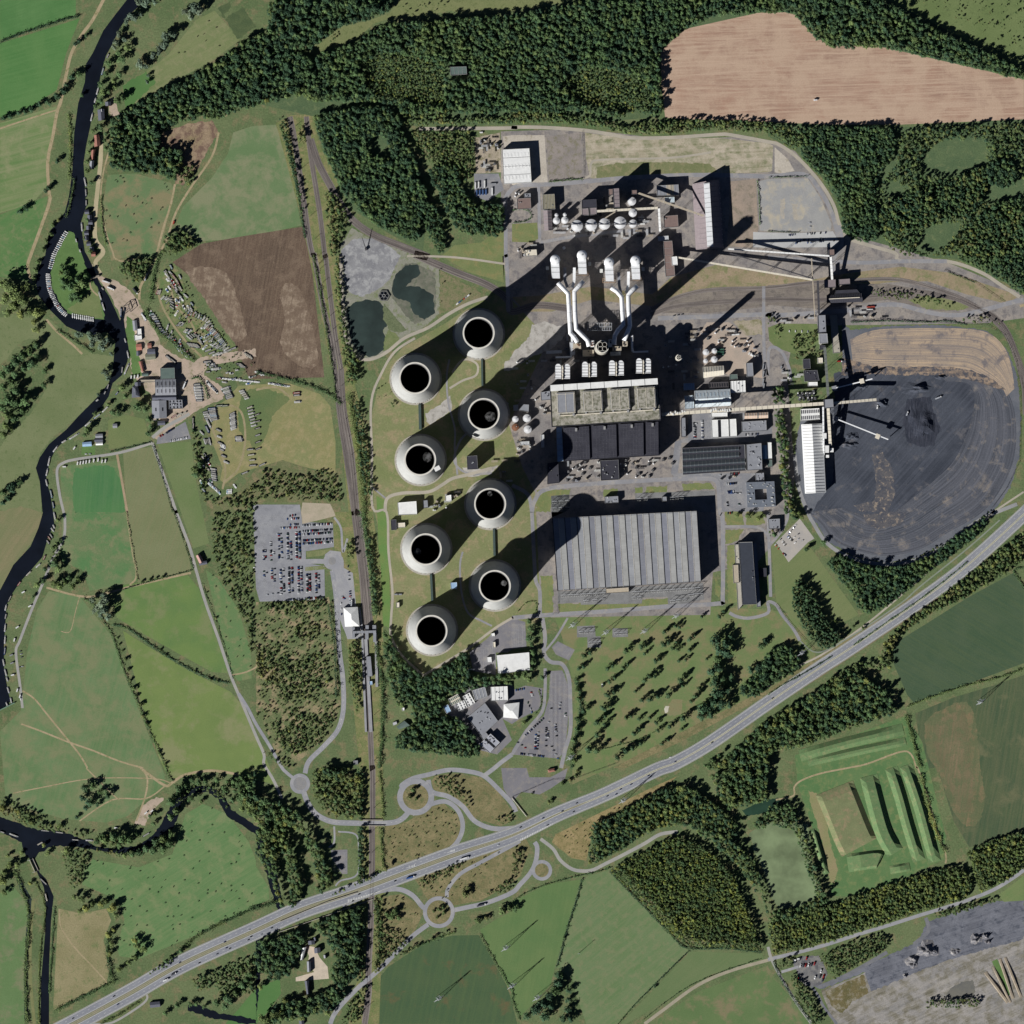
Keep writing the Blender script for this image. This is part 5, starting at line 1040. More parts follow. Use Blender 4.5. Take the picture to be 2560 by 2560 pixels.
# ---------------------------------------------------------------- eastern workshops
bld('plant_shed','cream L-shaped shed south of the fuel tanks','building','21:1440,840 1597,830 1600,895 1446,918',8,'gu',WALLW,CREAM,ribs=8)
bld('plant_shed','dark shed with a row of square vents','building','21:1483,955 1630,949 1634,994 1487,1000',8,'flat',WALLD,pm('roof_umber',(80,76,78)),lights=(8,1),lm=PAV)
bld('plant_shed','white ribbed shed east of the vented dark shed','building','21:1648,945 1760,940 1763,1030 1652,1034',10,'flat',WALLW,WHROOF,ribs=5,ribm=WALLG,vents=3)
bld('plant_shed','long pale shed with two rows of rooflights beside the conveyor gallery','building','21:1377,1022 1645,1008 1650,1125 1383,1140',11,'gu',WALLW,pm('roof_ice',(206,214,218)),lights=(10,2),ribs=3)
bld('plant_shed','small pale blue shed at the west end, upper one','building','21:1293,962 1375,958 1378,1010 1295,1014',9,'flat',WALLW,BLUER,ribs=6,ribm=WALLG); bld('plant_shed','pale striped shed west of the long rooflit shed','building','21:1300,1055 1370,1050 1375,1152 1305,1158',9,'flat',WALLW,pm('roof_ice2',(190,204,214)),ribs=6,ribm=WALLG)
bld('plant_shed','dark green roof block beside the cooler pipes','building','21:1640,895 1700,892 1703,930 1642,934',8,'flat',WALLG,GREENR); bld('plant_shed','tall grey block west of the battery trailers','building','21:1765,810 1815,806 1822,910 1770,914',12,'flat',WALLG,GREYROOF)
bld('store_building','narrow dark store west of the staff cars','building','21:1275,1222 1308,1220 1312,1365 1278,1368',8,'flat',WALLD,GREYROOF,vents=3)
r,B,Z=bld('canteen','white building with a dark roof slot beside the staff cars','building','21:1503,1238 1632,1232 1636,1366 1508,1372',8,'flat',WALLW,WHROOF,bands=[(.38,.56,PAV)],win=1)
bld('canteen','white narrow block east of the slotted white building','building','21:1638,1232 1690,1229 1697,1362 1642,1366',8,'flat',WALLW,WHROOF,win=1); bld('canteen','white link roof below the conveyor gallery','building','21:1500,1185 1625,1180 1625,1214 1502,1218',5,'flat',WALLW,WHROOF)
bld('office_block','pinkish roofed huts under the gallery, western','building','21:1752,1188 1850,1184 1852,1225 1754,1228',5,'gu',WALLW,pm('roof_pinkish',(206,182,162)),ribs=5); bld('office_block','pinkish roofed huts under the gallery, eastern','building','21:1858,1183 1932,1180 1932,1222 1860,1225',5,'gu',WALLW,MATS['roof_pinkish'],ribs=4)
bld('office_block','grey felt-roofed office north of the workshop','building','21:1730,1252 1918,1240 1922,1320 1735,1330',8,'flat',WALLG,GREYROOF,vents=8,win=2)
r,B,Z=bld('long_workshop','long workshop with black glazed northlight roof stripes','building','21:1283,1450 1757,1424 1764,1620 1288,1652',12,'flat',WALLG,DKROOF,win=1)
for v0,v1 in ((.06,.2),(.26,.46),(.52,.70),(.76,.94)):
    b=MB(); A=[B(u,v,0) for u,v in ((.005,v0),(.99 if v0>.5 else .90,v0),(.99 if v0>.5 else .90,v1),(.005,v1))]
    mid1=((A[0][0]*.3+A[3][0]*.7),(A[0][1]*.3+A[3][1]*.7)); mid2=((A[1][0]*.3+A[2][0]*.7),(A[1][1]*.3+A[2][1]*.7))
    b.add([(A[0][0],A[0][1],12.2),(A[1][0],A[1][1],12.2),(A[2][0],A[2][1],12.2),(A[3][0],A[3][1],12.2),(*mid1,14.6),(*mid2,14.6)],[(0,4,5,1),(4,3,2,5),(0,3,4),(1,5,2)]); rb=part(b,'northlight_ridge',pm('northlight_glass',(70,76,80),(56,62,68)),r)
    b=MB()
    for i in range(17): a=i/16; x0=(A[0][0]*(1-a)+A[1][0]*a,A[0][1]*(1-a)+A[1][1]*a); x1=(mid1[0]*(1-a)+mid2[0]*a,mid1[1]*(1-a)+mid2[1]*a); x2=(A[3][0]*(1-a)+A[2][0]*a,A[3][1]*(1-a)+A[2][1]*a); b.tube([(*x0,12.4),(*x1,14.8),(*x2,12.4)],.14,4)
    part(b,'glazing_bar',WALLG,rb)
bld('workshop_offices','square grey office end of the long workshop with roof plant','building','21:1766,1424 1880,1412 1888,1612 1772,1620',14,'flat',WALLG,GREYROOF,vents=16,win=3); bld('plant_shed','blue-white lean-to beside the workshop offices','building','21:1885,1430 1925,1428 1930,1530 1890,1532',6,'gv',WALLW,BLUER); bld('plant_shed','white gatehouse roof east of the workshop offices','building','31:-8,1408 25,1406 30,1530 -4,1532',6,'flat',WALLW,WHROOF); bld('plant_shed','green-roofed hut below the white gatehouse','building','31:-8,1540 30,1538 32,1590 -4,1594',5,'flat',WALLG,GREENR)
# courtyard office
q=P('21:1765,1708 1978,1700 1990,1890 1775,1898'); cx=sum(p[0] for p in q)/4; cy=sum(p[1] for p in q)/4; r=thing('courtyard_office','square grey office around a small courtyard with white roof plant','building',(cx,cy,gz(cx,cy)))
q=[(a-cx,c-cy) for a,c in q]; lerp=lambda k_:[(a*k_,c*k_) for a,c in q]
o,i_=lerp(1),lerp(.42); b=MB(); n=4; H=11
b.add([(a,c,0) for a,c in o]+[(a,c,H) for a,c in o]+[(a,c,H) for a,c in i_]+[(a,c,0) for a,c in i_],[f for k_ in range(4) for f in ((k_,k_+4,(k_+1)%4+4,(k_+1)%4),(k_+8,k_+12,(k_+1)%4+12,(k_+1)%4+8))]); part(b,'wall',WALLG,r)
b=MB(); b.add([(a,c,H+.05) for a,c in o]+[(a,c,H+.05) for a,c in i_],[(k_,k_+4,(k_+1)%4+4,(k_+1)%4) for k_ in range(4)]); part(b,'roof',pm('roof_blue_grey',(112,118,128)),r)
for k_ in range(22):
    t=random.choice([.6,.75,.88]); a=random.random()*4; i=int(a); f=a-i; x=(q[i][0]*(1-f)+q[(i+1)%4][0]*f)*t; y=(q[i][1]*(1-f)+q[(i+1)%4][1]*f)*t
    b=MB(); b.box(x,y,H+.06,random.uniform(1,4),random.uniform(1,2.4),random.uniform(.6,1.8)); part(b,'vent',random.choice([WALLW,STEEL,WALLW]),r)
bld('office_link','white link block north of the courtyard office','building','21:1835,1640 1900,1636 1902,1700 1838,1702',8,'flat',WALLG,GREYROOF,vents=6); bld('security_hut','grey hut between courtyard office and the tree belt','building','32:0,55 88,50 90,125 4,128',6,'flat',WALLG,GREYROOF,vents=4)
bld('slim_office','long slim office block with a black roof and pale podium','building','22:1710,228 1812,225 1845,695 1738,700',15,'flat',WALLG,pm('roof_asphalt',(62,66,76),(54,58,66),8),win=4,vents=3)
bld('podium','pale single-storey wing along the west of the slim office','building','22:1678,245 1708,243 1736,705 1704,742',6,'flat',WALLG,CONC,vents=4); bld('podium','tan entrance block midway along the slim office','building','22:1664,400 1706,398 1712,535 1672,538',8,'flat',WALLG,TANR); bld('podium','narrow eastern ledge of the slim office','building','22:1815,232 1846,232 1876,715 1848,718',7,'flat',WALLG,GREYROOF)
bld('roof_canopy','square open canopy east of the slim office','building','22:1868,424 1920,422 1922,488 1870,490',4,'flat',WALLD,DKROOF,par=.3)
# ---------------------------------------------------------------- big grey hall
gcol=[(140,142,148),(160,160,160),(128,130,138),(150,152,156),(134,136,146),(164,164,162)]
bd=[]
for i in range(24):
    c=gcol[(i*5+i//3)%6] if i not in(1,3,5,18,19) else (162,162,160); bd.append((i/24+.001,(i+1)/24-.001,gm('hall_panel_%d'%(i%8),c,tuple(int(q*.93) for q in c),18,streak=(2,1.5,12,.35,tuple(int(q*.84) for q in c)),fine=2,k=.06)))
r,B,Z=bld('switchgear_hall','vast grey hall with a twelve-bay striped roof beside the cooling towers','building','22:305,47 1393,-8 1425,524 344,594',24,'flat',WALLG,GREYROOF,bands=bd,par=.4)
b=MB()
for i in range(13): b.tube([B(i/12,.0,24.5),B(i/12,1,24.5)],.55,4)
part(b,'valley_gutter',PAV,r); b=MB()
for i in range(12): b.tube([B((i+.5)/12,.0,24.4),B((i+.5)/12,1,24.4)],.25,4)
part(b,'ridge_flashing',CREAM,r)
bld('hall_annexe','pale canopy midway along the south side of the big hall','building','22:705,580 880,568 882,605 708,615',9,'flat',WALLG,TANR); bld('relay_room','grey relay room pair north of the big hall','building','21:697,1818 800,1812 803,1862 700,1866',8,'flat',WALLG,GREYROOF,vents=5); bld('relay_room','small relay room in the shaded strip north of the hall','building','21:1130,1818 1165,1816 1168,1850 1133,1852',6,'flat',WALLG,GREYROOF)
# substation structures
GRV=gm('switchyard_gravel',(126,126,126),(112,112,112),16,k=.15)
sheet('switchyard',GRV,'22:345,600 1440,535 1450,660 1370,670 1320,690 1180,700 1175,640 985,648 980,690 520,700 515,682 345,690'); 
for s in ('22:490,862 625,856 632,944 490,946','22:568,940 668,938 672,1022 570,1024','22:758,878 872,876 876,942 758,946'): sheet('switchyard',GRV,s)
sheet('switchyard',gm('switchyard_dark',(80,82,84),(96,98,98),10,k=.3),'21:295,1810 430,1800 440,1900 400,1932 295,1932;22:300,40'); sheet('switchyard',GRV,'21:930,1790 1530,1770 1540,1932 930,1932')
def gantry(x,y,rz,w,h,n):
    r=thing('switchgear_gantry',None,'gantry',(x,y,gz(x,y)),rz,'steel gantries of the switchyards'); auto(r,'thin steel switchgear gantry','gantry','steel gantries of the switchyards')
    b=MB()
    for s in (-1,1): b.tube([(s*w/2,-.5,0),(s*w/2,0,h)],.22,4); b.tube([(s*w/2,.9,0),(s*w/2,0,h)],.22,4)
    b.tube([(-w/2,0,h),(w/2,0,h)],.4,4); b.tube([(-w/2,0,h-1.2),(w/2,0,h-1.2)],.25,4); part(b,'portal_frame',STEEL,r)
    for i in range(n):
        xx=-w/2+w*(i+.5)/n; b=MB(); b.tube([(xx,-4,0),(xx,-4,h*.6)],.35,6); b.cyl(xx,-4,h*.45,h*.62,.55,.4,8); part(b,'insulator_post',WALLW,r)
def gpos(s,n,w,h,k_,rz):
    q=P(s)
    for i in range(n):
        t=i/max(1,n-1); gantry(q[0][0]+(q[1][0]-q[0][0])*t,q[0][1]+(q[1][1]-q[0][1])*t,rz,w,h,k_)
gpos('22:390,625 680,608',7,10,9,3,.05); gpos('22:560,665 680,655',3,10,8,3,.05); gpos('22:920,600 1400,570',11,10,10,3,.05); gpos('22:920,640 960,638',2,8,8,3,0); gpos('22:1210,665 1300,655',3,9,8,3,0); gpos('22:1350,620 1420,612',3,9,9,3,0)
gpos('22:520,900 600,895',3,8,6,3,0); gpos('22:590,980 655,978',3,7,6,3,0); gpos('22:785,910 855,905',3,8,6,3,0); gpos('21:320,1850 420,1845',3,9,8,3,0); gpos('21:320,1900 420,1895',3,9,8,3,0); gpos('21:960,1830 1010,1825',2,8,9,3,0); gpos('21:1210,1820 1280,1815',3,8,9,3,0)
def pylon(p,label,H=42):
    x,y=P(p)[0]; r=thing('pylon',label,'electricity pylon',(x,y,gz(x,y)),.6,'lattice pylons'); b=MB(); W0,W1=4.2,.8
    f=lambda z:W0+(W1-W0)*min(1,z/(H*.75))
    C4=((-1,-1),(1,-1),(1,1),(-1,1)); zs=[0,6,12,17,21,25,29,33,37,H]
    for a,c in C4: b.tube([(a*f(z),c*f(z),z) for z in zs],.17,4)
    for i in range(len(zs)-1):
        for k_ in range(4):
            a,c=C4[k_],C4[(k_+1)%4]; z0,z1=zs[i],zs[i+1]; b.tube([(a[0]*f(z0),a[1]*f(z0),z0),(c[0]*f(z1),c[1]*f(z1),z1)],.08,4); b.tube([(c[0]*f(z0),c[1]*f(z0),z0),(a[0]*f(z1),a[1]*f(z1),z1)],.08,4)
    part(b,'lattice_tower',STEEL,r)
    for z,L in ((H*.6,9),(H*.76,11),(H*.92,8)):
        b=MB()
        for s in (-1,1):
            for c in (-.8,.8): b.tube([(s*.8,c,z),(s*L,0,z+.6)],.2,4); b.tube([(s*.8,c,z+2.4),(s*L,0,z+.6)],.2,4)
            for t in (.3,.6): b.tube([(s*L*t,-.5,z),(s*L*t,.5,z+1)],.15,4)
        cr=part(b,'crossarm',STEEL,r)
        for s in (-1,1): b=MB(); b.tube([(s*L,0,z+.6),(s*L,0,z-2.6)],.2,6); part(b,'insulator',WALLG,cr)
for p,l in (('22:460,850','white lattice pylon beside the western switchgear compound'),('22:710,905','white lattice pylon between the two eastern compounds'),('22:1000,895','white lattice pylon alone on the lawn south of the hall'),('22:1240,780','white lattice pylon nearest the hall road, easternmost on the lawn'),('32:1600,1430','pale lattice pylon in the dark crop field'),('23:190,1730','lattice pylon beside the copse in the southern meadow'),('13:1380,1735','white lattice pylon in the brownish-green field'),('23:0,1640','lattice pylon on the hedge between two southern fields'),('13:1885,1355','green-grey lattice pylon in the interchange dell'),('23:840,242','lattice pylon beside the dual carriageway'),('22:440,1850','faint pylon by the gatehouse hedge'),('32:255,1060','pale pylon standing in the wood south of the lane')): pylon(p,l,42)
x,y=P('23:505,1398')[0]; r=thing('mast','short white wooden-pole mast in the striped field','mast',(x,y,gz(x,y))); b=MB(); b.tube([(0,0,0),(0,0,22)],[.5,.3],6); part(b,'pole',STEEL,r); b=MB(); b.tube([(-2.5,0,20),(2.5,0,20)],.2,4); part(b,'crossarm',STEEL,r)
x,y=P('11:0,0;10:830,1880')[1]; r=thing('drag_crane','dark lattice dredging crane standing on the ash heap','crane',(x,y,gz(x,y)),1.9); b=MB(); b.box(0,0,0,5,4,4); part(b,'cab',STEELD,r); b=MB(); b.tube([(2,.6,3),(24,0,14)],.4,4); b.tube([(2,-.6,3),(24,0,14)],.4,4); b.tube([(0,0,4),(24,0,14)],.15,4); part(b,'boom',STEELD,r)
# ---------------------------------------------------------------- west plant buildings
bld('pump_house','dark pump house with a flat black roof between the towers','building','11:1590,1512 1668,1506 1675,1610 1595,1613',22,'flat',WALLG,DKROOF,vents=2); bld('west_store','white store roof north of the western towers lane','building','11:1068,1862 1210,1850 1216,1950 1074,1956',10,'flat',WALLW,WHROOF,win=1); bld('west_store','pale shed east of the white store, west of the tower','building','11:1428,1810 1473,1802 1476,1850 1430,1855',7,'flat',WALLW,WHROOF)
bld('chemical_house','dark louvred house in the walled compound','building','11:1260,1845 1295,1842 1300,1900 1264,1904',7,'flat',WALLD,GREYROOF); bld('gate_hut','dark square hut in the south-west compound','building','12:1016,60 1058,56 1060,135 1020,138',6,'flat',WALLG,DKROOF); bld('gate_hut','cream hut next to the dark square hut','building','12:1062,84 1124,80 1126,116 1064,120',4,'flat',WALLW,CREAM)
bld('valve_house','pale blue house in the tower shadow edge','building','12:1466,534 1516,530 1518,580 1470,582',7,'flat',WALLW,BLUER); bld('tower_gatehouse','pale flat hut south-west of the tower lane','building','12:1058,684 1082,682 1082,722 1058,724',4,'flat',WALLG,CREAM); bld('plant_annexe','grey ribbed hut south of the four silver tanks','building','21:60,1402 130,1398 131,1428 62,1430',6,'flat',WALLW,STEEL,ribs=6)
bld('plant_annexe','dark angled annexe beside the four tanks','building','21:50,1165 85,1120 128,1122 125,1178',8,'flat',WALLG,GREYROOF); bld('plant_annexe','dark square house west of the boiler house','building','21:10,1125 46,1122 46,1165 12,1168',6,'flat',WALLW,STEEL,ribs=4); bld('plant_annexe','grey pipe house against the boiler house','building','21:215,1030 285,1018 290,1085 220,1092',10,'flat',WALLG,GREYROOF,vents=4); bld('plant_annexe','white narrow shed west of the turbine hall','building','21:218,1350 242,1348 244,1444 220,1446',8,'flat',WALLW,STEEL)
bld('plant_annexe','grey north-west control block beside the domes','building','20:95,1888 185,1883 190,1932 100,1936',9,'flat',WALLG,CREAM,vents=5,win=1)
# ---------------------------------------------------------------- training centre, sports hall
bld('sports_hall','white flat sports hall at the edge of the trees','building','12:1812,1082 2062,1058 2068,1192 1828,1222',10,'flat',WALLW,WHROOF,par=.5)
bld('portable_block','pale hut in the south car court, upper one','building','12:1740,1096 1776,1094 1780,1136 1742,1138',4,'flat',WALLW,WHROOF); bld('portable_block','long pale trailer beside the dark bays','building','12:1600,1184 1650,1182 1650,1192 1600,1194',3,'flat',WALLW,WHROOF); bld('portable_block','small white kiosk at the north-west bays','building','12:1770,918 1800,912 1804,938 1774,942',4,'flat',WALLW,WHROOF); bld('portable_block','pale hut in the middle of the bays','building','12:1785,982 1806,980 1808,1024 1788,1026',4,'flat',WALLW,CREAM)
bld('training_block','slatted pale workshop, westernmost of the northern training blocks','building','12:1450,1412 1522,1372 1552,1426 1478,1464',6,'flat',WALLW,CREAM,lights=(6,2),lm=GREENR); bld('training_block','white workshop block with dots on the roof','building','12:1558,1392 1610,1362 1655,1440 1600,1474',6,'flat',WALLW,WHROOF,lights=(2,4),lm=WALLD); bld('training_block','white dotted block south of the slatted workshop','building','12:1500,1448 1570,1420 1594,1474 1530,1504',6,'flat',WALLW,WHROOF,lights=(3,3),lm=WALLD)
bld('training_block','pale blue shed at the tree edge','building','12:1412,1466 1448,1452 1474,1506 1436,1522',4,'flat',WALLW,BLUER); bld('training_block','grey barrel-ribbed block of the training centre','building','12:1630,1346 1728,1318 1748,1394 1654,1424',8,'flat',WALLW,GREYROOF,ribs=4); bld('training_block','white ribbed block nearest the sports hall','building','12:1770,1320 1898,1314 1902,1422 1774,1426',8,'flat',WALLW,WHROOF,ribs=4,ribm=WALLG,vents=5)
bld('training_hall','large grey square training hall set at an angle','building','12:1594,1550 1728,1440 1826,1576 1700,1692',9,'flat',WALLG,GREYROOF,vents=9,win=2); bld('training_hall','angled grey office with a dark light well south of the training hall','building','12:1686,1752 1770,1672 1840,1738 1762,1820',8,'flat',WALLW,pm('roof_lilac',(168,170,180)),vents=12,win=2,bands=[(.45,.62,PAV)])
bld('training_hall','long angled link corridor of the training hall','building','12:1690,1682 1730,1655 1755,1688 1712,1722',6,'flat',WALLG,GREYROOF)
bld('tent_roof_hall','pale pyramid-roofed pavilion of the training centre','building','12:1870,1450 1988,1436 1978,1560 1866,1550',6,'hip',WALLW,WHROOF,rise=3.4); bld('lodge','white-roofed lodge in the hedged clearing','building','12:1100,1478 1120,1476 1120,1500 1102,1502',4,'flat',WALLW,WHROOF); bld('lodge','grey-green lodge cluster in the hedged clearing','building','12:1060,1620 1120,1576 1160,1610 1080,1640',4,'gu',WALLG,GREENR,rise=1.6)
bld('relay_hut','small grey slatted hut in the bushes south of the station','building','12:735,1876 768,1874 770,1904 737,1908',4,'flat',WALLG,GREYROOF,ribs=4)
# station
r,B,Z=bld('station_building','station building with a white four-sided pyramid roof','building','12:660,722 768,716 782,862 672,866',6,'hip',WALLG,WHROOF,rise=5,win=1)
r=loft('covered footbridge crossing the tracks at the station','footbridge','12:728,908 905,902',4.5,7,7,GREYROOF,WALLG,name='footbridge',hh=3)
for s in ('12:728,870 745,950','12:828,855 850,900','12:880,855 905,900','12:826,905 848,960','12:886,905 906,980'):
    q=P(s); x,y=(q[0][0]+q[1][0])/2,(q[0][1]+q[1][1])/2; o=thing('stair_shelter',None,'stair tower',(x,y,1)); auto(o,'grey roofed stair shelter of the footbridge','stair tower','stairs of the station footbridge')
    b=MB(); b.box(0,0,0,abs(q[1][0]-q[0][0]),abs(q[1][1]-q[0][1]),6); part(b,'wall',WALLG,o); b=MB(); b.box(0,0,6.02,abs(q[1][0]-q[0][0])+.6,abs(q[1][1]-q[0][1])+.6,.4); part(b,'roof',GREYROOF,o)
PLAT=gm('platform',(152,152,154),(138,138,142),20,k=.08)
for s,w,l in (('12:780,720 800,900 815,1300 830,1660',4,'western station platform'),('12:828,960 848,1300 868,1660',6,'island platform of the station'),('12:900,860 906,1000 912,1320',5,'eastern station platform')):
    q=smooth(P(s),False,4); L_=offs(q,w/2); R_=offs(q,-w/2); b=MB(); b.prism(L_+R_[::-1],.5,1.9); o=b.build('platform',PLAT); tag(o,l+' of pale paving','platform')
bld('platform_canopy','long grey canopy on the island platform','building','12:830,1090 866,1088 880,1240 842,1242',5,'flat',STEELD,GREYROOF,par=.1); bld('waiting_shelter','little blue-white shelter on the island platform','building','12:852,1278 878,1276 880,1306 856,1308',3,'flat',WALLW,BLUER)
# bridges: parapets on road over rail
for s,l in (('13:790,392 960,392','northern parapet of the road bridge over the railway'),('13:790,436 970,436','southern parapet of the road bridge over the railway'),('13:180,1160 540,1010 760,940','outer parapet of the river viaduct, upper side'),('13:170,1240 700,1055 790,1025 880,990','outer parapet of the viaduct, lower side')):
    q=P(s); b=MB(); b.tube([(a,c,2.2) for a,c in q],.45,4,sq=True); b.tube([(a,c,.6) for a,c in q],.8,4,sq=True); tag(b.build('bridge_parapet',CONC),l,'bridge parapet')
# underpass portal near gatehouse
b=MB()
q=P('23:0,225 110,365'); b.tube([(*q[0],1.5),(*q[1],1.5)],.8,4); tag(b.build('retaining_wall',CONC),'pale retaining wall of the underpass ramp near the gatehouse','wall')
# weir bridge + lock
x,y=P('03:235,690')[0]; r=thing('canal_lock','narrow canal lock with dark timber gates and white beams','lock',(x,y,.9),2.0)
b=MB(); b.box(-12,3.4,0,26,1,1.2); b.box(-12,-3.4,0,26,1,1.2); part(b,'lock_wall',CONC,r)
for sx in (0,-24):
    b=MB(); b.box(sx,0,0,.6,6,1.6); g_=part(b,'lock_gate',STEELD,r); b=MB(); b.tube([(sx,2,1.9),(sx+1,8,1.9)],.3,4); part(b,'balance_beam',WALLW,g_)
b=MB(); q=P('02:-10,1500 110,1440'); b.tube([(*q[0],2),(*q[1],2)],1.2,4,sq=True); tag(b.build('footbridge',pm('bridge_green',(110,140,120))),'slim pale green footbridge over the river at the west edge','footbridge')
b=MB(); q=P('01:690,168 750,150'); b.tube([(*q[0],2.2),(*q[1],2.2)],2.5,4,sq=True); tag(b.build('footbridge',pm('bridge_stone',(150,140,126))),'stone bridge carrying the lane onto the river island','footbridge')
# travel crane
x,y=P('01:960,400')[0]; r=thing('travel_crane','dark steel boat lift frame beside the slipway','boat lift',(x,y,gz(x,y)),.3)
for sx in (-1,1):
    b=MB(); b.tube([(sx*5,-7,0),(sx*5,-7,9)],.5,5); b.tube([(sx*5,7,0),(sx*5,7,9)],.5,5); b.tube([(sx*5,-7,9),(sx*5,7,9)],.6,5); b.tube([(sx*5,-7,1),(sx*5,7,9)],.3,5); part(b,'side_frame',STEELD,r)
b=MB(); b.tube([(-5,7,9.4),(5,7,9.4)],.6,5); b.tube([(-5,-3,9.4),(5,0,9.4)],.5,5); part(b,'cross_beam',STEELD,r)
# boatyard buildings
bld('boat_shed','green flat-roofed boat shed','building','01:1210,848 1318,844 1321,926 1213,930',9,'flat',WALLG,GREENR,par=.3)
bld('boat_shed','wide grey boat shed with small dark rooflights','building','01:1172,938 1328,934 1330,1045 1175,1048',9,'gu',WALLG,GREYROOF,lights=(5,2),lm=WALLD,ribs=6,rise=4); bld('boat_shed','grey boat shed, the narrower middle one','building','01:1150,1050 1328,1048 1330,1085 1152,1090',8,'gu',WALLG,SLATE,rise=3)
bld('boat_shed','pale workshop with two dark roof slots','building','01:1150,1094 1252,1090 1256,1222 1154,1226',8,'gv',WALLG,GREYROOF,bands=None,lights=(2,1),lm=PAV,rise=2.5); bld('boat_shed','low shed with many dark square vents','building','01:1272,1088 1376,1085 1380,1152 1275,1156',6,'flat',WALLG,GREYROOF,lights=(4,3),lm=PAV,vents=6); bld('boat_shed','long thin pale roof linking to the sheds','building','01:1055,935 1170,933 1170,952 1056,954',5,'flat',WALLG,TANR)
bld('manor_house','dark slate manor house in a walled garden','building','01:1000,985 1040,980 1060,1065 995,1070',7,'hip',BRICK,SLATE,rise=3); bld('manor_house','brown brick wing of the manor house','building','01:1018,955 1060,950 1062,980 1020,984',6,'gv',BRICK,SLATE,rise=2.5)
bld('boat_store','small brown outbuilding at the south edge of the sheds','building','01:1145,1210 1180,1208 1182,1240 1147,1242',4,'flat',WALLG,TANR); bld('boat_store','grey outbuilding beside the paddock','building','01:1190,1248 1245,1245 1247,1275 1192,1277',4,'gu',WALLG,SLATE,rise=1.4)
for s,m_,l,rf in (('01:1000,490 1030,485 1038,560 1008,565',GREYROOF,'grey chalet, northernmost by the canal lawn','gv'),('01:1032,552 1066,548 1070,600 1036,604',WHROOF,'white chalet beside the canal lawn','flat'),('01:1012,600 1068,592 1072,632 1016,640',WHROOF,'white double chalet beside the canal lawn','flat'),('01:1026,668 1066,664 1072,708 1030,712',pm('roof_terracotta',(180,120,104)),'red-striped chalet beside the canal lawn','gu'),('01:1112,660 1142,658 1144,692 1114,694',MATS.get('roof_tile'),'little red-roofed kiosk in the yard','gu'),('01:1110,706 1170,702 1172,740 1112,744',SLATE,'slate outbuilding in the yard','gu'),('01:1096,742 1172,738 1174,778 1098,784',pm('roof_sage',(128,130,112)),'sage green roofed cottage in the yard','gu'),('01:720,1345 775,1342 776,1370 722,1373',GREYROOF,'grey mobile home, northern of three','gu'),('01:712,1380 775,1376 776,1400 714,1403',SLATE,'darker mobile home, middle of three','gu'),('01:722,1408 775,1405 776,1426 724,1428',WHROOF,'white mobile home, southern of three','gu'),('01:622,1408 690,1402 692,1434 624,1438',BLUER,'pale blue striped mobile home','gu'),
    ('01:1030,720 1055,718 1056,752 1032,754',SLATE,'narrow dark shed beside the red-striped chalet','gv'),('01:1046,798 1072,794 1090,870 1070,874',TILE,'long brown shed by the sheds','gv'),('01:1070,885 1120,882 1120,905 1072,908',GREENR,'green-roofed hut behind the caravans','gu'),('01:850,1268 884,1266 885,1296 852,1298',GREYROOF,'grey hut in the orchard','gu')):
    bld('chalet',l,'chalet',s,3.2,rf,WALLW,m_ or TILE,rise=1.3)
for s,l,rm in (('00:738,830 785,824 790,905 745,912','L-shaped slate cottage at the top of the riverside lane',SLATE),('00:752,826 780,822 782,842 756,844','white porch roof of the slate cottage',WHROOF),('00:712,1022 746,1016 758,1100 714,1108','terracotta cottage, the northern one',TILE),('00:690,1135 722,1128 714,1200 688,1206','pinkish cottage, second along the lane',TILE),('00:680,1218 710,1212 706,1272 676,1276','grey cottage with a pale roof',GREYROOF),
   ('00:795,770 836,768 838,800 798,800','small slate garage among trees',SLATE)):
    bld('cottage',l,'cottage',s,5,'gv',BRICK,rm,rise=2.5)
for i in range(9):
    t=i/8; x=655+22*math.sin(i)+t*28; y=1600+t*320; bld('cottage',['slate terrace cottage at the northern end of the riverside terrace','second slate cottage of the riverside terrace','third slate cottage of the riverside terrace','fourth slate cottage of the riverside terrace','middle slate cottage of the riverside terrace','sixth slate cottage of the riverside terrace','seventh slate cottage of the riverside terrace','eighth slate cottage of the riverside terrace','last slate cottage of the riverside terrace, by the island'][i],'cottage','00:%d,%d %d,%d %d,%d %d,%d'%(x-16,y-15,x+16,y-17,x+18,y+14,x-14,y+16),5,'gv' if i%2 else 'gu',BRICK,SLATE if i<8 else TILE,rise=2.4)
bld('farm_cottage','pink-roofed cottage beside the narrow lane','cottage','02:1480,330 1508,318 1536,372 1508,390',5,'gv',BRICK,pm('roof_pink',(176,140,132)),rise=2.4); bld('farm_cottage','grey extension of the pink-roofed cottage','cottage','02:1500,380 1560,368 1564,392 1506,404',4,'gu',BRICK,SLATE,rise=1.5)
for s,l,m_,h in (('13:395,1305 440,1300 444,1330 397,1334','dark slate barn at the north of the farmhouse court',SLATE,5),('13:440,1360 482,1352 486,1392 444,1398','slate farmhouse with chimneys',SLATE,6),('13:350,1360 380,1350 352,1450 332,1446','long pale barn along the farm lane',WHROOF,5),('13:385,1460 412,1458 416,1536 388,1538','white-grey barn dividing the farm courts',GREYROOF,5),('13:368,1608 398,1604 404,1700 384,1706','white-walled farmhouse south of the drive',SLATE,6),('13:436,1280 456,1276 460,1300 440,1304','small slate outhouse by the farmhouse',SLATE,4),('13:510,1412 532,1408 536,1432 514,1436','grey garage east of the farm court',GREYROOF,3),('13:325,1905 360,1900 364,1932 328,1932','slate roof at the southern edge of the farm wood',SLATE,4)):
    bld('farm_building',l,'farm building',s,h,'gv',BRICK,m_,rise=2)
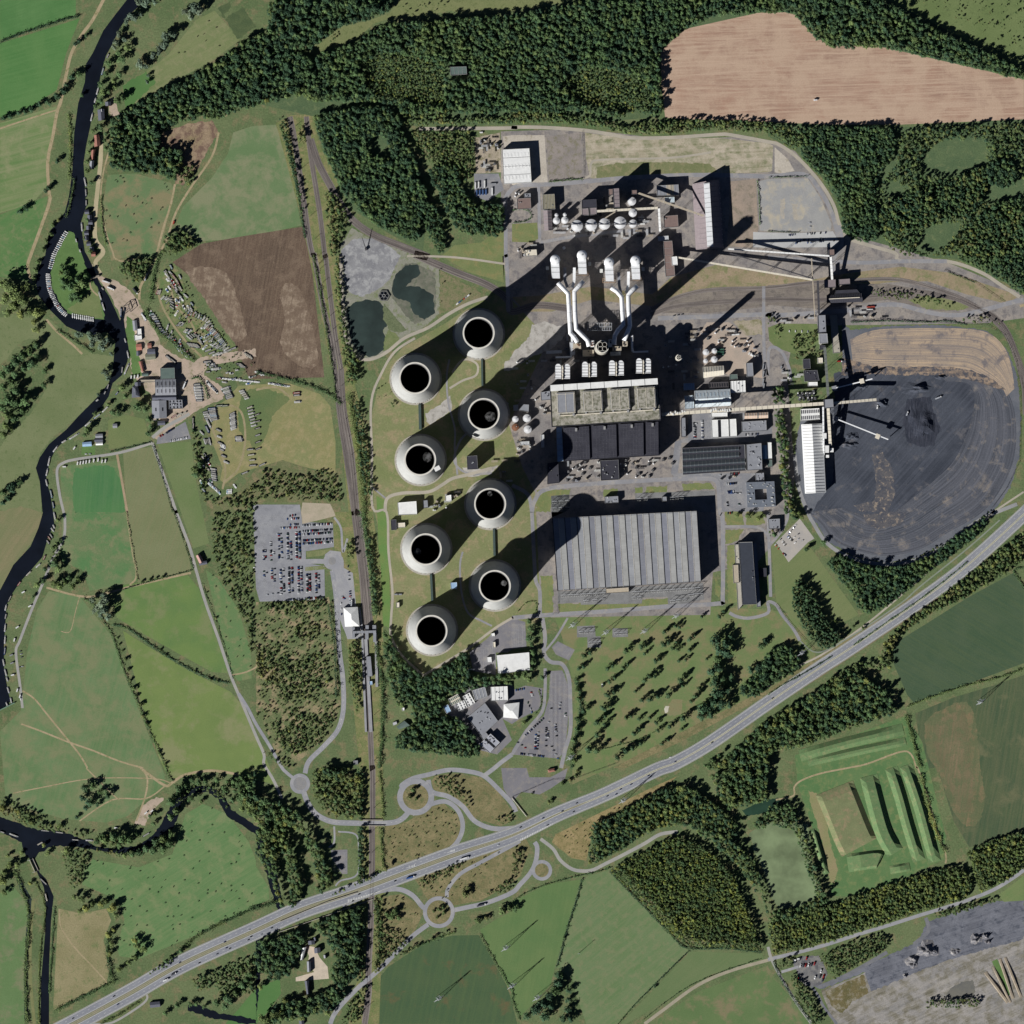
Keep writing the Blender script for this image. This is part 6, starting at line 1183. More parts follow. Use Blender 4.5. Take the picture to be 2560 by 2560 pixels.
bld('forest_hut','dark green flat hut alone in the northern wood','building','10:1465,508 1588,504 1592,562 1468,570',13,'flat',WALLG,GREENR,ribs=4); bld('river_house','slate-roofed boat house south of the dual carriageway','building','03:1130,1770 1205,1762 1210,1800 1135,1808',4,'gu',BRICK,SLATE,rise=2)
x,y=P('23:295,25')[0]; bld('gatehouse','brown-roofed gatehouse at the site entrance','building','23:268,12 322,0 328,24 276,36',4,'hip',WALLG,TILE,rise=1.8)
bld('security_canopy','blue-grey canopy at the station car court','building','12:1030,1590 1060,1580 1066,1600 1036,1612',3,'flat',WALLG,STEEL,par=.1)
# containers, trailers, small plant
CONT=[pm('container_white',(214,214,212)),pm('container_blue',(70,96,140)),pm('container_green',(60,100,84)),pm('container_red',(150,66,54)),pm('container_grey',(140,142,146))]
def container(x,y,rz,ci,look,L=6.1,w=2.5,name='container',cat='container',group=None):
    o=thing(name,None,cat,(x,y,gz(x,y)),rz); auto(o,look,cat,group); b=MB(); b.box(0,0,.15,L,w,2.45); c=part(b,'body',CONT[ci],o); b=MB(); b.box(L/2+.04,0,.3,.06,w*.9,2.1); part(b,'door',WALLD,c)
CN=['white','blue','green','red','grey']
for s,n,L,ci,rz in (('10:1655,1400 1680,1395',2,12,0,1.57),('10:1725,1390 1727,1392',1,14,0,1.57),('10:1665,1455 1735,1450',4,10,1,1.57),('10:1782,1445 1783,1446',1,14,0,1.57),('10:1790,1388 1800,1386',1,12,4,.05),('21:1570,705 1625,700',1,15,2,0),('21:1570,725 1571,725',1,15,2,0),('21:1570,742 1571,742',1,15,2,0),('21:1665,595 1700,592',2,8,0,.1),('11:1520,360 1600,300',6,6,0,.7),('31:760,385 790,383',2,8,3,0),('31:768,405 769,405',1,12,0,0),('21:1895,835 1897,890',2,12,4,1.4),('21:1895,950 1900,985',2,12,4,1.4),('33:200,1450 230,1440',2,6,0,.1),('31:100,840 108,870',2,6,4,1.2),('21:1790,735 1830,760',4,5,0,1.0),('10:1700,1000 1701,1000',1,6,0,0),('20:975,1640 1020,1640',1,12,0,0),('20:980,1660 1020,1660',1,12,0,0),('20:980,1690 1020,1690',1,12,0,0),('12:1060,622 1085,622',2,8,4,0)):
    q=P(s)
    for i in range(n):
        t=i/max(1,n-1); c=(ci+i)%5 if n>4 else ci; container(q[0][0]+(q[1][0]-q[0][0])*t,q[0][1]+(q[1][1]-q[0][1])*t,rz,c,f'{CN[c]} container',L)
# scattered process plant
def skid(x,y,k_,look,group):
    o=thing('plant_unit',None,'plant unit',(x,y,gz(x,y)),random.choice([.04,1.61,.04,-.5 if k_==3 else .04])); auto(o,look,'plant unit',group)
    if k_==0:
        b=MB(); b.box(0,0,0,random.uniform(3,7),random.uniform(2.5,5),random.uniform(2.5,6)); h=part(b,'housing',random.choice([WALLG,WALLW,GREYROOF,TANR,WALLW]),o); b=MB(); b.box(.3,.2,2.4,1.6,1.4,4.5); part(b,'vent',STEELD,h)
    elif k_==1:
        b=MB(); b.cyl(0,0,0,5,1.7,n=14); b.lathe([(1.7,5),(.8,5.8),(.1,6)],14); part(b,'vessel',SILV,o); b=MB(); b.tube([(1.7,0,1),(4,0,1),(4,2,1),(4,2,4)],.3,6); part(b,'pipe',STEEL,o)
    elif k_==2:
        b=MB()
        for j in range(4): b.tube([(-6,-1.5+j,3.2),(6,-1.5+j,3.2)],.3,6)
        part(b,'pipe',random.choice([STEEL,WALLW,STEELD,TANR]),o); b=MB()
        for xx in (-5,0,5): b.tube([(xx,-2,0),(xx,-2,3.2)],.2,4); b.tube([(xx,2,0),(xx,2,3.2)],.2,4); b.tube([(xx,-2,3),(xx,2,3)],.2,4)
        part(b,'pipe_rack',STEELD,o)
    else:
        b=MB(); b.box(0,0,.3,5,3,3.2); part(b,'transformer_tank',STEELD,o); b=MB()
        for j in (-1,0,1): b.cyl(j*1.4,0,3.5,5.6,.35,.2,8)
        part(b,'bushing',WALLW,o); b=MB(); b.box(0,2.2,.6,4.4,1,2.6); part(b,'radiator',WALLG,o)
LK=['boxy grey plant unit','upright silver vessel','low pipe rack','dark transformer unit']
def scatter_plant(s,n,kinds,group,minr=5):
    po=P(s); xs=[p[0] for p in po]; ys=[p[1] for p in po]; got=[]; t=0
    while len(got)<n and t<4000:
        t+=1; x,y=random.uniform(min(xs),max(xs)),random.uniform(min(ys),max(ys))
        if inpoly(po,[x],[y])[0] and all(math.hypot(x-a,y-c)>minr for a,c in got): got.append((x,y))
    for x,y in got: k_=random.choice(kinds); skid(x,y,k_,LK[k_],group)
scatter_plant('21:400,1560 655,1548 655,1690 405,1700',18,[0,1,2,3,3],'plant south of the turbine hall',7); scatter_plant('21:815,1548 1100,1535 1085,1660 815,1680',18,[0,2,3,3,1],'plant south of the turbine hall',7)
scatter_plant('20:440,1640 940,1560 1020,1620 1020,1740 440,1760',16,[1,2,2,0],'plant around the silos',7); scatter_plant('21:1440,540 1640,520 1800,640 1880,760 1800,760 1640,670 1440,640',26,[2,3,2,1,0],'plant in the eastern compound',6); scatter_plant('20:300,1700 440,1690 400,1760 310,1760',5,[1,0,2],'plant around the silos',6)
scatter_plant('11:1310,1860 1400,1840 1500,1740 1540,1750 1500,1850 1420,1920 1310,1920',12,[1,0,2],'plant in the walled compound',6); scatter_plant('21:10,1340 160,1340 160,1560 20,1560',10,[2,0,3],'plant west of the turbine hall',7); scatter_plant('21:250,1020 290,1000 285,1220 215,1220 205,1040',7,[2,0],'plant west of the boiler house',7); scatter_plant('21:20,770 160,770 180,1090 10,1110',14,[2,0,1],'plant west of the boiler house',9)
scatter_plant('31:110,860 260,850 260,940 200,1000 120,960',6,[0,2],'plant at the coal office',6); scatter_plant('21:1130,1545 1200,1510 1210,1570 1130,1570',3,[3],'plant south of the turbine hall',6); scatter_plant('21:1560,1650 1720,1640 1720,1680 1560,1690',3,[0],'plant south of the workshop',8); scatter_plant('10:1660,1050 1840,1045 1845,1130 1660,1140',12,[0,2],'scrap in the north-west yard',6); scatter_plant('10:1700,1225 1830,1225 1840,1290 1710,1290',10,[2,3],'scrap in the north-west yard',5); scatter_plant('20:0,1460 80,1450 80,1490 0,1495',3,[1,0],'plant by the brown-roofed building',6); scatter_plant('20:20,1830 200,1830 180,1932 0,1932',8,[0,1,2,3],'plant by the domes',7); scatter_plant('21:200,700 420,780 250,900 200,880',5,[2,0],'plant west of the precipitators',8);scatter_plant('21:1140,620 1380,620 1380,1100 1140,1100',18,[0,2,1],'plant in the chimney shade',9);scatter_plant('21:1280,700 1410,690 1420,930 1290,940',8,[0,2],'plant in the chimney shade',8); scatter_plant('20:640,1440 720,1440 730,1560 650,1560',5,[0,1,2],'plant around the silos',7); scatter_plant('20:440,1745 1060,1745 1060,1800 440,1800',16,[2,2,0],'pipework south of the silos',8); scatter_plant('31:0,470 360,460 360,500 0,505',7,[2,0],'plant along the siding road',8); scatter_plant('31:560,380 700,375 880,470 620,480',10,[0,2],'plant along the siding road',8); scatter_plant('21:1300,600 1420,520 1440,600 1330,680',8,[2,3],'plant in the eastern compound',7); scatter_plant('21:410,600 600,740 600,800 330,800',9,[0,2],'plant by the precipitators',7); scatter_plant('11:1780,1500 1932,1480 1932,1932 1820,1700',9,[0,2],'plant west of the boiler house',8)
scatter_plant('31:215,1030 350,1025 360,1090 220,1100',10,[3],'dark machines by the gallery',5);scatter_plant('31:200,1400 480,1500 470,1900 440,1900',0,[0],'x')
# fences
def fence(s,label,h=2.4,m=STEELD):
    q=P(s); b=MB(); b.tube([(a,c,h) for a,c in q],.18,4); b.tube([(a,c,h*.45) for a,c in q],.12,4)
    r=thing('security_fence',label,'fence',(q[0][0],q[0][1],0)); 
    bb=MB(); bb.v=[(v[0]-q[0][0],v[1]-q[0][1],v[2]) for v in b.v]; bb.f=b.f; bb.m=b.m; part(bb,'rail',m,r); bb=MB()
    for i in range(len(q)-1):
        A,C=Vector(q[i]),Vector(q[i+1]); n=max(1,int((C-A).length/9))
        for k_ in range(n): p=A+(C-A)*k_/n-Vector(q[0]); bb.box(p.x,p.y,0,.3,.3,h+.3)
    part(bb,'post',m,r)
fence('12:960,900 1020,980 1130,1090 1270,1220','dark security fence along the south-west tower corner'); fence('31:620,495 900,480 1300,505 1650,520 1780,600 1870,800 1905,1100 1895,1550 1800,1750 1690,1900','dark fence around the coal yard'); fence('32:60,700 170,850 350,1050 440,1055','security fence bending round the conifer wood'); fence('31:1330,110 1560,200 1780,350','dark fence beside the sandy bank'); fence('22:305,600 350,600 345,770 305,770','fenced pen west of the switchyard'); fence('23:0,220 300,90 500,70 800,-40','fence above the dual carriageway verge'); fence('20:530,990 545,1330','dark fence between the northern plots')
# SE mounds and ridges (real relief)
def mound(label,s,w,h,m,top=.3,name='grass_mound',cat='mound'):
    q=smooth(P(s),False,4); vs=[];n=len(q); b=MB(); h*=.72
    prof=[(-1,-.2),(-top,1),(top,1),(1,-.2)]
    for i in range(n):
        e=min(1,min(i,n-1-i)/2.0)
        for f,zf in prof:
            a=offs(q,f*w/2)[i]; vs.append((a[0],a[1],max(-.2,zf*h*e)+.6 if zf>0 else .3))
    fs=[]
    for i in range(n-1):
        for k_ in range(3): fs.append((i*4+k_+4,i*4+k_,i*4+k_+1,i*4+k_+5))
    b.add(vs,[f[::-1] for f in fs]); tag(b.build(name,m),label,cat)
BG=MATS.get('bund_green') or gm('bund_green',(82,108,68),(94,116,74),14,C=(112,118,80),cbig=8,camt=.4,k=.16)
TB=gm('bund_tan',(112,116,80),(104,108,74),18,C=(136,124,96),k=.14)
mound('broad tan-green mound nearest the sandy path','33:500,150 560,300 640,500 690,600',75,6,TB,.75); mound('long grassy ridge, first east of the broad mound','33:760,60 820,300 880,500 960,640',34,8,BG,.45)
mound('long green ridge, second from the east','33:930,0 1000,220 1060,440 1140,700',24,7,BG,.3); mound('long green ridge, easternmost of the four','33:1040,-20 1130,240 1190,450 1260,710',24,7,BG,.3); mound('low square mound at the southern end','33:600,720 800,690 850,700',34,6,BG,.7); mound('short ridge east of the square mound','33:920,770 1070,745',16,4,BG,.5); mound('narrow dark ridge by the lake trees','33:340,460 380,600 440,800',12,6,BG,.2)
mound('green bank along the top of the mound field','32:240,1840 600,1740 1020,1640',22,6,BG,.3); mound('lower green bank below the top bank','32:300,1890 700,1800 1040,1730',16,4,BG,.3)
SP=gm('spoil_heap',(120,118,120),(98,98,104),8,C=(150,146,142),cbig=6,k=.25)
def heap(label,p,rx,ry,h,m,seed,name='spoil_heap'):
    x,y=P(p)[0]; r_=np.random.default_rng(seed); b=MB(); n=22; K=7; vs=[]; g=gz(x,y)-.05
    lob=[(r_.uniform(-.6,.6),r_.uniform(-.6,.6),r_.uniform(.2,.45)) for _ in range(7)]
    for k_ in range(K+1):
        for i in range(n):
            a=2*PI*i/n; t=1-k_/K; rr=t*(1+.18*math.sin(3*a+seed)+.1*math.sin(7*a)); X,Y=rr*math.cos(a),rr*math.sin(a)
            z=h*sum(max(0,1-math.hypot(X-u,Y-v)/s_) for u,v,s_ in lob)*.5+h*.35*(1-t)
            vs.append((X*rx*TP,Y*ry*TP,0 if k_==0 else z+.1))
    b.add(vs,[(k_*n+i,k_*n+(i+1)%n,(k_+1)*n+(i+1)%n,(k_+1)*n+i) for k_ in range(K) for i in range(n)]); tag(b.build(name,m,None,(x,y,g)),label,'heap',None)
heap('largest lumpy spoil heap on the coal dirt','33:1205,1365',85,65,11,SP,3); heap('dark spoil heap south-west of the largest','33:1085,1460',52,50,9,SP,5); heap('cluster of grey mounds on the east side','33:1570,1290',50,40,8,SP,8); heap('grey heap nearest the eastern cluster','33:1640,1270',26,26,8,SP,9); heap('pale heap south of the eastern cluster','33:1660,1310',26,20,6,SP,11); heap('small black heap on the dirt edge','33:1035,1565',18,16,5,SP,12); heap('pale blue-grey heap by the haul track','33:1410,1385',42,28,4,SP,13)
heap('dark furrowed coal heap in the middle pit','31:1150,1240',110,150,7,MATS['coal_pit_rough'],21,'coal_heap'); heap('flat coal heap with steep shaded sides','31:1110,1000',120,45,7,coal,14,'coal_heap'); heap('coal heap in the stacker shadow','31:690,970',60,50,9,coal,15,'coal_heap'); heap('black coal heap under the loader','31:860,1110',50,36,8,coal,16,'coal_heap'); heap('low coal heap south of the long stacker','31:640,1360',56,30,6,coal,17,'coal_heap'); heap('low coal heap at the yard west side','31:620,1430',70,30,5,coal,18,'coal_heap'); heap('small coal heap at the yard east','31:1300,915',50,16,5,coal,19,'coal_heap')
for s,w,l in (('33:1640,1540 1810,1770',14,'western low greenhouse strip of pale rails'),('33:1700,1500 1830,1770',10,'second dark strip beside the grass wedge'),('33:1750,1440 1850,1740',12,'third pale strip beside the grass wedge'),('33:1790,1430 1910,1730',12,'eastern pale strip beside the grass wedge')):
    mound(l,s,w*.5,3,gm('strip_soil',(150,138,120),(134,124,110),10,k=.15),.5,'soil_windrow','windrow')
sheet('grass_wedge',MATS['lawn_bright'],'33:1690,1460 1730,1440 1840,1700 1800,1730')
# catenary masts and lamp posts
MSTL='railway mast with a side arm'
def mast(x,y,a):
    o=thing('catenary_mast',None,'railway mast',(x,y,gz(x,y)),a,'masts along the railway'); auto(o,'thin steel railway mast','railway mast','masts along the railway'); b=MB(); b.box(0,0,0,.5,.5,8); part(b,'post',STEELD,o); b=MB(); b.tube([(0,0,7.4),(3.4,0,7.6)],.18,4); part(b,'arm',STEELD,o)
q=smooth(P('10:300,950 380,1450 470,1932;11:480,100 560,450 620,750 660,1100 720,1500 770,1932;12:790,200 860,700 890,1200 890,1700;13:890,300 870,800 860,1300 840,1800'),False,3)
for i,p in enumerate(q[::1]): mast(p[0],p[1],0)
# ================================================================ VEGETATION
LM_D=leafmat('leaf_dark',(58,82,62),(66,92,66),(84,106,66)); LM_M=leafmat('leaf_mid',(76,100,68),(84,108,68),(104,120,72)); LM_L=leafmat('leaf_light',(104,118,70),(94,110,68),(130,134,74)); LM_G=leafmat('leaf_grey',(96,112,96),(86,104,84),(110,122,100)); LM_B=leafmat('leaf_bush',(82,102,62),(92,106,66),(112,112,72)); LM_C=leafmat('leaf_conifer',(60,84,60),(68,90,62),(76,96,62)); LM_P=leafmat('leaf_plantation',(72,90,56),(90,106,58),(128,134,66),.4)
BARK=pm('bark',(84,74,62))
def crown(seed,n=380,rz=.62,lumps=14,q=.25,cone=False):
    """crown mesh of unit radius, base at z=0, height 2*rz: leaf clumps on uneven lobes"""
    r=np.random.default_rng(seed); L=[]
    for i in range(lumps):
        a=r.uniform(0,2*PI); d=r.uniform(.15,.72); z=r.uniform(.35,1.6)*rz
        if cone: d*=max(.12,1-z/(2*rz)); 
        else: d*=max(.45,1-abs(z/rz-.9)*.55)
        L.append((d*math.cos(a),d*math.sin(a),z,r.uniform(.26,.46)*(1-.45*z/(2*rz) if cone else 1)))
    L.append((0,0,rz*1.5,.42 if not cone else .22)); L.append((0,0,rz*.8,.5))
    vs=[];fs=[]
    for k in range(n):
        x,y,z,s=L[k%len(L)]
        v=r.normal(size=3); v/=np.linalg.norm(v); v[2]=abs(v[2])*.9-.15
        p=np.array([x,y,z])+v*s*r.uniform(.75,1.08)
        nrm=v+r.normal(size=3)*.3+np.array([-.1,-.1,.25]); nrm/=np.linalg.norm(nrm); t=np.cross(nrm,r.normal(size=3)); t/=np.linalg.norm(t); u=np.cross(nrm,t); e=q*r.uniform(.55,1.15)
        o=len(vs); vs+=[tuple(p+t*e*.5),tuple(p+u*e*.42),tuple(p-t*e*.5),tuple(p-u*e*.42)]; fs.append((o,o+1,o+2,o+3))
    return vs,fs
CR={}
def crownmesh(key,seed,m,**k):
    vs,fs=crown(seed,**k); me=bpy.data.meshes.new('crown_'+key); me.from_pydata(vs,[],fs); me.materials.append(m); me.update(); CR[key]=me; return me
for kk,m,a in (('dark',LM_D,{}),('mid',LM_M,{}),('light',LM_L,{}),('grey',LM_G,{}),('bush',LM_B,dict(rz=.5,lumps=8,n=160,q=.36)),('conifer',LM_C,dict(rz=.95,cone=True,n=320,lumps=16)),('plant',LM_P,dict(n=160,q=.36,lumps=8))):
    for i in range(3): crownmesh(kk+str(i),{'dark':10,'mid':20,'light':30,'grey':40,'bush':50,'conifer':60,'plant':70}[kk]+i,m,**a)
TB_=MB(); TB_.tube([(0,0,0),(.05,.03,.35),(0,0,.8)],[.075,.055,.03],6); 
for a in range(4): TB_.tube([(0,0,.4),(.28*math.cos(a*1.6),.28*math.sin(a*1.6),.85)],[.03,.015],4)
tm=bpy.data.meshes.new('trunk'); tm.from_pydata(TB_.v,[],TB_.f); tm.materials.append(BARK)
LOOK={'dark':'dark rounded tree','mid':'mid-green rounded tree','light':'pale green tree','grey':'grey-green willow','bush':'low green bush','conifer':'dark conifer'}
NT=[0]
def tree(x,y,r,kind='mid',group='scattered trees',look=None,hf=None):
    NT[0]+=1; i=NT[0]%3; g=gz(x,y); h=(hf or {'conifer':.12,'bush':.05}.get(kind,.3)); r*=1.28
    o=thing('tree' if kind not in('bush','conifer') else {'bush':'bush','conifer':'conifer_tree'}[kind],None,'bush' if kind=='bush' else 'tree',(x,y,g),random.uniform(0,6.28),group); auto(o,look or LOOK[kind],o['category'],group)
    c=bpy.data.objects.new('crown',CR[kind+str(i)]); COL.objects.link(c); c.parent=o; c.location=(0,0,r*h); c.scale=(r*random.uniform(.9,1.1),r*random.uniform(.9,1.1),r*random.uniform(.85,1.15))
    t=bpy.data.objects.new('trunk',tm); COL.objects.link(t); t.parent=o; t.scale=(r*1.3,r*1.3,r*(h+.5)/.8*.9)
    return o
def trees(s,kind='mid',group='scattered trees',look=None,hf=None):
    """'CR:x,y,r ...' r in tile px"""
    for seg in s.split(';'):
        k,v=seg.strip().split(':')
        for q in v.split():
            a=q.split(','); x,y=P(k+':'+a[0]+','+a[1])[0]; tree(x,y,float(a[2])*(TP if k!='F' else 1.0)*random.uniform(.95,1.1),kind,group,look,hf)
# park conifers / round trees on the lawn (base of shadow)
G1='trees dotted over the park lawn'
trees('22:1150,905,24 1180,885,20 1235,860,22 1260,870,18 1340,960,26 1380,930,20 860,1050,30 975,1020,26 1010,1010,20 1140,1000,32 1180,985,28 1240,980,18 1210,1030,24 1250,1040,24 1340,1040,22 540,1085,30 590,1060,26 1000,1070,20 1085,1125,28 1110,1110,20 1260,1125,18 1310,1115,16 505,1180,24 540,1165,22 720,1180,28 760,1160,24 840,1175,22 870,1150,20 735,1280,26 775,1250,24 1000,1270,26 1040,1240,30 1080,1240,20 1270,1270,30 1310,1230,24 1290,1310,22 930,1355,20 720,1380,32 770,1360,28 980,1420,30 1040,1415,34 1100,1390,28 1180,1380,32 690,1480,34 740,1470,24 540,1500,26 580,1480,20 700,1540,22 640,1590,34 700,1600,26 860,1550,28 900,1540,20 960,1560,22 1040,1550,22 1090,1590,26 1100,1650,24 1190,1620,24 1290,1560,32 1280,1640,18 920,1670,28 960,1640,22 640,1680,30 580,1790,40 640,1800,36 860,1800,34 910,1780,28 970,1750,22 1130,1750,22 1180,1720,18 790,1850,34 1380,1390,28 1350,1430,20 1410,1330,26 1470,1110,16 1430,790,18 1560,790,24 1600,750,20 820,1740,16 690,1300,12','conifer',G1)
trees('22:1540,960,44 1560,1040,44 1620,1060,40 1550,1110,30 1610,1000,40 1650,940,24 1880,1010,26 1910,980,24 1800,1200,30 1860,1180,30 1920,1160,36 1790,1310,30 1850,1340,24 1900,1250,30 1500,1200,40 1560,1180,36 1530,1280,44 1590,1260,40 1550,1360,46 1620,1340,34 1520,1440,44 1440,1480,40 1580,1440,44 1640,1460,30 1430,1540,34 1500,1530,30 1660,1240,28 1780,1790,20','dark',G1)
trees('22:130,820,26 140,880,30 130,950,30 150,1000,24 160,1060,26 160,1130,26 150,1180,22 40,1230,34 90,1230,34 130,1260,26 230,1250,20 490,1270,20 490,1340,24 500,1410,22 490,1560,20 490,1640,24 470,1720,26 450,1800,24 470,1880,20','mid','trees beside the southern car courts')
trees('22:90,1590,20 1700,20,20 1780,30,24 1860,50,24 1900,30,16','light','trees beside the office lawns')
trees('32:290,280,24 50,170,24 420,230,20 190,10,24','mid','trees by the tan car park')
# riverside trees, tile 00
G2='riverside trees'
trees('00:1000,130,44 1050,110,30 960,160,30 900,260,30 880,320,28 940,300,24 860,360,24 1100,20,44 1040,20,30 1160,10,30 1470,60,44 1440,120,34 1510,90,34 1400,90,30 1250,280,40 1300,260,36 1240,340,36 1200,370,26 1160,420,32 1060,490,34 1100,500,28 1050,460,20 1120,570,16 1110,620,18 1200,400,26','grey',G2)
trees('00:920,450,34 900,400,28 960,360,30 820,480,26 800,560,26 860,610,22 760,640,24 780,700,30 820,690,26 760,760,26 720,800,20 900,560,26 870,660,22 890,760,34 930,740,30 760,960,30 800,1010,22 700,990,18 680,1080,20 670,1150,18 660,1220,20 660,1290,22 790,1060,18 800,1120,20 690,1380,20 620,720,20 660,1660,16 640,1800,16 680,1900,20','mid',G2)
trees('00:540,580,30 600,560,26 500,640,22 600,310,24 570,330,18 650,270,18 430,720,30 480,690,26 370,780,22 300,790,20 240,830,20 190,850,18 140,850,18 80,880,20 30,890,18 430,1220,24 370,1420,22 350,1440,20 160,1600,28 200,1570,24','dark','trees along the western meadows')
trees('00:440,1660,18 400,1700,20 380,1760,20 350,1820,20 330,1880,22;01:290,50,22 270,110,22 260,170,20','bush',G2)
trees('10:1800,80,1;','grey') if 0 else None
# island & west woods
G3='trees around the boatyard river'
trees('01:470,80,26 500,130,30 480,190,34 530,230,38 580,240,40 620,210,40 560,300,36 600,330,30 540,330,26 480,240,26 650,150,30 590,180,34 460,130,24','mid',G3)
trees('01:600,590,36 680,600,40 740,620,40 800,650,36 700,660,34 770,690,30 830,680,24 840,740,20 800,880,30 820,920,26 840,860,20 740,1045,16','grey',G3)
trees('01:340,870,24 330,975,26 350,850,16 920,990,30 950,1060,24 1040,1140,34 1060,1110,30 850,1180,26 900,1190,24 660,1310,34 640,1350,20 720,1190,20 1140,1290,24 1130,1230,26 1120,1340,24 820,1120,20 1100,1160,26 1470,1610,34 1510,1580,30 1480,1650,26','mid',G3)
trees('01:30,220,50 90,250,50 40,320,44 130,310,44 100,380,44 180,340,40 200,230,34 60,430,36 160,440,36 220,420,34 280,430,36 260,500,30 270,560,26 320,420,30','light','western wood by the river')
trees('01:270,670,32 220,720,40 170,760,44 120,800,44 240,820,40 180,850,36 280,760,26 60,850,40 20,900,40 110,890,34 90,960,36 30,990,40 120,1020,36 60,1080,44 120,1110,40 190,1100,40 20,1150,40 170,1170,30 60,1200,44 110,1230,30 40,1280,36 30,1350,34 80,1310,24 210,1060,30','mid','western wood by the river')
trees('01:30,1790,34 90,1750,34 150,1710,26 20,1860,30 60,1830,24','dark','western wood by the river')
# tile 02 trees
G4='field trees west of the railway'
trees('02:420,390,32 440,430,28 410,540,34 450,560,34 490,530,28 550,560,30 520,500,24 480,360,18 590,510,22 340,430,24 280,550,26 330,520,22 400,270,20 440,60,22 460,220,16 250,640,16','mid',G4)
trees('02:780,680,50 790,740,40 740,720,34 820,790,30 700,660,26 720,740,26 800,640,40 760,770,24','grey',G4)
trees('02:885,950,12 900,1000,12 925,1050,12 950,1110,18 970,1190,14 985,1270,14 1010,1330,20 1030,1390,14 1060,1450,22 1080,1540,18 1110,1600,16 1200,1810,14 1220,1840,12 1250,1900,14 1070,525,14 1130,510,14 1180,500,12 1230,490,14 1210,1040,14 1250,1080,12 1470,1200,14 1590,1265,14 1640,1280,12 1560,610,8 1630,800,10 700,1,1','bush','hedgerow bushes between the meadows')
# tile 03
G5='trees beside the southern river'
trees('03:640,150,30 700,140,30 620,220,30 680,260,30 760,180,24 810,210,28 650,300,22 580,370,16 740,270,20','dark','ring of trees in the meadow')
trees('03:730,560,26 800,550,34 860,520,36 920,530,38 980,540,34 900,580,26 760,530,26 1030,500,20 1160,420,18 1170,350,20 1130,360,18 1300,250,44 1340,200,34 1330,320,36 1290,370,30 1350,150,30 1400,130,26 1450,90,26 1500,110,24 1550,100,26 1640,90,24 1180,560,36 1230,530,40 1280,570,40 1230,610,36 1160,620,36 1100,610,34 1050,640,30 1000,650,26 940,660,24 1290,500,30 1700,160,36 1760,240,30 1830,200,44 1880,140,44 1790,120,36 1880,260,36 1830,310,30 1900,330,30 1440,230,26 1520,250,20','mid',G5)
trees('03:560,975,24 610,990,26 650,1060,26 600,1080,20 700,1030,24 760,1030,26 850,1050,36 870,1110,24 800,1010,24 1040,1340,34 1080,1370,26 1020,1300,24 970,1470,24 1010,1430,24 900,1520,24 820,1260,26 840,1330,20 830,1400,20 860,1220,18 360,640,22 500,620,28 330,580,18 130,330,18 240,410,18 380,430,14 450,440,22 20,300,24 130,730,26 70,730,26 30,790,26 60,660,18 20,850,34 30,940,26 230,870,18 160,640,16','light',G5)
trees('03:1640,1770,34 1720,1740,40 1700,1800,30 1780,1700,34 1830,1640,30 1880,1560,26 1860,1600,26 1340,1790,24 1440,1780,20 1250,1850,24 1480,1780,18 1540,1800,18 1900,1650,24 1370,1380,22','mid',G5)
# tile 13 and others
G6='trees around the interchange'
trees('13:60,1900,44 130,1860,44 180,1830,30 350,1880,26 220,1760,26 30,1650,26 490,1790,26 560,1760,26 540,1850,26 440,1820,26','light',G6); trees('13:1580,950,30 1600,910,24 1380,1060,22 1340,1080,16 1420,1090,20 1370,1130,16 1410,1050,18 1050,1080,36 1030,1130,30 990,1100,24 1080,1130,20 1190,170,24 1160,220,22 1210,230,16 1680,1160,26 1740,1130,24 1860,1080,34 1910,1060,30','bush',G6)
trees('23:350,1560,30 350,1620,34 330,1680,34 290,1720,34 240,1790,40 180,1830,40 110,1870,34 290,1800,34 250,1870,36 430,1680,24 430,1750,26 420,1820,30 390,1890,34 440,1900,30 370,1560,24 330,1620,26 30,1060,24 395,1280,12 1080,1650,12','dark','copse in the southern meadow'); trees('23:480,60,18 490,20,18 280,260,18 300,245,16 150,190,10 440,90,20 380,120,18','bush',G6)
trees('33:1430,1900,1','bush') if 0 else None
def hedge(s,w=3,label='hedge',m=None,h=2.6,dens=1.0,sm=3):
    q=smooth(P(s),False,sm); vs=[];fs=[]; r=rng
    for i in range(len(q)-1):
        A=np.array(q[i]); C=np.array(q[i+1]); L=np.linalg.norm(C-A); n=int(L*w*1.5*dens)+1
        for k in range(n):
            t=r.random(); cl=.75+.35*math.sin((i+t)*4.7)+.2*math.sin((i+t)*11); p=A+(C-A)*t+r.normal(size=2)*w*.28*cl; z=r.uniform(.4,1)*h*max(.5,cl)
            nr=r.normal(size=3)*.6+np.array([0,0,.9]); nr/=np.linalg.norm(nr); T=np.cross(nr,r.normal(size=3)); T/=np.linalg.norm(T); U=np.cross(nr,T); e=r.uniform(.8,1.7); p3=np.array([p[0],p[1],z+.3])
            o=len(vs); vs+=[tuple(p3+T*e*.6),tuple(p3+U*e*.5),tuple(p3-T*e*.6),tuple(p3-U*e*.5)]; fs.append((o,o+1,o+2,o+3))
    me=bpy.data.meshes.new('hedge'); me.from_pydata(vs,[],fs); me.materials.append(m or LM_M); me.update(); o=bpy.data.objects.new('hedge',me); COL.objects.link(o); auto(o,label,'hedge','field hedges'); return o
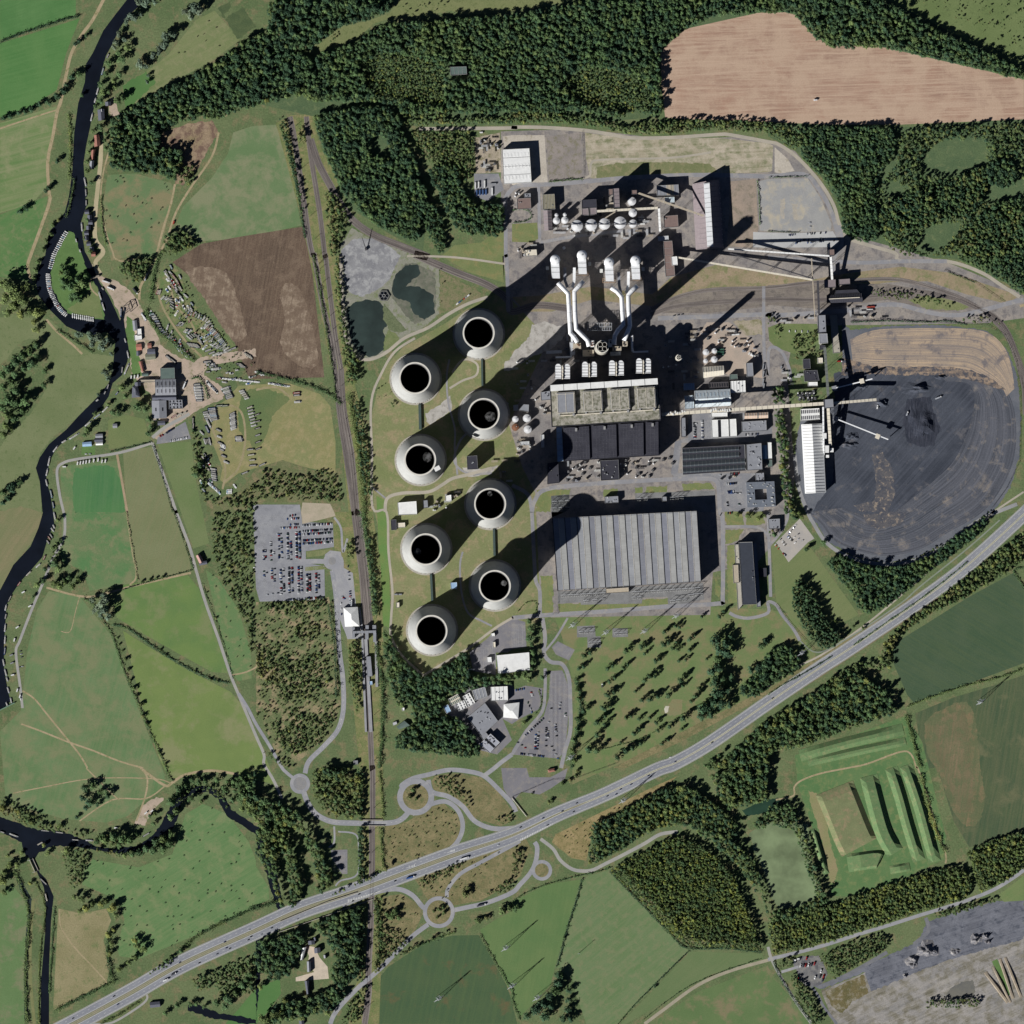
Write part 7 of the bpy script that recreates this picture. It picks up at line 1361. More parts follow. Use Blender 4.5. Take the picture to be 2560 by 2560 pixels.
HD=[('00:0,320 120,270 300,210 450,160 600,120',6,LM_D,4.5),('00:0,905 150,850 300,790 360,760 520,680',5,LM_D,4),('01:1130,340 1150,200 1180,50 1200,0;00:1210,1900',9,LM_M,4),('01:1100,400 1120,470 1200,580 1300,650 1400,740 1460,790',9,LM_M,4.5),('01:1440,930 1500,920 1550,1000 1570,1080',6,LM_M,3.5),
 ('02:620,650 700,700 780,830 840,920 880,1040 950,1240 1000,1360 1060,1490 1110,1620 1180,1770 1240,1900;03:1270,60 1310,100',3.5,LM_M,3),('02:850,850 960,880 1050,940 1200,1050 1400,1170 1560,1250 1720,1290',5,LM_D,2.6),('02:950,0 1000,280 1040,530',1.6,LM_M,2),('02:920,590 1060,545 1260,490 1450,440',2.5,LM_D,2.5),('01:1150,1420 1250,1750 1300,1932;02:1310,0 1430,350 1460,430',1.8,LM_D,2.2),('02:1520,540 1640,860 1730,1160 1760,1260',1.6,LM_D,2),
 ('01:830,1480 1000,1440 1140,1405',2.4,LM_D,2.5),('11:0,880 150,910 300,950 430,990 560,1050 640,1120',7,LM_M,4),('11:430,0 480,250 540,620 580,880 600,1100',5,LM_M,3),('03:200,1932 190,1500 215,1100 130,830 110,780',8,LM_M,4),('03:290,1932 300,1400 340,1050 260,850',4,LM_L,2.5),('03:370,1700 400,1200 410,1050',4,LM_M,2.4),('03:420,1830 600,1740 800,1640 880,1600',8,LM_M,4),('03:1340,1390 1500,1260 1700,1160 1932,1050;13:0,1060 180,1000',8,LM_M,4.5),('03:760,1932 900,1860 1050,1760',5,LM_L,2.5),
 ('03:820,1240 810,1400 840,1600',9,LM_M,5),('13:780,100 790,400',5,LM_M,3),('13:780,460 780,840',7,LM_M,4),('13:930,30 950,200 960,380',6,LM_L,3),('13:940,460 960,760',7,LM_M,4),('13:900,1000 940,1300 900,1520',9,LM_M,4),('12:900,1000 950,1300 950,1600 930,1932',10,LM_M,5),
 ('12:800,0 830,200 880,500 890,780',12,LM_M,6),('11:700,1050 760,1400 800,1750 820,1932',12,LM_L,6),('13:1120,1400 1250,1330 1500,1240',5,LM_M,2.6),('13:1690,1260 1780,1430 1932,1690;23:0,1760 60,1900',3,LM_D,3),('23:0,1010 150,920 400,840 620,790 750,750',3,LM_M,2.4),('23:525,840 490,980 430,1160 395,1280 370,1390 335,1500',4,LM_D,2.8),('23:740,780 860,910 1000,1050 1200,1260 1320,1360 1600,1360 1880,1390',5,LM_D,3.2),('23:1330,1385 1200,1510 1070,1640 930,1780 800,1932',3,LM_D,2.4),('23:990,1900 1250,1700 1500,1570 1880,1440',1.6,LM_D,2),('33:40,1460 120,1640 330,1932',4,LM_D,3),
 ('32:1050,1470 1200,1410 1500,1310 1750,1250 1932,1180',5,LM_M,3.2),('32:1940,420 1850,440 1900,520 1932,580',4,LM_M,2.5),('33:1150,50 1240,400 1330,640',9,LM_L,4),('32:1040,1540 1120,1820 1150,1932',8,LM_M,4),('22:650,1800 1000,1700 1300,1520 1500,1420;22:1932,1340',1.5,LM_D,2),('22:200,1340 220,1450 170,1530',2.4,LM_M,2),('22:470,1260 520,1400 500,1600 460,1800 450,1932',8,LM_D,5),('22:40,755 100,690 180,680 175,770',2,LM_M,2.4),
 ('30:1850,0 1850,1',1,LM_D,1),('30:0,1340 300,1330',2,LM_D,2.4),('30:0,1745 230,1755',1.6,LM_D,1.8),('20:1850,1360 1865,1500 1870,1700',2.4,LM_M,2.4),('20:280,1370 530,1350',4,LM_M,2.6),('20:5,1585 80,1580 135,1600 145,1640 100,1670 10,1680',3,LM_D,2.6),('31:1350,120 1560,200',2,LM_M,2),('31:630,500 900,490 1200,500 1350,490 1500,520',3,LM_D,2.4),('32:480,1090 300,1200 100,1310 0,1380',3,LM_D,2.4),('32:1500,380 1200,620 900,830 640,1010',3,LM_D,2.4),('01:430,560 560,640 700,730',5,LM_M,3),('00:520,860 530,1100 520,1350',7,LM_L,3),
 ('10:180,950 250,1150 320,1500 370,1800',5,LM_D,3),('00:760,1480 770,1700 800,1850',4,LM_M,3)]
HL=['thick dark field hedge','bushy green hedge','loose hedgerow']
for i,(s,w,m,h) in enumerate(HD):
    if w==1: continue
    hedge(s,w,HL[0] if m is LM_D else HL[1] if m is LM_M else HL[2],m,h)
# ---------------------------------------------------------------- woods as stuff (geometry nodes scatter of the crowns seen above)
SRC={}
def srcobj(me):
    for o in COL.objects:
        if o.type=='MESH' and o.data==me: return o
    o=tree(P('F:1600,1180')[0][0]+random.uniform(-40,40),P('F:1600,1180')[0][1]+random.uniform(-10,10),4,'mid','trees by the tan car park').children[0]; o.data=me; return o
WN=[0]
def wood(name,label,polys,kinds,spacing,r0,r1,holes=(),sm=2,hf=1.1,clear=True,jit=.55,lean=0):
    if name!='scrub' and name!='bramble' and name!='shrub_belt': spacing*=.8; r0*=.78; r1*=.78; hf*=1.3
    P_=[smooth(P(s),True,sm) if sm else P(s) for s in polys]; H_=[smooth(P(s),True,2) for s in holes]
    pts=[]
    for po in P_:
        xs=[p[0] for p in po]; ys=[p[1] for p in po]
        X,Y=np.meshgrid(np.arange(min(xs),max(xs),spacing),np.arange(min(ys),max(ys),spacing*.87)); X=X.copy(); X[1::2]+=spacing/2
        X=(X+rng.uniform(-jit,jit,X.shape)*spacing).ravel(); Y=(Y+rng.uniform(-jit,jit,Y.shape)*spacing).ravel()
        k=inpoly(po,X,Y)
        for h in H_: k&=~inpoly(h,X,Y)
        k&=(np.abs(X)<1010)&(np.abs(Y)<1010)
        pts+=list(zip(X[k],Y[k]))
    if not pts: return
    WN[0]+=1; n=len(pts); sc=(r0*.85+(r1*1.12-r0*.85)*rng.random(n)**1.2)*(1+.3*(rng.random(n)>.93))*1.2; kd=rng.integers(0,len(kinds),n)
    me=bpy.data.meshes.new(name); me.from_pydata([(x,y,0.02+s*hf) for (x,y),s in zip(pts,sc)],[],[])
    a=me.attributes.new('sc','FLOAT','POINT'); a.data.foreach_set('value',sc); a=me.attributes.new('kd','INT','POINT'); a.data.foreach_set('value',kd.astype(np.int32)); a=me.attributes.new('rt','FLOAT','POINT'); a.data.foreach_set('value',rng.uniform(0,6.28,n))
    o=bpy.data.objects.new(name,me); COL.objects.link(o); tag(o,label,'wood' if 'wood' in name or 'plant' in name else 'scrub',None,'stuff')
    g=bpy.data.node_groups.new(name,'GeometryNodeTree'); g.interface.new_socket('Geometry',in_out='INPUT',socket_type='NodeSocketGeometry'); g.interface.new_socket('Geometry',in_out='OUTPUT',socket_type='NodeSocketGeometry')
    N=g.nodes.new; L=g.links.new; gi=N('NodeGroupInput'); go=N('NodeGroupOutput'); jn=N('GeometryNodeJoinGeometry')
    def at(nm_,ty):
        q=N('GeometryNodeInputNamedAttribute'); q.data_type=ty; q.inputs[0].default_value=nm_; return q.outputs[0]
    sca,kda,rta=at('sc','FLOAT'),at('kd','INT'),at('rt','FLOAT'); cx=N('ShaderNodeCombineXYZ'); L(rta,cx.inputs[2])
    for i,k_ in enumerate(kinds):
        so_=SRC.get(k_) or srcobj(CR[k_]); SRC[k_]=so_
        oi=N('GeometryNodeObjectInfo'); oi.transform_space='ORIGINAL'; oi.inputs[0].default_value=so_; oi.inputs['As Instance'].default_value=True
        cmp=N('FunctionNodeCompare'); cmp.data_type='INT'; cmp.operation='EQUAL'; L(kda,cmp.inputs[2]); cmp.inputs[3].default_value=i
        ip=N('GeometryNodeInstanceOnPoints'); L(gi.outputs[0],ip.inputs['Points']); L(cmp.outputs[0],ip.inputs['Selection']); L(oi.outputs['Geometry'],ip.inputs['Instance']); L(cx.outputs[0],ip.inputs['Rotation']); L(sca,ip.inputs['Scale']); L(ip.outputs[0],jn.inputs[0])
    L(jn.outputs[0],go.inputs[0]); md=o.modifiers.new('scatter','NODES'); md.node_group=g
    return o
A_=['dark0','dark1','mid0','mid1','dark2']; B_=['mid0','mid1','light0','mid2','dark1']; C_=['plant0','plant1','plant2','mid2']; D_=['bush0','bush1','bush2']; E_=['conifer0','conifer1','conifer2','dark1']
wood('woodland','dark broadleaf wood along the top edge beside the meadow',['F:505,0 745,0 732,22 690,40 640,50 583,95 545,92 508,60'],A_,6.45,4.2,7,sm=1)
wood('woodland','broad green wood sweeping across the north of the site',['F:590,112 610,100 672,80 705,52 740,45 800,42 850,36 960,30 1000,24 1070,10 1100,0 1650,-5 1695,18 1750,48 1810,78 1880,108 1940,137 1940,152 1800,120 1700,96 1650,90 1600,92 1560,87 1525,60 1500,28 1480,23 1380,27 1340,33 1290,58 1248,92 1246,140 1250,215 1180,225 1100,210 966,212 900,214 760,212 745,196 700,190 600,192 560,180 540,140'],['dark0','mid0','dark1','mid1','mid2'],6.02,3.6,6,holes=['10:1440,490 1600,490 1620,590 1440,600','10:800,470 1000,400 1250,440 1400,520 1410,760 1300,800 1100,760 900,720 820,600','20:380,620 620,500 900,560 1080,700 1060,820 800,860 500,760','20:850,800 920,820 1040,900 900,930 860,900'],sm=1)
wood('young_woodland','paler young growth in the middle of the northern wood',['10:790,460 1000,390 1250,430 1410,510 1420,770 1300,810 1100,770 900,730 810,610','20:370,620 620,490 900,550 1090,690 1070,830 800,870 500,770'],['bush0','light1','mid2','plant1'],5.4,2,3.6,sm=1)
wood('woodland','shadowy wood descending to the river in the north-west',['F:213,220 240,206 330,160 400,125 455,82 505,60 545,92 590,112 560,180 483,200 440,213 420,222 385,222 345,230 305,242 300,280 340,285 345,310 330,345 300,328 240,322 208,318 205,270'],A_,6.19,4,6.5,sm=1)
wood('woodland','large dark wood west of the branch railway curve',['10:440,880 560,850 700,810 1000,820 1080,900 1110,1000 1180,1150 1250,1350 1290,1480 1260,1580 1240,1680 1220,1800 1170,1810 900,1690 740,1540 640,1420 560,1260 480,1020'],A_,5.59,3.6,5.8,holes=['10:860,1040 980,1040 1050,1250 1100,1350 1000,1200 880,1180'],hf=1.0)
wood('woodland','ragged scrub wood beside the north-west yard',['10:1180,1000 1400,985 1600,990 1640,1060 1640,1200 1640,1320 1560,1380 1400,1260 1280,1200 1220,1100'],['bush0','mid0','bush1','light0'],5.59,2.2,4)
wood('woodland','dense wood west of the warehouse access road',['10:1310,1280 1500,1250 1540,1400 1640,1530 1700,1560 1850,1540 1880,1640 1830,1780 1700,1770 1560,1760 1480,1660 1400,1500'],A_,5.16,3.4,5.2,hf=1.0); wood('woodland','narrow tree belt slanting south below the dark wood',['10:1130,1300 1190,1300 1290,1560 1280,1600 1220,1580','10:1250,1600 1300,1520 1400,1640 1430,1850 1380,1900 1300,1760'],A_,5.16,3,4.5)
wood('shrub_belt','green shrub belts along the northern perimeter road',['10:1070,830 1200,800 1440,830 1440,880 1300,890 1100,880','10:1100,900 1440,905 1932,870 1932,930 1100,950','20:0,830 400,860 700,900 850,950 900,1010 850,1010 700,970 400,930 0,930','20:900,930 1200,910 1500,900 1932,920 1932,1000 1600,980 1300,1000 1000,1015 900,1000','30:0,920 280,980 300,1100 180,1130 60,1040 0,1020'],['bush0','bush1','mid1','light1'],4.73,1.8,3.8,sm=1)
wood('woodland','plantation wood below the brown field in the north-east',['30:280,970 600,960 930,960 950,1180 820,1330 820,1600 830,1800 700,1820 560,1760 545,1560 470,1420 400,1330 300,1240 250,1150'],A_,5.16,3,4.8,hf=1.0)
wood('woodland','mixed young wood in the far north-east corner',['30:1000,990 1300,960 1932,930 1932,1932 1060,1932 900,1860 850,1750 830,1400 960,1250'],['mid0','bush0','dark0','light0','bush1'],6.88,2.2,5,holes=['30:1150,1200 1280,1080 1450,1050 1640,1060 1640,1250 1500,1310 1350,1340 1180,1320','30:1180,1720 1400,1680 1440,1740 1280,1900 1120,1880','30:1640,1250 1760,1180 1900,1230 1890,1400 1760,1430 1660,1370','30:1600,1440 1932,1380 1932,1560 1700,1560','30:850,1380 1000,1400 1040,1500 900,1480'],sm=1); wood('woodland','round dark copse near the east edge',['30:1640,1260 1720,1210 1830,1220 1880,1300 1850,1390 1760,1420 1670,1380'],A_,4.73,3.2,5,hf=1.2); wood('woodland','dark wood crossing the north-east clearing',['30:1200,1420 1400,1360 1620,1260 1640,1450 1560,1600 1400,1640 1200,1700 1000,1750 850,1700 870,1560 1000,1480','30:1560,1650 1932,1480 1932,1932 1500,1932','31:1430,0 1932,0 1932,290 1850,240 1700,150 1550,70'],['dark0','mid1','dark1','conifer0'],5.59,2.8,5,hf=.9)
wood('woodland','wedge of trees between coal yard and dual carriageway',['32:450,390 560,320 700,400 860,420 1000,410 1140,370 1300,270 1450,160 1660,60 1500,240 1200,460 1060,580 840,740 700,750 620,600'],A_,5.59,3.4,5.5)
wood('conifer_wood','kidney-shaped conifer wood in the south-east lawn',['32:200,530 260,510 330,600 400,740 470,860 560,960 440,1030 360,1000 260,860 180,700'],E_,4.73,3.2,4.8,hf=1.2)
wood('woodland','dark wood at the bend of the security fence',['32:-20,1090 60,1030 150,1010 220,1080 240,1180 120,1250 0,1310;22:1932,1300 1890,1220','22:1720,1330 1800,1250 1880,1150 1932,1080 1932,1330 1780,1400'],A_,5.16,3.4,5)
wood('shrub_belt','shrub belt along the south side of the dual carriageway',['32:1932,140 1932,370 1700,520 1500,640 1250,760 1000,920 940,1020 930,1180 840,1170 860,1010 1000,850 1250,680 1500,480','32:860,1180 920,1240 850,1180 700,1180 560,1230 460,1260 700,1130'],['bush0','mid0','bush1','light1'],5.16,2.4,4.4,sm=1)
wood('woodland','large wood south of the dual carriageway by the green lake',['32:0,1570 150,1480 300,1400 460,1270 640,1210 760,1280 880,1330 960,1480 980,1510 800,1570 600,1640 400,1720 200,1780 0,1830;33:0,40 -10,90','22:1932,1560 1932,1932 1420,1932 1600,1800;23:1470,40','23:1490,50 1932,-40 1932,240 1760,290 1640,310 1560,200'],B_,6.02,3.6,6,sm=1)
wood('woodland','long wood between the grass verge and the farm lane',['23:600,430 740,380 900,280 1150,160 1250,140 1350,140 1450,220 1600,330 1700,430 1680,560 1760,640 1850,900 1860,960 1700,720 1560,600 1400,480 1320,430 1150,440 1000,500 850,600 640,710 570,720 600,560'],['dark0','mid0','light0','dark1'],5.59,3.4,5.5,sm=1)
wood('plantation','wedge-shaped plantation of tight dark crowns south of the lane',['23:745,775 900,680 1200,530 1280,520 1400,570 1560,690 1660,800 1750,1000 1830,1200 1885,1370 1600,1355 1320,1335 1220,1260 1050,1080 900,920'],C_,3.96,2.2,3.6,sm=1,hf=1.9)
wood('woodland','tree belt round the green lake',['23:1740,600 1850,860 1932,1100 1932,960 1830,700;','33:0,400 180,370 250,440 290,560 360,720 400,900 450,1000 380,1040 340,880 290,760 240,600 200,470 60,440','33:0,1080 200,1060 400,980 460,1010 200,1130 0,1180','23:1870,460 1932,430 1932,330 1800,420','33:0,290 100,260 200,280 240,400 100,380 0,400'],B_,6.02,3,5,sm=1)
wood('woodland','long autumn-tinted belt above the south-eastern lane',['33:0,1180 400,1060 900,880 1200,790 1400,740 1500,780 1560,880 1500,980 1200,1070 900,1170 600,1260 330,1350 40,1410','33:1500,640 1700,540 1932,480 1932,750 1800,850 1600,930 1560,800'],['plant0','light0','plant1','mid0','light1'],4.73,2.6,4.4,sm=1)
wood('woodland','scrubby trees north of the coal dirt yard',['33:380,1420 640,1310 860,1260 930,1320 850,1400 650,1500 500,1590 430,1500','33:160,1560 220,1580 320,1700 400,1880 420,1932 340,1932 200,1720','33:70,1480 180,1430 190,1490 100,1520','33:1180,1760 1350,1740 1600,1740 1580,1800 1200,1810','33:1240,1100 1700,985 1710,1010 1300,1140'],['mid0','bush0','bush1'],5.59,2,3.8,sm=1)
wood('scrub','patchwork scrub west of the station approach road',['12:0,690 300,660 520,640 540,720 300,760 100,740','12:300,820 480,830 500,920 420,980 280,960','12:0,1010 200,1000 240,1120 500,1050 570,1180 560,1290 480,1310 460,1400 220,1430 60,1250 0,1260','12:240,1480 480,1560 600,1400 610,1560 500,1740 400,1800 260,1840 130,1700 260,1600','12:110,1580 180,1560 150,1700','12:0,1780 200,1850 330,1932 200,1932','02:1600,0 1900,0 1932,60 1900,600 1932,1080 1880,1080 1860,850 1760,700 1650,480 1600,300','11:60,1600 300,1660 560,1600 640,1700 640,1850 340,1840 0,1840','01:1500,1360 1550,1500 1580,1700 1540,1860 1932,1932 1932,1700 1800,1800 1620,1830 1500,1800 1450,1500 1440,1250'],['bush0','mid0','bush1','light0','bush2'],5.2,1.0,3.0,sm=1,jit=.95,hf=.3)
wood('woodland','wood between the station tracks and the training centre',['12:1250,1250 1400,1180 1560,1060 1620,1120 1600,1230 1780,1250 1932,1210 1932,1290 1760,1300 1600,1340 1450,1380 1400,1440 1400,1530 1550,1560 1680,1740 1700,1800 1680,1830 1560,1850 1300,1810 1060,1780 1050,1700 1130,1660 1180,1600 1180,1460 1060,1460 1000,1250 960,1000 1000,960 1100,1100','12:1040,1000 960,940 950,900 1010,930'],A_,6.02,3.6,6,sm=1)
wood('shrub_belt','shrub belts along the railway embankments',['10:300,960 350,950 375,1080 340,1080','10:520,1450 590,1450 700,1640 650,1760 600,1932 560,1932','11:590,20 630,0 650,300 700,660 780,800 740,920 680,900 640,620 600,300','12:680,220 720,220 740,340 680,350','11:680,800 760,780 770,960 680,960','12:700,980 780,980 790,1250 760,1500 700,1300','13:420,20 620,0 790,60 800,370 640,375 540,350 450,260 420,120','13:480,1000 900,820 1000,750 980,760 700,900'],['bush0','mid1','bush1','light0'],5.16,1.8,4,sm=1)
wood('woodland','riverside wood in the lower left of the interchange',['13:0,200 150,260 330,330 360,400 500,640 600,800 560,900 470,950 440,700 330,460 200,420 300,700 360,900 300,1050 190,1040 100,800 0,640','13:480,0 700,0 640,100 520,80','03:1700,100 1932,30 1932,400 1840,300'],B_,6.88,3.8,6.5,sm=1,holes=['13:150,660 220,680 260,1000 200,1020'])
wood('woodland','dark wood round the farmhouse and along the railway',['13:420,1180 700,1070 780,1050 790,1300 770,1560 640,1660 560,1590 600,1450 540,1280','13:0,1310 150,1290 330,1210 380,1290 300,1450 250,1560 120,1600 0,1500','13:240,1760 400,1740 600,1650 690,1700 560,1830 300,1880 170,1932 0,1932 150,1800'],A_,6.45,3.8,6.2,sm=1); wood('shrub_belt','bushes beside the southern railway line',['13:880,1000 960,960 960,1500 900,1540','13:960,1200 1120,1250 1130,1330 960,1480','13:700,1760 850,1620 780,1932 640,1932','13:1030,1420 1400,1240 1500,1230 1150,1400','13:1200,860 1300,820 1500,720 1600,700 1400,850 1250,900','13:1740,940 1932,830 1932,920 1780,980','13:1340,60 1500,60 1560,200 1640,350 1560,260 1360,150','13:1800,380 1932,330 1932,420 1820,420','23:0,640 80,620 80,700 0,860'],D_,6,1.6,3.4,sm=1)
wood('scrub','reeds and bushes of the lower left bank',['03:1100,1560 1300,1420 1340,1400 1300,1480 1150,1570','03:1440,1600 1932,1400 1932,1560 1600,1640 1500,1700','03:1600,1640 1932,1560 1932,1700 1700,1720','03:640,580 900,640 1120,610 1100,640 900,670 640,610','03:700,505 760,500 1030,540 1000,560 850,590 720,570','03:1310,210 1450,120 1640,120 1740,300 1700,300 1600,170 1450,160 1330,280','03:0,230 180,300 400,440 520,480 700,480 660,520 400,480 180,420 0,340','03:470,640 640,600 680,680 600,900 520,900','02:440,200 380,330 350,420 420,400 470,250'],['bush0','bush1','mid1'],6.02,1.8,3.6,sm=1)
wood('shrub_belt','long tree belt between workshops and coal store',['31:40,1000 110,980 130,1100 40,1120','31:45,1150 110,1160 150,1400 150,1600 200,1932 130,1932 80,1500','32:130,0 240,0 280,50 200,50'],['mid0','light0','dark0'],4.73,2.8,4.4,sm=1); wood('shrub_belt','bushes around the coal yard office and banks',['31:170,620 380,560 380,640 250,720 180,720','31:0,440 50,460 60,500 0,520','31:40,520 110,520 90,640 50,620','31:180,740 390,700 400,760 200,780','31:760,250 1000,260 1300,330 1400,390 1100,350 800,300','31:1430,480 1640,450 1780,520 1600,500','32:60,60 20,190 0,160','32:1100,360 1500,180 1700,0 1650,0 1400,200 1100,340'],D_,6,1.6,3,sm=1)
wood('scrub','bushes over the north-west scrubland',['00:830,1000 1000,1010 1210,1090 1200,1130 1340,1150 1370,1240 1330,1360 1200,1300 900,1280 830,1180','00:1370,1270 1480,1240 1440,1400 1360,1380','01:880,60 1150,0 1130,80 1060,200 980,190 900,120','00:1240,1780 1400,1740 1500,1860 1300,1932 1230,1900','10:0,640 200,560 400,640 300,720 100,760 0,790'],['bush0','mid0','light0','bush1'],5.33,2.4,4.4,sm=1)
wood('scrub','sparse bushes over the northern meadows',['10:1050,60 1400,0 1500,20 1320,130 1100,100','30:1100,0 1932,0 1932,400 1500,180','10:480,280 640,230 600,330','11:900,960 1040,960 1060,1140 900,1150','11:1370,100 1410,80 1420,300 1370,420','31:1050,1000 1060,1001 1050,1003'],D_,13,1.2,2.6,sm=1,jit=.9)
wood('tree_belt','tall tree rows shading the railway cutting from the west',['10:170,900 210,890 265,1100 320,1350 365,1600 345,1600 290,1350 230,1150','13:770,440 812,440 812,700 820,860 775,870','13:760,1050 815,1030 820,1300 810,1620 750,1600','13:760,0 810,0 812,385 770,385','11:735,1100 775,1090 830,1400 880,1720 870,1800 820,1800 780,1500','12:820,200 870,200 900,500 920,800 880,800'],A_,5.6,2.2,3.8,sm=1,hf=1.0)
hedge('12:548,700 560,800 590,950 600,1150 605,1400',5,HL[0],LM_D,7); hedge('00:560,1350 535,1500 500,1640',5,HL[1],LM_M,4)
wood('scrub','low scattered bushes on the open ground south of the car park',['12:0,690 540,650 590,900 620,1300 620,1500 450,1760 200,1900 0,1560'],D_,7.5,.9,2.3,sm=1,jit=.95,hf=.2)
wood('scrub','weedy bushes in the interchange loops and banks',['13:980,450 1150,410 1420,280 1540,380 1540,480 1250,680 1000,750','13:970,980 1100,960 1240,1080 1180,1230 960,1440','13:1230,850 1900,600 1600,900 1500,1020 1320,980','23:120,530 60,800 0,850 0,600','23:340,510 700,330 1050,160 1000,240 600,440 560,680 420,640'],D_,12,.7,1.8,sm=1,jit=.95,hf=.2)
wood('bramble','bramble specks between boats in the boatyard',['01:1240,80 1400,200 1500,420 1700,600 1560,700 1400,600 1250,430','01:1560,780 1932,700 1932,900 1500,880','11:0,860 200,920 500,980 420,990 0,930'],D_,11,.9,2,sm=1,jit=.9)
# ================================================================ VEHICLES, BOATS, ANIMALS
CC={'black':(24,25,30),'dark blue':(30,42,84),'white':(222,222,222),'silver':(168,172,178),'red':(150,36,34),'dark grey':(70,73,80),'blue':(52,84,140),'green':(42,70,56)}
CP={k:pm('car_paint_'+k.replace(' ','_'),v,v,2,rough=.3) for k,v in CC.items()}
TYRE=pm('tyre_rubber',(26,26,28))
def carmesh(col):
    b=MB()
    # body: lofted sections along x
    secs=[(-2.15,.45,.72,.80),(-2.0,.3,.88,.86),(-1.2,.28,.92,.88),(1.1,.28,.90,.88),(1.95,.3,.74,.84),(2.15,.4,.6,.74)]
    vs=[];fs=[]
    for x,z0,z1,w in secs: vs+=[(x,-w,z0),(x,-w*.99,z1),(x,w*.99,z1),(x,w,z0)]
    for i in range(5):
        for k in range(4): fs.append((i*4+k,i*4+(k+1)%4,i*4+4+(k+1)%4,i*4+4+k))
    fs+=[(3,2,1,0),(20,21,22,23)]; b.add(vs,fs,0)
    cab=[(-1.75,.9,.78),(-1.35,1.38,.66),(.15,1.42,.66),(.95,.92,.76)]; vs=[]
    for x,z,w in cab: vs+=[(x,-w,z),(x,w,z)]
    b.add(vs,[(0,1,3,2)],1); b.add(vs,[(2,3,5,4)],0); b.add(vs,[(4,5,7,6)],1); b.add(vs+[(-1.2,-.8,.9),(-1.2,.8,.9)],[(0,2,4,6),(1,7,5,3)],1)
    for x in (-1.35,1.3):
        for y in (-.8,.8):
            n=10; o=[(x+.32*math.cos(2*PI*i/n),y+s*.1,.32+.32*math.sin(2*PI*i/n)) for s in(-1,1) for i in range(n)]
            b.add(o,[(i,(i+1)%n,(i+1)%n+n,i+n) for i in range(n)]+[tuple(range(n))[::-1],tuple(range(n,2*n))],2)
    me=bpy.data.meshes.new('car'); me.from_pydata(b.v,[],b.f)
    for m in (CP[col],GLASSB,TYRE): me.materials.append(m)
    me.polygons.foreach_set('material_index',b.m); me.update(); return me
CM={k:carmesh(k) for k in CC}
CARS=[]   # x,y,rz,colour,group,prio
CW=['black']*5+['dark blue']*4+['white']*4+['silver']*5+['red']*2+['dark grey']*5+['blue']*2+['green']
def row(s,n,rz,fill=1,pr=0,group='cars in the car parks',ang=None,cols=None):
    q=P(s); a,c=q[0],q[-1]
    if rz is None: rz=math.atan2(c[1]-a[1],c[0]-a[0])+(ang if ang is not None else PI/2)
    for i in range(n):
        if random.random()>fill: continue
        t=i/max(1,n-1); CARS.append((a[0]+(c[0]-a[0])*t+random.uniform(-.3,.3),a[1]+(c[1]-a[1])*t+random.uniform(-.2,.2),rz+random.choice([0,PI])+random.uniform(-.03,.03),random.choice(cols or CW),group,pr))
GW='cars in the station car park'
for x,y0,y1,n,f in ((305,155,350,20,.97),(328,150,350,20,.95),(238,160,355,20,.85),(262,225,360,13,.85),(172,170,360,18,.7),(192,200,360,15,.6),(112,230,365,12,.6),(132,280,365,8,.7),(55,290,370,8,.6),(68,290,370,8,.6),(248,420,610,19,.95),(272,420,600,18,.9),(320,415,615,20,.92),(342,415,600,18,.9),(186,425,620,18,.65),(208,430,600,16,.6),(385,470,605,14,.95),(405,470,600,13,.9),(452,465,610,14,.85),(472,465,600,12,.7),(118,430,500,7,.8),(138,430,570,10,.6),(58,435,490,5,.8),(78,435,470,4,.7)):
    row(f'12:{x},{y0} {x+3},{y1}',n,0,f,1,GW)
for y,x0,x1,n in ((98,350,575,22),(142,350,570,21),(166,350,570,21),(212,355,572,21),(236,355,570,21)): row(f'12:{x0},{y+4} {x1},{y-10}',n,PI/2,.94,1,GW)
row('12:185,120 320,118',10,PI/2,.7,1,GW); row('12:245,98 315,94',6,PI/2,.8,1,GW); row('12:220,55 320,48',7,PI/2,.7,1,GW); row('12:255,30 315,20',4,PI/2,.8,1,GW); row('12:240,662 510,645',24,PI/2,.85,1,GW); row('12:-10,350 -12,470',8,0,.6,1,GW);row('12:85,625 165,612',3,0,1,1,GW); row('12:95,168 185,165',5,0,.6,1,GW)
GN='cars near the training centre'
row('22:180,1680 175,1790',11,0,.85,0,GN); row('22:200,1665 190,1790',11,0,.7,0,GN); row('22:258,1630 255,1780',12,0,.7,0,GN); row('22:278,1585 270,1700',9,0,.6,0,GN); row('22:325,1590 335,1690',7,0,.7,0,GN); row('22:100,1685 235,1560',10,None,.85,0,GN); row('22:65,1825 235,1845',14,PI/2,.85,0,GN); row('22:45,1740 100,1780',3,0,1,0,GN); row('22:300,1770 345,1860',4,0,.9,0,GN); row('22:362,1440 358,1510',4,0,.9,0,GN); row('22:295,1482 296,1483',1,0,1,0,GN); row('22:405,1520 403,1540',2,0,1,0,GN); row('22:30,1345 90,1335',5,PI/2,.9,0,GN,cols=['blue','dark grey','silver']); row('22:145,1360 160,1400',4,0,.8,0,GN); row('22:120,1440 150,1510',4,PI/2,.9,0,GN)
GS='staff cars beside the workshops'
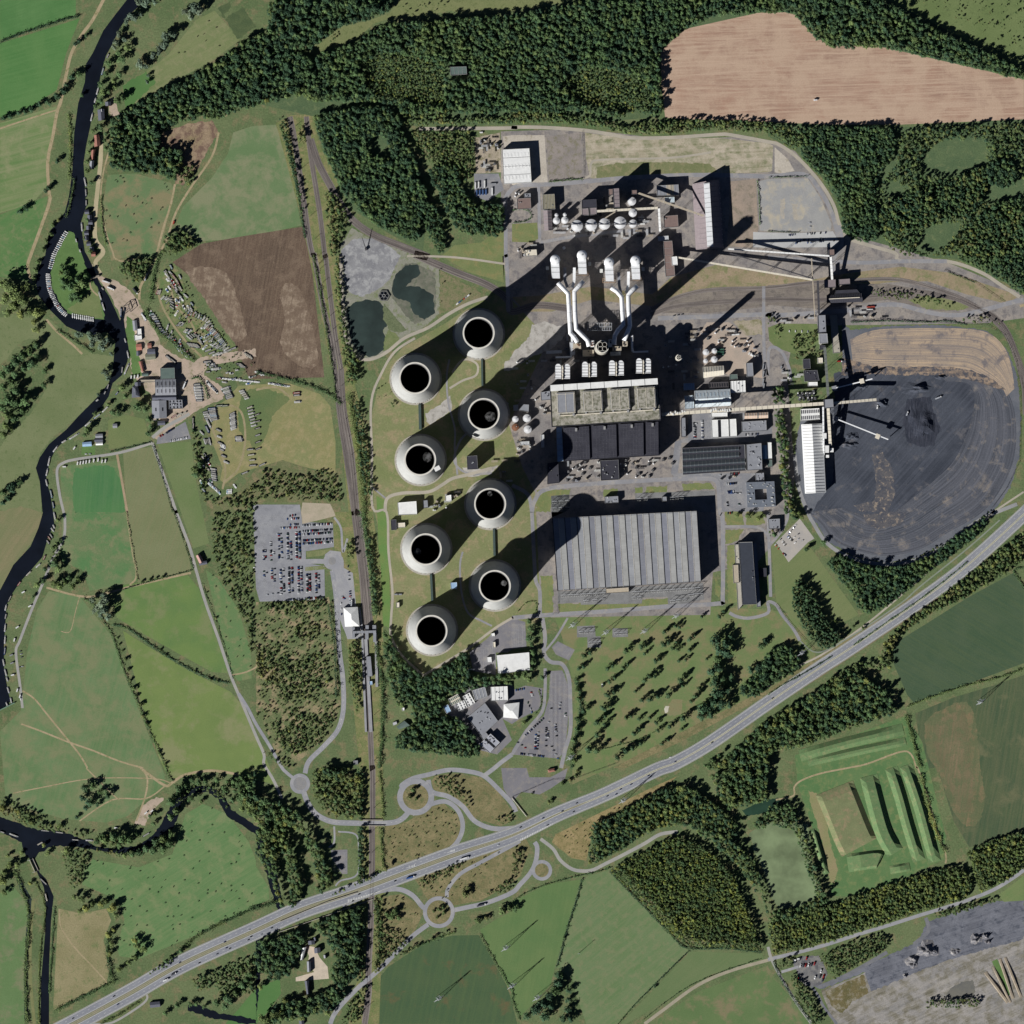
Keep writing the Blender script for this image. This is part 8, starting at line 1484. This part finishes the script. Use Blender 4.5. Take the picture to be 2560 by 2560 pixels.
row('21:1372,1250 1385,1375',11,0,.85,0,GS); row('21:1390,1265 1375,1370',8,0,.5,0,GS); row('21:1435,1245 1440,1380',12,0,.9,0,GS,cols=['white','silver','dark blue','white']); row('21:1612,1722 1690,1715',9,PI/2,.9,0,GS); row('21:1625,1780 1670,1775',5,PI/2,.9,0,GS); row('21:1640,1790 1720,1790',6,0,.8,0,GS); row('21:1625,1860 1630,1885',3,0,1,0,GS); row('21:1700,1855 1720,1880',4,0,.8,0,GS); row('21:1650,1645 1710,1638',5,PI/2,.8,0,GS); row('21:1750,1350 1870,1342',9,PI/2,.6,0,GS); row('22:1630,10 1660,6',3,PI/2,1,0,GS); row('21:1195,455 1285,440',4,.3,.9,0,GS,cols=['dark grey']); row('21:1570,1652 1571,1650',1,0,1,0,GS)
GC='cars on the tan car park'
row('32:160,160 210,100',7,.7,.75,0,GC); row('32:150,185 185,215',6,.8,.9,0,GC); row('32:95,205 130,250',6,.8,.8,0,GC); row('32:55,245 90,285',5,.8,.9,0,GC); row('32:115,315 130,325',3,-.9,1,0,GC); row('32:200,190 260,215',3,.6,.9,0,GC); row('32:180,298 230,165',3,.6,.8,0,GC)
GE='cars in the concrete lot'
row('30:155,1775 200,1770',4,1.4,.9,0,GE); row('30:295,1765 350,1762',4,1.4,.9,0,GE); row('30:395,1758 435,1755',2,1.4,1,0,GE); row('30:265,1810 350,1808',7,1.4,.85,0,GE); row('30:385,1805 415,1805',4,1.4,1,0,GE); row('30:210,1835 245,1820',4,1.4,.9,0,GE); row('30:300,1830 350,1825',5,1.4,.8,0,GE); row('30:390,1822 415,1820',3,1.4,1,0,GE); row('30:318,1680 320,1712',2,0,1,0,GE); row('30:500,1815 501,1816',1,1,1,0,GE); row('31:160,565 300,570',4,1.5,1,0,GE,cols=['white','white','silver','red'])
GB='cars by the boatyard'
row('01:1255,1335 1310,1300',6,-.9,.9,0,GB,cols=['dark blue','dark grey','red','black']); row('01:1290,1395 1410,1370',11,1.3,.9,0,GB,cols=['white','silver','dark grey','white']); row('01:1210,1360 1225,1352',2,-.9,1,0,GB,cols=['red']); row('02:155,1050 165,1095',3,.3,1,0,GB); row('02:150,1170 170,1165',2,.3,1,0,GB); row('02:145,1390 158,1410',3,1.3,1,0,GB); row('01:650,1495 680,1493',2,0,1,0,GB)
GR='cars in the railway forecourt'
row('12:700,455 704,510',3,.1,1,0,GR); row('12:710,600 712,690',6,.1,.9,0,GR); row('12:575,670 578,675',1,1.5,1,0,GR); row('12:640,690 645,770',3,1.5,.9,0,GR); row('12:650,640 668,655',3,.1,1,0,GR); row('12:695,410 696,412',1,1.4,1,0,GR)
# moving traffic
def onroad(s,ang=0,cols=None,g='cars on the roads'):
    for seg in s.split(';'):
        k,v=seg.strip().split(':')
        for q in v.split():
            x,y=P(k+':'+q)[0]; d=[math.hypot(p[0]-x,p[1]-y) for p in mid]; i=min(len(mid)-2,max(1,d.index(min(d)))); a=math.atan2(mid[i+1][1]-mid[i-1][1],mid[i+1][0]-mid[i-1][0]); CARS.append((x,y,a,random.choice(cols or ['black','white','dark grey','silver','dark blue']),g,0))
onroad('03:860,1722 890,1783 550,1890 1240,1605 1300,1553 1355,1525 1505,1470 1358,1467 1640,1403 1710,1357 1735,1362 1697,1312 1875,1297 1895,1272 1880,1222;13:40,1258 118,1207 312,1143 778,952 730,1005 1050,852 1830,580;23:65,447 235,378 268,432 380,325 488,265 465,330 720,212 787,197 820,160 900,123 1030,57 1047,65;22:1232,1885 1510,1740 1195,1850;32:35,1405 203,1315 355,1203 374,1207 488,1131 585,1066 680,1053 653,999 897,902 1122,665 1352,508 1438,425 1568,310 1717,208 1762,237')
for p,a,c in (('13:1367,40',.3,'white'),('13:995,1455',.9,'black'),('13:860,1580',.8,'black'),('13:602,1845',.9,'black'),('13:1175,345',.2,'dark grey'),('22:410,1153',-.8,'white'),('22:460,1458',1.5,'dark blue'),('20:1587,1026',.1,'dark blue'),('31:880,200',.1,'black'),('31:1160,48',.1,'dark grey'),('12:645,770',1.5,'black'),('23:225,50',.8,'blue')):
    x,y=P(p)[0]; CARS.append((x,y,a,c,'cars on the roads',0))
CARS.sort(key=lambda c:c[5]); print('cars',len(CARS))
rest=[c for c in CARS if c[5]==1]; random.shuffle(rest); first=[c for c in CARS if c[5]==0]; ind=first[:300]; k=300-len(ind); ind+=rest[:k]; rest=rest[k:]
for x,y,rz,col,g,_ in ind:
    o=bpy.data.objects.new('car',CM[col]); COL.objects.link(o); o.location=(x,y,gz(x,y)+.03); o.rotation_euler=(0,0,rz); auto(o,f'{col} car','car',g)
b=MB(); cols=list(CC)
for x,y,rz,col,g,_ in rest:
    z=gz(x,y)+.03; c,s=math.cos(rz),math.sin(rz); me=CM[col]; o=len(b.v); b.v+=[(x+v.co.x*c-v.co.y*s,y+v.co.x*s+v.co.y*c,z+v.co.z) for v in me.vertices]
    for p in me.polygons: b.f.append(tuple(i+o for i in p.vertices)); b.m.append(cols.index(col) if p.material_index==0 else len(cols)+p.material_index-1)
if rest:
    o=b.build('parked_cars',[CP[k] for k in cols]+[GLASSB,TYRE]); tag(o,'remaining mass of parked cars filling the bays of the station car park','cars',None,'stuff')
# lorries, vans, tractor
def lorry(p,rz,col,label,L=13,name='lorry'):
    x,y=P(p)[0]; o=thing(name,label,'lorry' if name=='lorry' else name,(x,y,gz(x,y)),rz); b=MB(); b.box(-1.5,0,1.1,L,2.5,2.8); part(b,'trailer_box',pm('lorry_'+col,CC.get(col,(220,220,220))),o); b=MB(); b.box(L/2+.4,0,.6,2.2,2.4,2.6,taper=.9); part(b,'cab',CP['white'],o)
    b=MB()
    for xx in (-L/2,-L/2+1.6,L/2-2,L/2+.6):
        for yy in (-1,1): b.tube([(xx,yy-.15,.5),(xx,yy+.15,.5)],.5,10)
    part(b,'wheels',TYRE,o)
lorry('13:1165,826',.3,'blue','bright blue lorry on the dual carriageway'); lorry('13:1572,682',.3,'white','long white lorry on the dual carriageway slip side',14); lorry('03:1250,1600',.43,'white','white lorry on the lower carriageway',8); lorry('13:1700,1035',.25,'dark grey','red and grey car transporter on the roundabout road',14); lorry('03:1310,1555',.43,'dark grey','dark lorry behind the white lorry',7); lorry('30:358,755',.1,'white','tiny tractor with a white box in the brown field',4,'tractor'); lorry('12:720,690',1.5,'silver','silver bus by the station entrance',9); lorry('31:540,795',0,'red','red machine on the coal yard entrance',7,'loader'); lorry('31:590,860',1.2,'dark grey','dark loader near the yard gate',7,'loader'); lorry('22:680,1310',1.5,'dark grey','dark mower on the park lawn',4,'mower'); lorry('31:1285,1070',.4,'silver','silver-grey digger at the edge of the coal pit',9,'digger'); lorry('31:825,1140',1.4,'white','yellowish loader below the gallery end',4,'loader'); lorry('31:1050,1190',1.2,'silver','bulldozer pushing coal in the pit',5,'bulldozer')
for i in range(9): lorry('31:%d,%d'%(225+i*15,1045+(i%2)*35),1.5,'dark grey',f'{["westernmost","second","third","fourth","middle","sixth","seventh","eighth","easternmost"][i]} idle bulldozer in the row by the gallery',4,'bulldozer')
for i,(px,py) in enumerate(((245,1490),(265,1492),(285,1488),(305,1486),(325,1484),(350,1475),(205,1455),(240,1440),(290,1435),(355,1580),(390,1575),(420,1570),(400,1530),(410,1600),(225,1590))): row(f'33:{px},{py} {px+1},{py+1}',1,1.3,1,0,'x')
mc=CARS[-15:]
for i,(x,y,rz,col,g,_) in enumerate(mc):
    o=bpy.data.objects.new('lorry',CM[['white','dark grey','red'][i%3]]); COL.objects.link(o); o.location=(x,y,gz(x,y)); o.rotation_euler=(0,0,rz); o.scale=(1.7,1.3,1.9); auto(o,['white van','dark van','red pickup'][i%3],'van','vehicles in the motor compound')
# boats
def boatmesh(L,wd_,hull,roof,kind):
    b=MB(); h=.9; 
    st=[(-L/2,.78),(-L/2+.6,1),(L/2-L*.16,1),(L/2-L*.06,.62),(L/2,.06)]; vs=[]
    for x,k in st: vs+=[(x,-wd_/2*k*.8,0),(x,-wd_/2*k,h),(x,wd_/2*k,h),(x,wd_/2*k*.8,0)]
    fs=[]
    for i in range(len(st)-1):
        for k in range(4): fs.append((i*4+k,i*4+(k+1)%4,i*4+4+(k+1)%4,i*4+4+k))
    fs+=[(3,2,1,0),tuple(range((len(st)-1)*4,len(st)*4))]; b.add(vs,fs,0)
    if kind=='n':
        a0,a1=-L/2+1.6,L/2-L*.17; b.box((a0+a1)/2,0,h,a1-a0,wd_*.82,1.15,m=1,taper=.93)
        b.box((a0+a1)/2,0,h+1.16,(a1-a0)*.9,wd_*.5,.06,m=2)
        for k in range(5): b.box(a0+(a1-a0)*(k+.5)/5,0,h+1.2,.6,.4,.25,m=3)
        for k in range(6): b.box(a0+(a1-a0)*(k+.5)/6,0,h+.45,.9,wd_*.86,.4,m=3)
    else:
        b.box(L*.02,0,h,L*.45,wd_*.78,.8,m=1,taper=.85); b.box(-L*.02,0,h+.3,L*.40,wd_*.82,.35,m=3,taper=.9); b.box(-L*.33,0,h*.6,L*.25,wd_*.7,.35,m=3)
    me=bpy.data.meshes.new('boat'); me.from_pydata(b.v,[],b.f)
    for m in (hull,roof,DECK,GLASSB): me.materials.append(m)
    me.polygons.foreach_set('material_index',b.m); me.update(); return me
DECK=pm('boat_deck',(170,166,156)); BC={'white':(216,216,214),'cream':(206,200,182),'blue':(58,96,150),'green':(60,98,74),'red':(160,62,52),'grey':(140,144,150),'black':(44,46,52),'pale blue':(136,166,190)}
BP={k:pm('boat_'+k.replace(' ','_'),v,tuple(int(c*.9) for c in v),2,rough=.45) for k,v in BC.items()}
BMn={k:boatmesh(16,2.3,BP['black'] if k not in('white',) else BP['grey'],BP[k],'n') for k in BC}; BMs={k:boatmesh(8,2.9,BP['white'] if k!='white' else BP['grey'],BP[k],'c') for k in BC}; BMs['white']=boatmesh(8,2.9,BP['white'],BP['white'],'c')
def boat(x,y,rz,col,long=True,L=16,g='moored boats',z=None,w=1,look=None):
    o=bpy.data.objects.new('narrowboat' if long else 'cruiser',(BMn if long else BMs)[col]); COL.objects.link(o); o.location=(x,y,gz(x,y)-.0 if z is None else z); o.rotation_euler=(0,0,rz); s=L/(16 if long else 8); o.scale=(s,w*(1.25 if 'ashore' in g else 1.0),1); auto(o,look or f'{col} {"narrowboat" if long else "cruiser"}','boat',g)
def boats(s,g='narrowboats moored along the river',long=True):
    """'CR:x0,y0,x1,y1,colour' segments in tile px: one boat each"""
    k,v=s.split(':')
    for q in v.split():
        a=q.split(','); p,c=P(f'{k}:{a[0]},{a[1]} {a[2]},{a[3]}'); boat((p[0]+c[0])/2,(p[1]+c[1])/2,math.atan2(c[1]-p[1],c[0]-p[0]),a[4].replace('_',' '),long,math.dist(p,c),g,w=1.15)
boats('00:765,570,785,500,pale_blue 805,440,825,400,grey 728,715,745,655,white 713,775,725,735,white 685,915,700,850,white 635,1340,650,1410,white 645,1420,650,1490,grey 650,1505,650,1560,grey 615,1680,620,1750,white 572,1800,578,1830,white 600,1880,608,1905,white')
boats('01:745,270,765,335,white 770,350,790,415,white 765,235,785,260,grey 915,385,910,470,blue 960,715,972,775,white 975,810,935,900,white 925,830,918,890,grey 808,1005,822,960,grey 785,1045,800,1015,grey 725,1095,745,1080,white 770,1180,822,1130,white 705,1230,765,1185,pale_blue 640,1285,690,1245,white 520,1385,600,1335,white 465,1410,505,1385,white 400,1480,438,1430,white 362,1585,378,1510,white 348,1660,362,1600,white 345,1685,358,1740,white 378,1760,395,1835,pale_blue 395,1850,408,1910,blue 872,1050,895,1020,blue 940,620,950,655,white')
boats('02:405,0,420,65,white 270,420,310,385,white 195,485,240,440,cream 130,560,160,520,red 60,680,90,620,black 38,745,50,695,white 38,810,48,760,grey 35,905,42,840,white 35,995,40,930,white 32,1080,40,1010,blue 22,1110,32,1165,white 35,1185,50,1240,white 48,1245,60,1280,white 55,1320,70,1370,white 78,1400,88,1445,white 45,1435,60,1470,white 325,365,345,320,red')
boats('03:305,470,385,477,grey 415,483,490,492,grey 540,540,605,545,grey 645,545,705,548,white 1075,520,1138,482,grey 300,830,362,890,grey 340,940,358,1015,cream 280,582,330,555,cream 70,495,140,520,white 0,478,40,492,grey')
boats('02:350,210,375,245,grey 360,180,385,215,red 372,160,400,200,grey 385,120,408,150,white 400,95,412,125,white','small boats at the river bend')
def fan(s,n,ang,L=9,cols=('white','white','white','grey','pale blue'),g='cruisers berthed round the river island',long=False,w=.72,turn=None,fill=1):
    q=smooth(P(s),False,6); d=[0]
    for i in range(1,len(q)): d.append(d[-1]+math.dist(q[i],q[i-1]))
    for k in range(n):
        if random.random()>fill: continue
        u=d[-1]*(k+.5)/n; x=np.interp(u,d,[p[0] for p in q]); y=np.interp(u,d,[p[1] for p in q]); j=min(len(q)-2,int(np.searchsorted(d,u))); j=max(1,j)
        a=math.atan2(q[j+1][1]-q[j-1][1],q[j+1][0]-q[j-1][0])+ang if turn is None else turn+random.uniform(-.06,.06)
        boat(float(x),float(y),a,random.choice(cols),long,L*random.uniform(.88,1.1),g,w=w)
fan('00:505,1745 470,1800 440,1860 405,1925;01:390,50 375,100',20,-1.5,8.5); fan('01:362,130 365,180 375,250 400,310 430,370 470,420 505,450',27,1.5,8.5,cols=('white','white','white','grey','pale blue','red')); fan('01:540,450 600,462 660,472 710,482',11,-1.35,9.5,cols=('white','white'))
# boatyard on land
GY='boats laid up ashore in the boatyard'
MIX=('white','grey','green','blue','cream','black','pale blue','red','white','white')
fan('01:1250,110 1290,200 1340,280 1370,310',6,0,17,MIX,GY,True,1.1); fan('01:1280,120 1330,180 1370,260',5,0,15,MIX,GY,True,1.1); fan('01:1220,310 1290,330 1300,400',7,.9,12,('green','white','grey','cream'),GY,True,1.0); fan('01:1180,270 1215,270',3,0,12,('cream','grey','red'),GY,True,1.0,turn=1.2); fan('01:1400,400 1470,440 1560,480 1600,540',12,1.6,11,MIX,GY,True,1.1); fan('01:1340,510 1390,510',4,0,12,('white','grey'),GY,True,1.0,turn=.9); fan('01:1390,560 1440,570',4,0,12,MIX,GY,True,1.0,turn=.9)
fan('01:1420,620 1480,600 1520,660',8,0,14,('grey','white','green'),GY,True,1.0,turn=-.75); fan('01:1420,670 1500,680',7,0,14,('grey','white','grey'),GY,True,1.0,turn=-.8); fan('01:1540,520 1600,560 1640,600 1700,680',16,0,13,MIX,GY,True,1.0,turn=.75); fan('01:1560,600 1640,680 1720,700',10,0,13,('green','grey','white'),GY,True,1.0,turn=.6); fan('01:1560,700 1640,740 1780,690',7,0,16,('white','grey'),GY,True,1.3,turn=.35)
fan('01:1145,430 1185,490 1220,560 1290,620 1360,700 1440,770',22,1.2,10,('grey','white','black','blue','pale blue'),GY,True,1.1); fan('01:1070,430 1100,490',1,0,18,('white',),GY,True,1.4); fan('01:1260,760 1320,800',2,0,18,('black','grey'),GY,True,1.3,turn=-.7); fan('01:1560,790 1640,860',4,0,18,('white','white','grey'),GY,True,1.5,turn=.1)
fan('01:1490,960 1510,1100',7,0,17,('white','grey','white'),GY,True,1.4,turn=0.05); fan('01:1700,990 1740,1075',7,0,18,('green','white','grey'),GY,True,1.2,turn=.3); fan('01:1820,1010 1870,1080',5,0,11,('white','cream'),GY,True,1.1,turn=.3); fan('01:1600,1145 1620,1240',8,0,18,('blue','grey','black','pale blue'),GY,True,1.2,turn=.15); fan('01:1550,1170 1570,1230',4,0,12,('white','grey'),GY,True,1.0,turn=.2); fan('01:1755,1180 1765,1310',10,0,14,('white','grey','white'),GY,True,1.1,turn=.4); fan('01:1885,1130 1920,1290',7,0,14,('grey','white','cream'),GY,True,1.1,turn=.3)
fan('01:1800,1360 1810,1400',3,0,16,('white','grey'),GY,True,1.3,turn=0); fan('01:1650,1290 1660,1390 1690,1510 1720,1580',6,0,12,('white','grey'),GY,True,1.2,turn=-.4); fan('01:1680,1420 1685,1450',3,0,11,('white',),GY,False,.9,turn=-.5); fan('01:1540,1400 1590,1400',4,0,14,('white','black'),GY,True,1.0,turn=-1.3); fan('01:1610,1600 1620,1700',6,0,12,('white','grey'),GY,True,1.1,turn=-.2); fan('01:1560,1700 1660,1790',10,0,9,('pale blue','white','grey'),GY,False,.8,turn=-1.2); fan('01:1710,1780 1750,1775',4,0,9,('white','pale blue'),GY,False,.9,turn=1.4); fan('01:1770,1735 1775,1740',1,0,10,('white',),GY,False,.9,turn=-.9)
fan('01:1890,1440 1915,1600',4,0,15,('grey','cream'),GY,True,1,turn=.1); fan('01:1850,1630 1851,1640',1,0,16,('grey',),GY,True,1.0,turn=.4); fan('11:10,1170 20,1480',6,0,14,('white','black','grey'),GY,True,1.0,turn=.3); fan('11:280,1035 340,1030',1,0,16,('red',),GY,True,1.3,turn=.1); fan('11:310,1050 312,1052',1,0,15,('grey',),GY,True,1.2,turn=.05); fan('11:315,1100 316,1101',1,0,16,('white',),GY,True,1.4,turn=.05); fan('11:45,1570 55,1575',1,0,15,('grey',),GY,True,1.0,turn=.5); fan('11:0,870 60,900',4,0,9,('white','grey'),GY,False,.9,turn=.1); fan('11:100,960 250,985',7,0,9,('white','green','grey','white'),GY,False,.9,turn=.05)
fan('01:1850,740 1900,770',4,0,11,('blue','cream','red','grey'),GY,True,1.2,turn=-.9); fan('01:1800,810 1840,840',4,0,12,('grey','black'),GY,True,1.0,turn=0); fan('01:1640,920 1932,950;11:0,950',12,0,8,('white','grey','white'),GY,False,.9,turn=.1); fan('01:1560,950 1640,1030',8,0,8,('white','grey','black'),GY,False,.9,turn=-1.2); fan('01:1590,1200 1560,1330',3,0,20,('blue','white'),GY,True,1.3,turn=-1.1); fan('01:1455,1220 1460,1300',2,0,16,('white','black'),GY,True,1.1,turn=1.5); fan('01:1640,1130 1720,1130',2,0,16,('white','green'),GY,True,1.2,turn=.15)
fan('01:1300,1210 1410,1180',3,0,14,('cream','red','white'),GY,True,1.1,turn=.55)
def yard(s,n,ang,g=GY):
    po=P(s); xs=[p[0] for p in po]; ys=[p[1] for p in po]; got=[]; t=0
    while len(got)<n and t<3000:
        t+=1; x,y=random.uniform(min(xs),max(xs)),random.uniform(min(ys),max(ys))
        if inpoly(po,[x],[y])[0] and all(math.hypot(x-a,y-c)>5 for a,c in got): got.append((x,y)); boat(x,y,ang+random.uniform(-.25,.25),random.choice(MIX),random.random()<.6,random.uniform(6,13),g,w=1)
yard('01:1240,100 1330,70 1400,250 1480,400 1420,420 1330,330 1260,300',18,-.9); yard('01:1250,330 1400,310 1500,440 1640,600 1700,690 1540,740 1420,560 1330,450',26,.8); yard('01:1130,430 1180,430 1440,740 1420,780 1300,650',16,1.2); yard('01:1550,850 1932,860 1932,970 1640,960',12,.1); yard('01:1490,1330 1560,1330 1620,1800 1520,1860',12,-.8)
# coaches / long white vans on boatyard
for p,a,c,l in (('01:800,195',-.3,'white','white coach parked nearest the island bridge'),('01:835,245',-.4,'white','second white coach by the slipway'),('01:1020,265',-.9,'dark grey','dark lorry on the boatyard apron'),('01:1100,160',1.3,'silver','pale lorry on the north track'),('01:1085,460',-.9,'white','cream coach beside the yard hedge'),('01:1390,975',1.2,'white','white van by the boat sheds')): lorry(p,a,c,l,11,'coach' if 'coach' in l else 'lorry')
# caravans
for s,n,rz,c in (('01:585,1565 650,1555',4,1.4,0),('01:675,1550 740,1540',3,1.4,0),('01:770,1550 795,1548',2,1.4,0),('01:485,1590 486,1592',1,0,0),('01:990,915 1040,908',3,1.5,0),('01:560,1450 561,1452',1,1,0),('02:130,870 131,871',1,.6,0),('02:108,965 109,966',1,1.3,0),('02:95,1230 96,1231',1,.2,0),('02:130,1345 150,1390',2,1.3,0),('02:85,1080 90,1140',2,.4,4),('02:225,710 226,711',1,.5,0),('02:175,605 176,606',1,.5,0),('03:1100,340 1145,325',2,.7,0),('03:875,452 876,453',1,0,0),('00:1310,1680 1311,1681',1,1.3,3)):
    q=P(s)
    for i in range(n):
        t=i/max(1,n-1); container(q[0][0]+(q[1][0]-q[0][0])*t,q[0][1]+(q[1][1]-q[0][1])*t,rz,c,'white caravan' if c==0 else 'small trailer',6.5,2.4,'caravan','caravan','caravans on the riverbank')
# cows: one skinned body, shared
def cowmesh(scale=1):
    vs=[(0,0,1.05),(-.55,0,1.12),(-1.0,0,1.15),(.55,0,1.1),(.95,0,1.2),(1.3,0,1.05),(1.62,0,.72),(1.85,0,.45),
        (.75,.24,.75),(.75,.26,.4),(.75,.26,.03),(.75,-.24,.75),(.75,-.26,.4),(.75,-.26,.03),(-.95,.24,.8),(-1.02,.26,.42),(-.95,.26,.03),(-.95,-.24,.8),(-1.02,-.26,.42),(-.95,-.26,.03),(-1.22,0,.95),(-1.27,0,.45),(1.6,.2,.9),(1.6,-.2,.9)]
    es=[(0,1),(1,2),(0,3),(3,4),(4,5),(5,6),(6,7),(3,8),(8,9),(9,10),(3,11),(11,12),(12,13),(2,14),(14,15),(15,16),(2,17),(17,18),(18,19),(2,20),(20,21),(6,22),(6,23)]
    rad={0:.42,1:.44,2:.36,3:.42,4:.32,5:.22,6:.18,7:.12,8:.16,9:.09,10:.07,11:.16,12:.09,13:.07,14:.19,15:.1,16:.07,17:.19,18:.1,19:.07,20:.06,21:.04,22:.05,23:.05}
    me=bpy.data.meshes.new('cowskel'); me.from_pydata(vs,es,[]); o=bpy.data.objects.new('cowskel',me); COL.objects.link(o); md=o.modifiers.new('s','SKIN')
    for i,v in enumerate(me.skin_vertices[0].data): v.radius=(rad[i],rad[i]); v.use_root=(i==0)
    o.modifiers.new('u','SUBSURF').levels=1
    dg=bpy.context.evaluated_depsgraph_get(); ev=o.evaluated_get(dg); nmz=bpy.data.meshes.new_from_object(ev); nmz.name='cow'; bpy.data.objects.remove(o); return nmz
CW_=cowmesh(); CW_.materials.clear(); CW_.materials.append(pm('cow_hide_black',(30,28,28),(24,22,24)))
def cows(s,label,g):
    for p in P(s):
        o=bpy.data.objects.new('cow',CW_); COL.objects.link(o); o.location=(p[0],p[1],gz(*p)); o.rotation_euler=(0,0,random.uniform(0,6.28)); o.scale=(1.15,1.15,1.15); tag(o,label,'cow',g)
cows('00:905,1332 925,1345 870,1360 883,1373 935,1375 1242,1387 1255,1412 1267,1435 1010,1483 1035,1486 1142,1500 1072,1532 1103,1540 948,1552 1222,1567 1210,1583 1007,1617 825,1633 886,1635 1137,1655 1028,1682 1195,1686 1138,1718 982,1757 928,1806 955,1818 845,1836 800,1590','small dark cow grazing in the paddock between the lane and the scrub','cows in the north-west paddock')
cows('03:1443,412 1598,430 1442,477 1567,491 1503,547 1365,548 1405,552 1690,487 1805,510 1803,558 1820,592 1572,632 1387,662 1274,687 1188,709 1502,706 1798,652 1779,714 1741,725 1454,761 1580,796 1056,779 985,745 978,760 876,786 732,702 775,726 701,807 655,832 823,852 1113,831 1156,827 1244,847 1390,847 1494,871 1667,875 1741,890 1827,885 1216,902 1308,895 1125,917 919,915 807,915 1191,938 1348,946 1565,924 1563,949 1625,933 1743,925 1780,931 1897,948 992,992 1052,1046 1247,1018 1498,1006 1342,1047 1803,988 1675,1003 1691,1010 1867,1010 1105,1083 1586,1083 985,1120 1262,1123 1306,1124 1366,1112 1449,1131 1696,1120 1760,1098 928,1187 1030,1187 1107,1190 1299,1186 1355,1182 1303,1218 1450,1238 1020,1270 932,1305 975,1338 1333,1307 1293,1342 1598,305','small dark cow grazing in the striped meadow by the dual carriageway','cows in the southern meadow')
cows('02:1603,480 1627,563 1706,718 1736,826 1703,945 1813,964 1803,1012 1722,1032 1789,1092 1834,1088 1888,1165','small dark cow grazing in the strip beside the lane','cows in the lane strip')
cows('00:1633,208 1537,258 1490,275 1553,308 1655,347 1575,160 1390,395 1345,400','small dark cow grazing in the striped northern field','cows in the northern field')
finish_labels()
print('objects',len(bpy.data.objects))
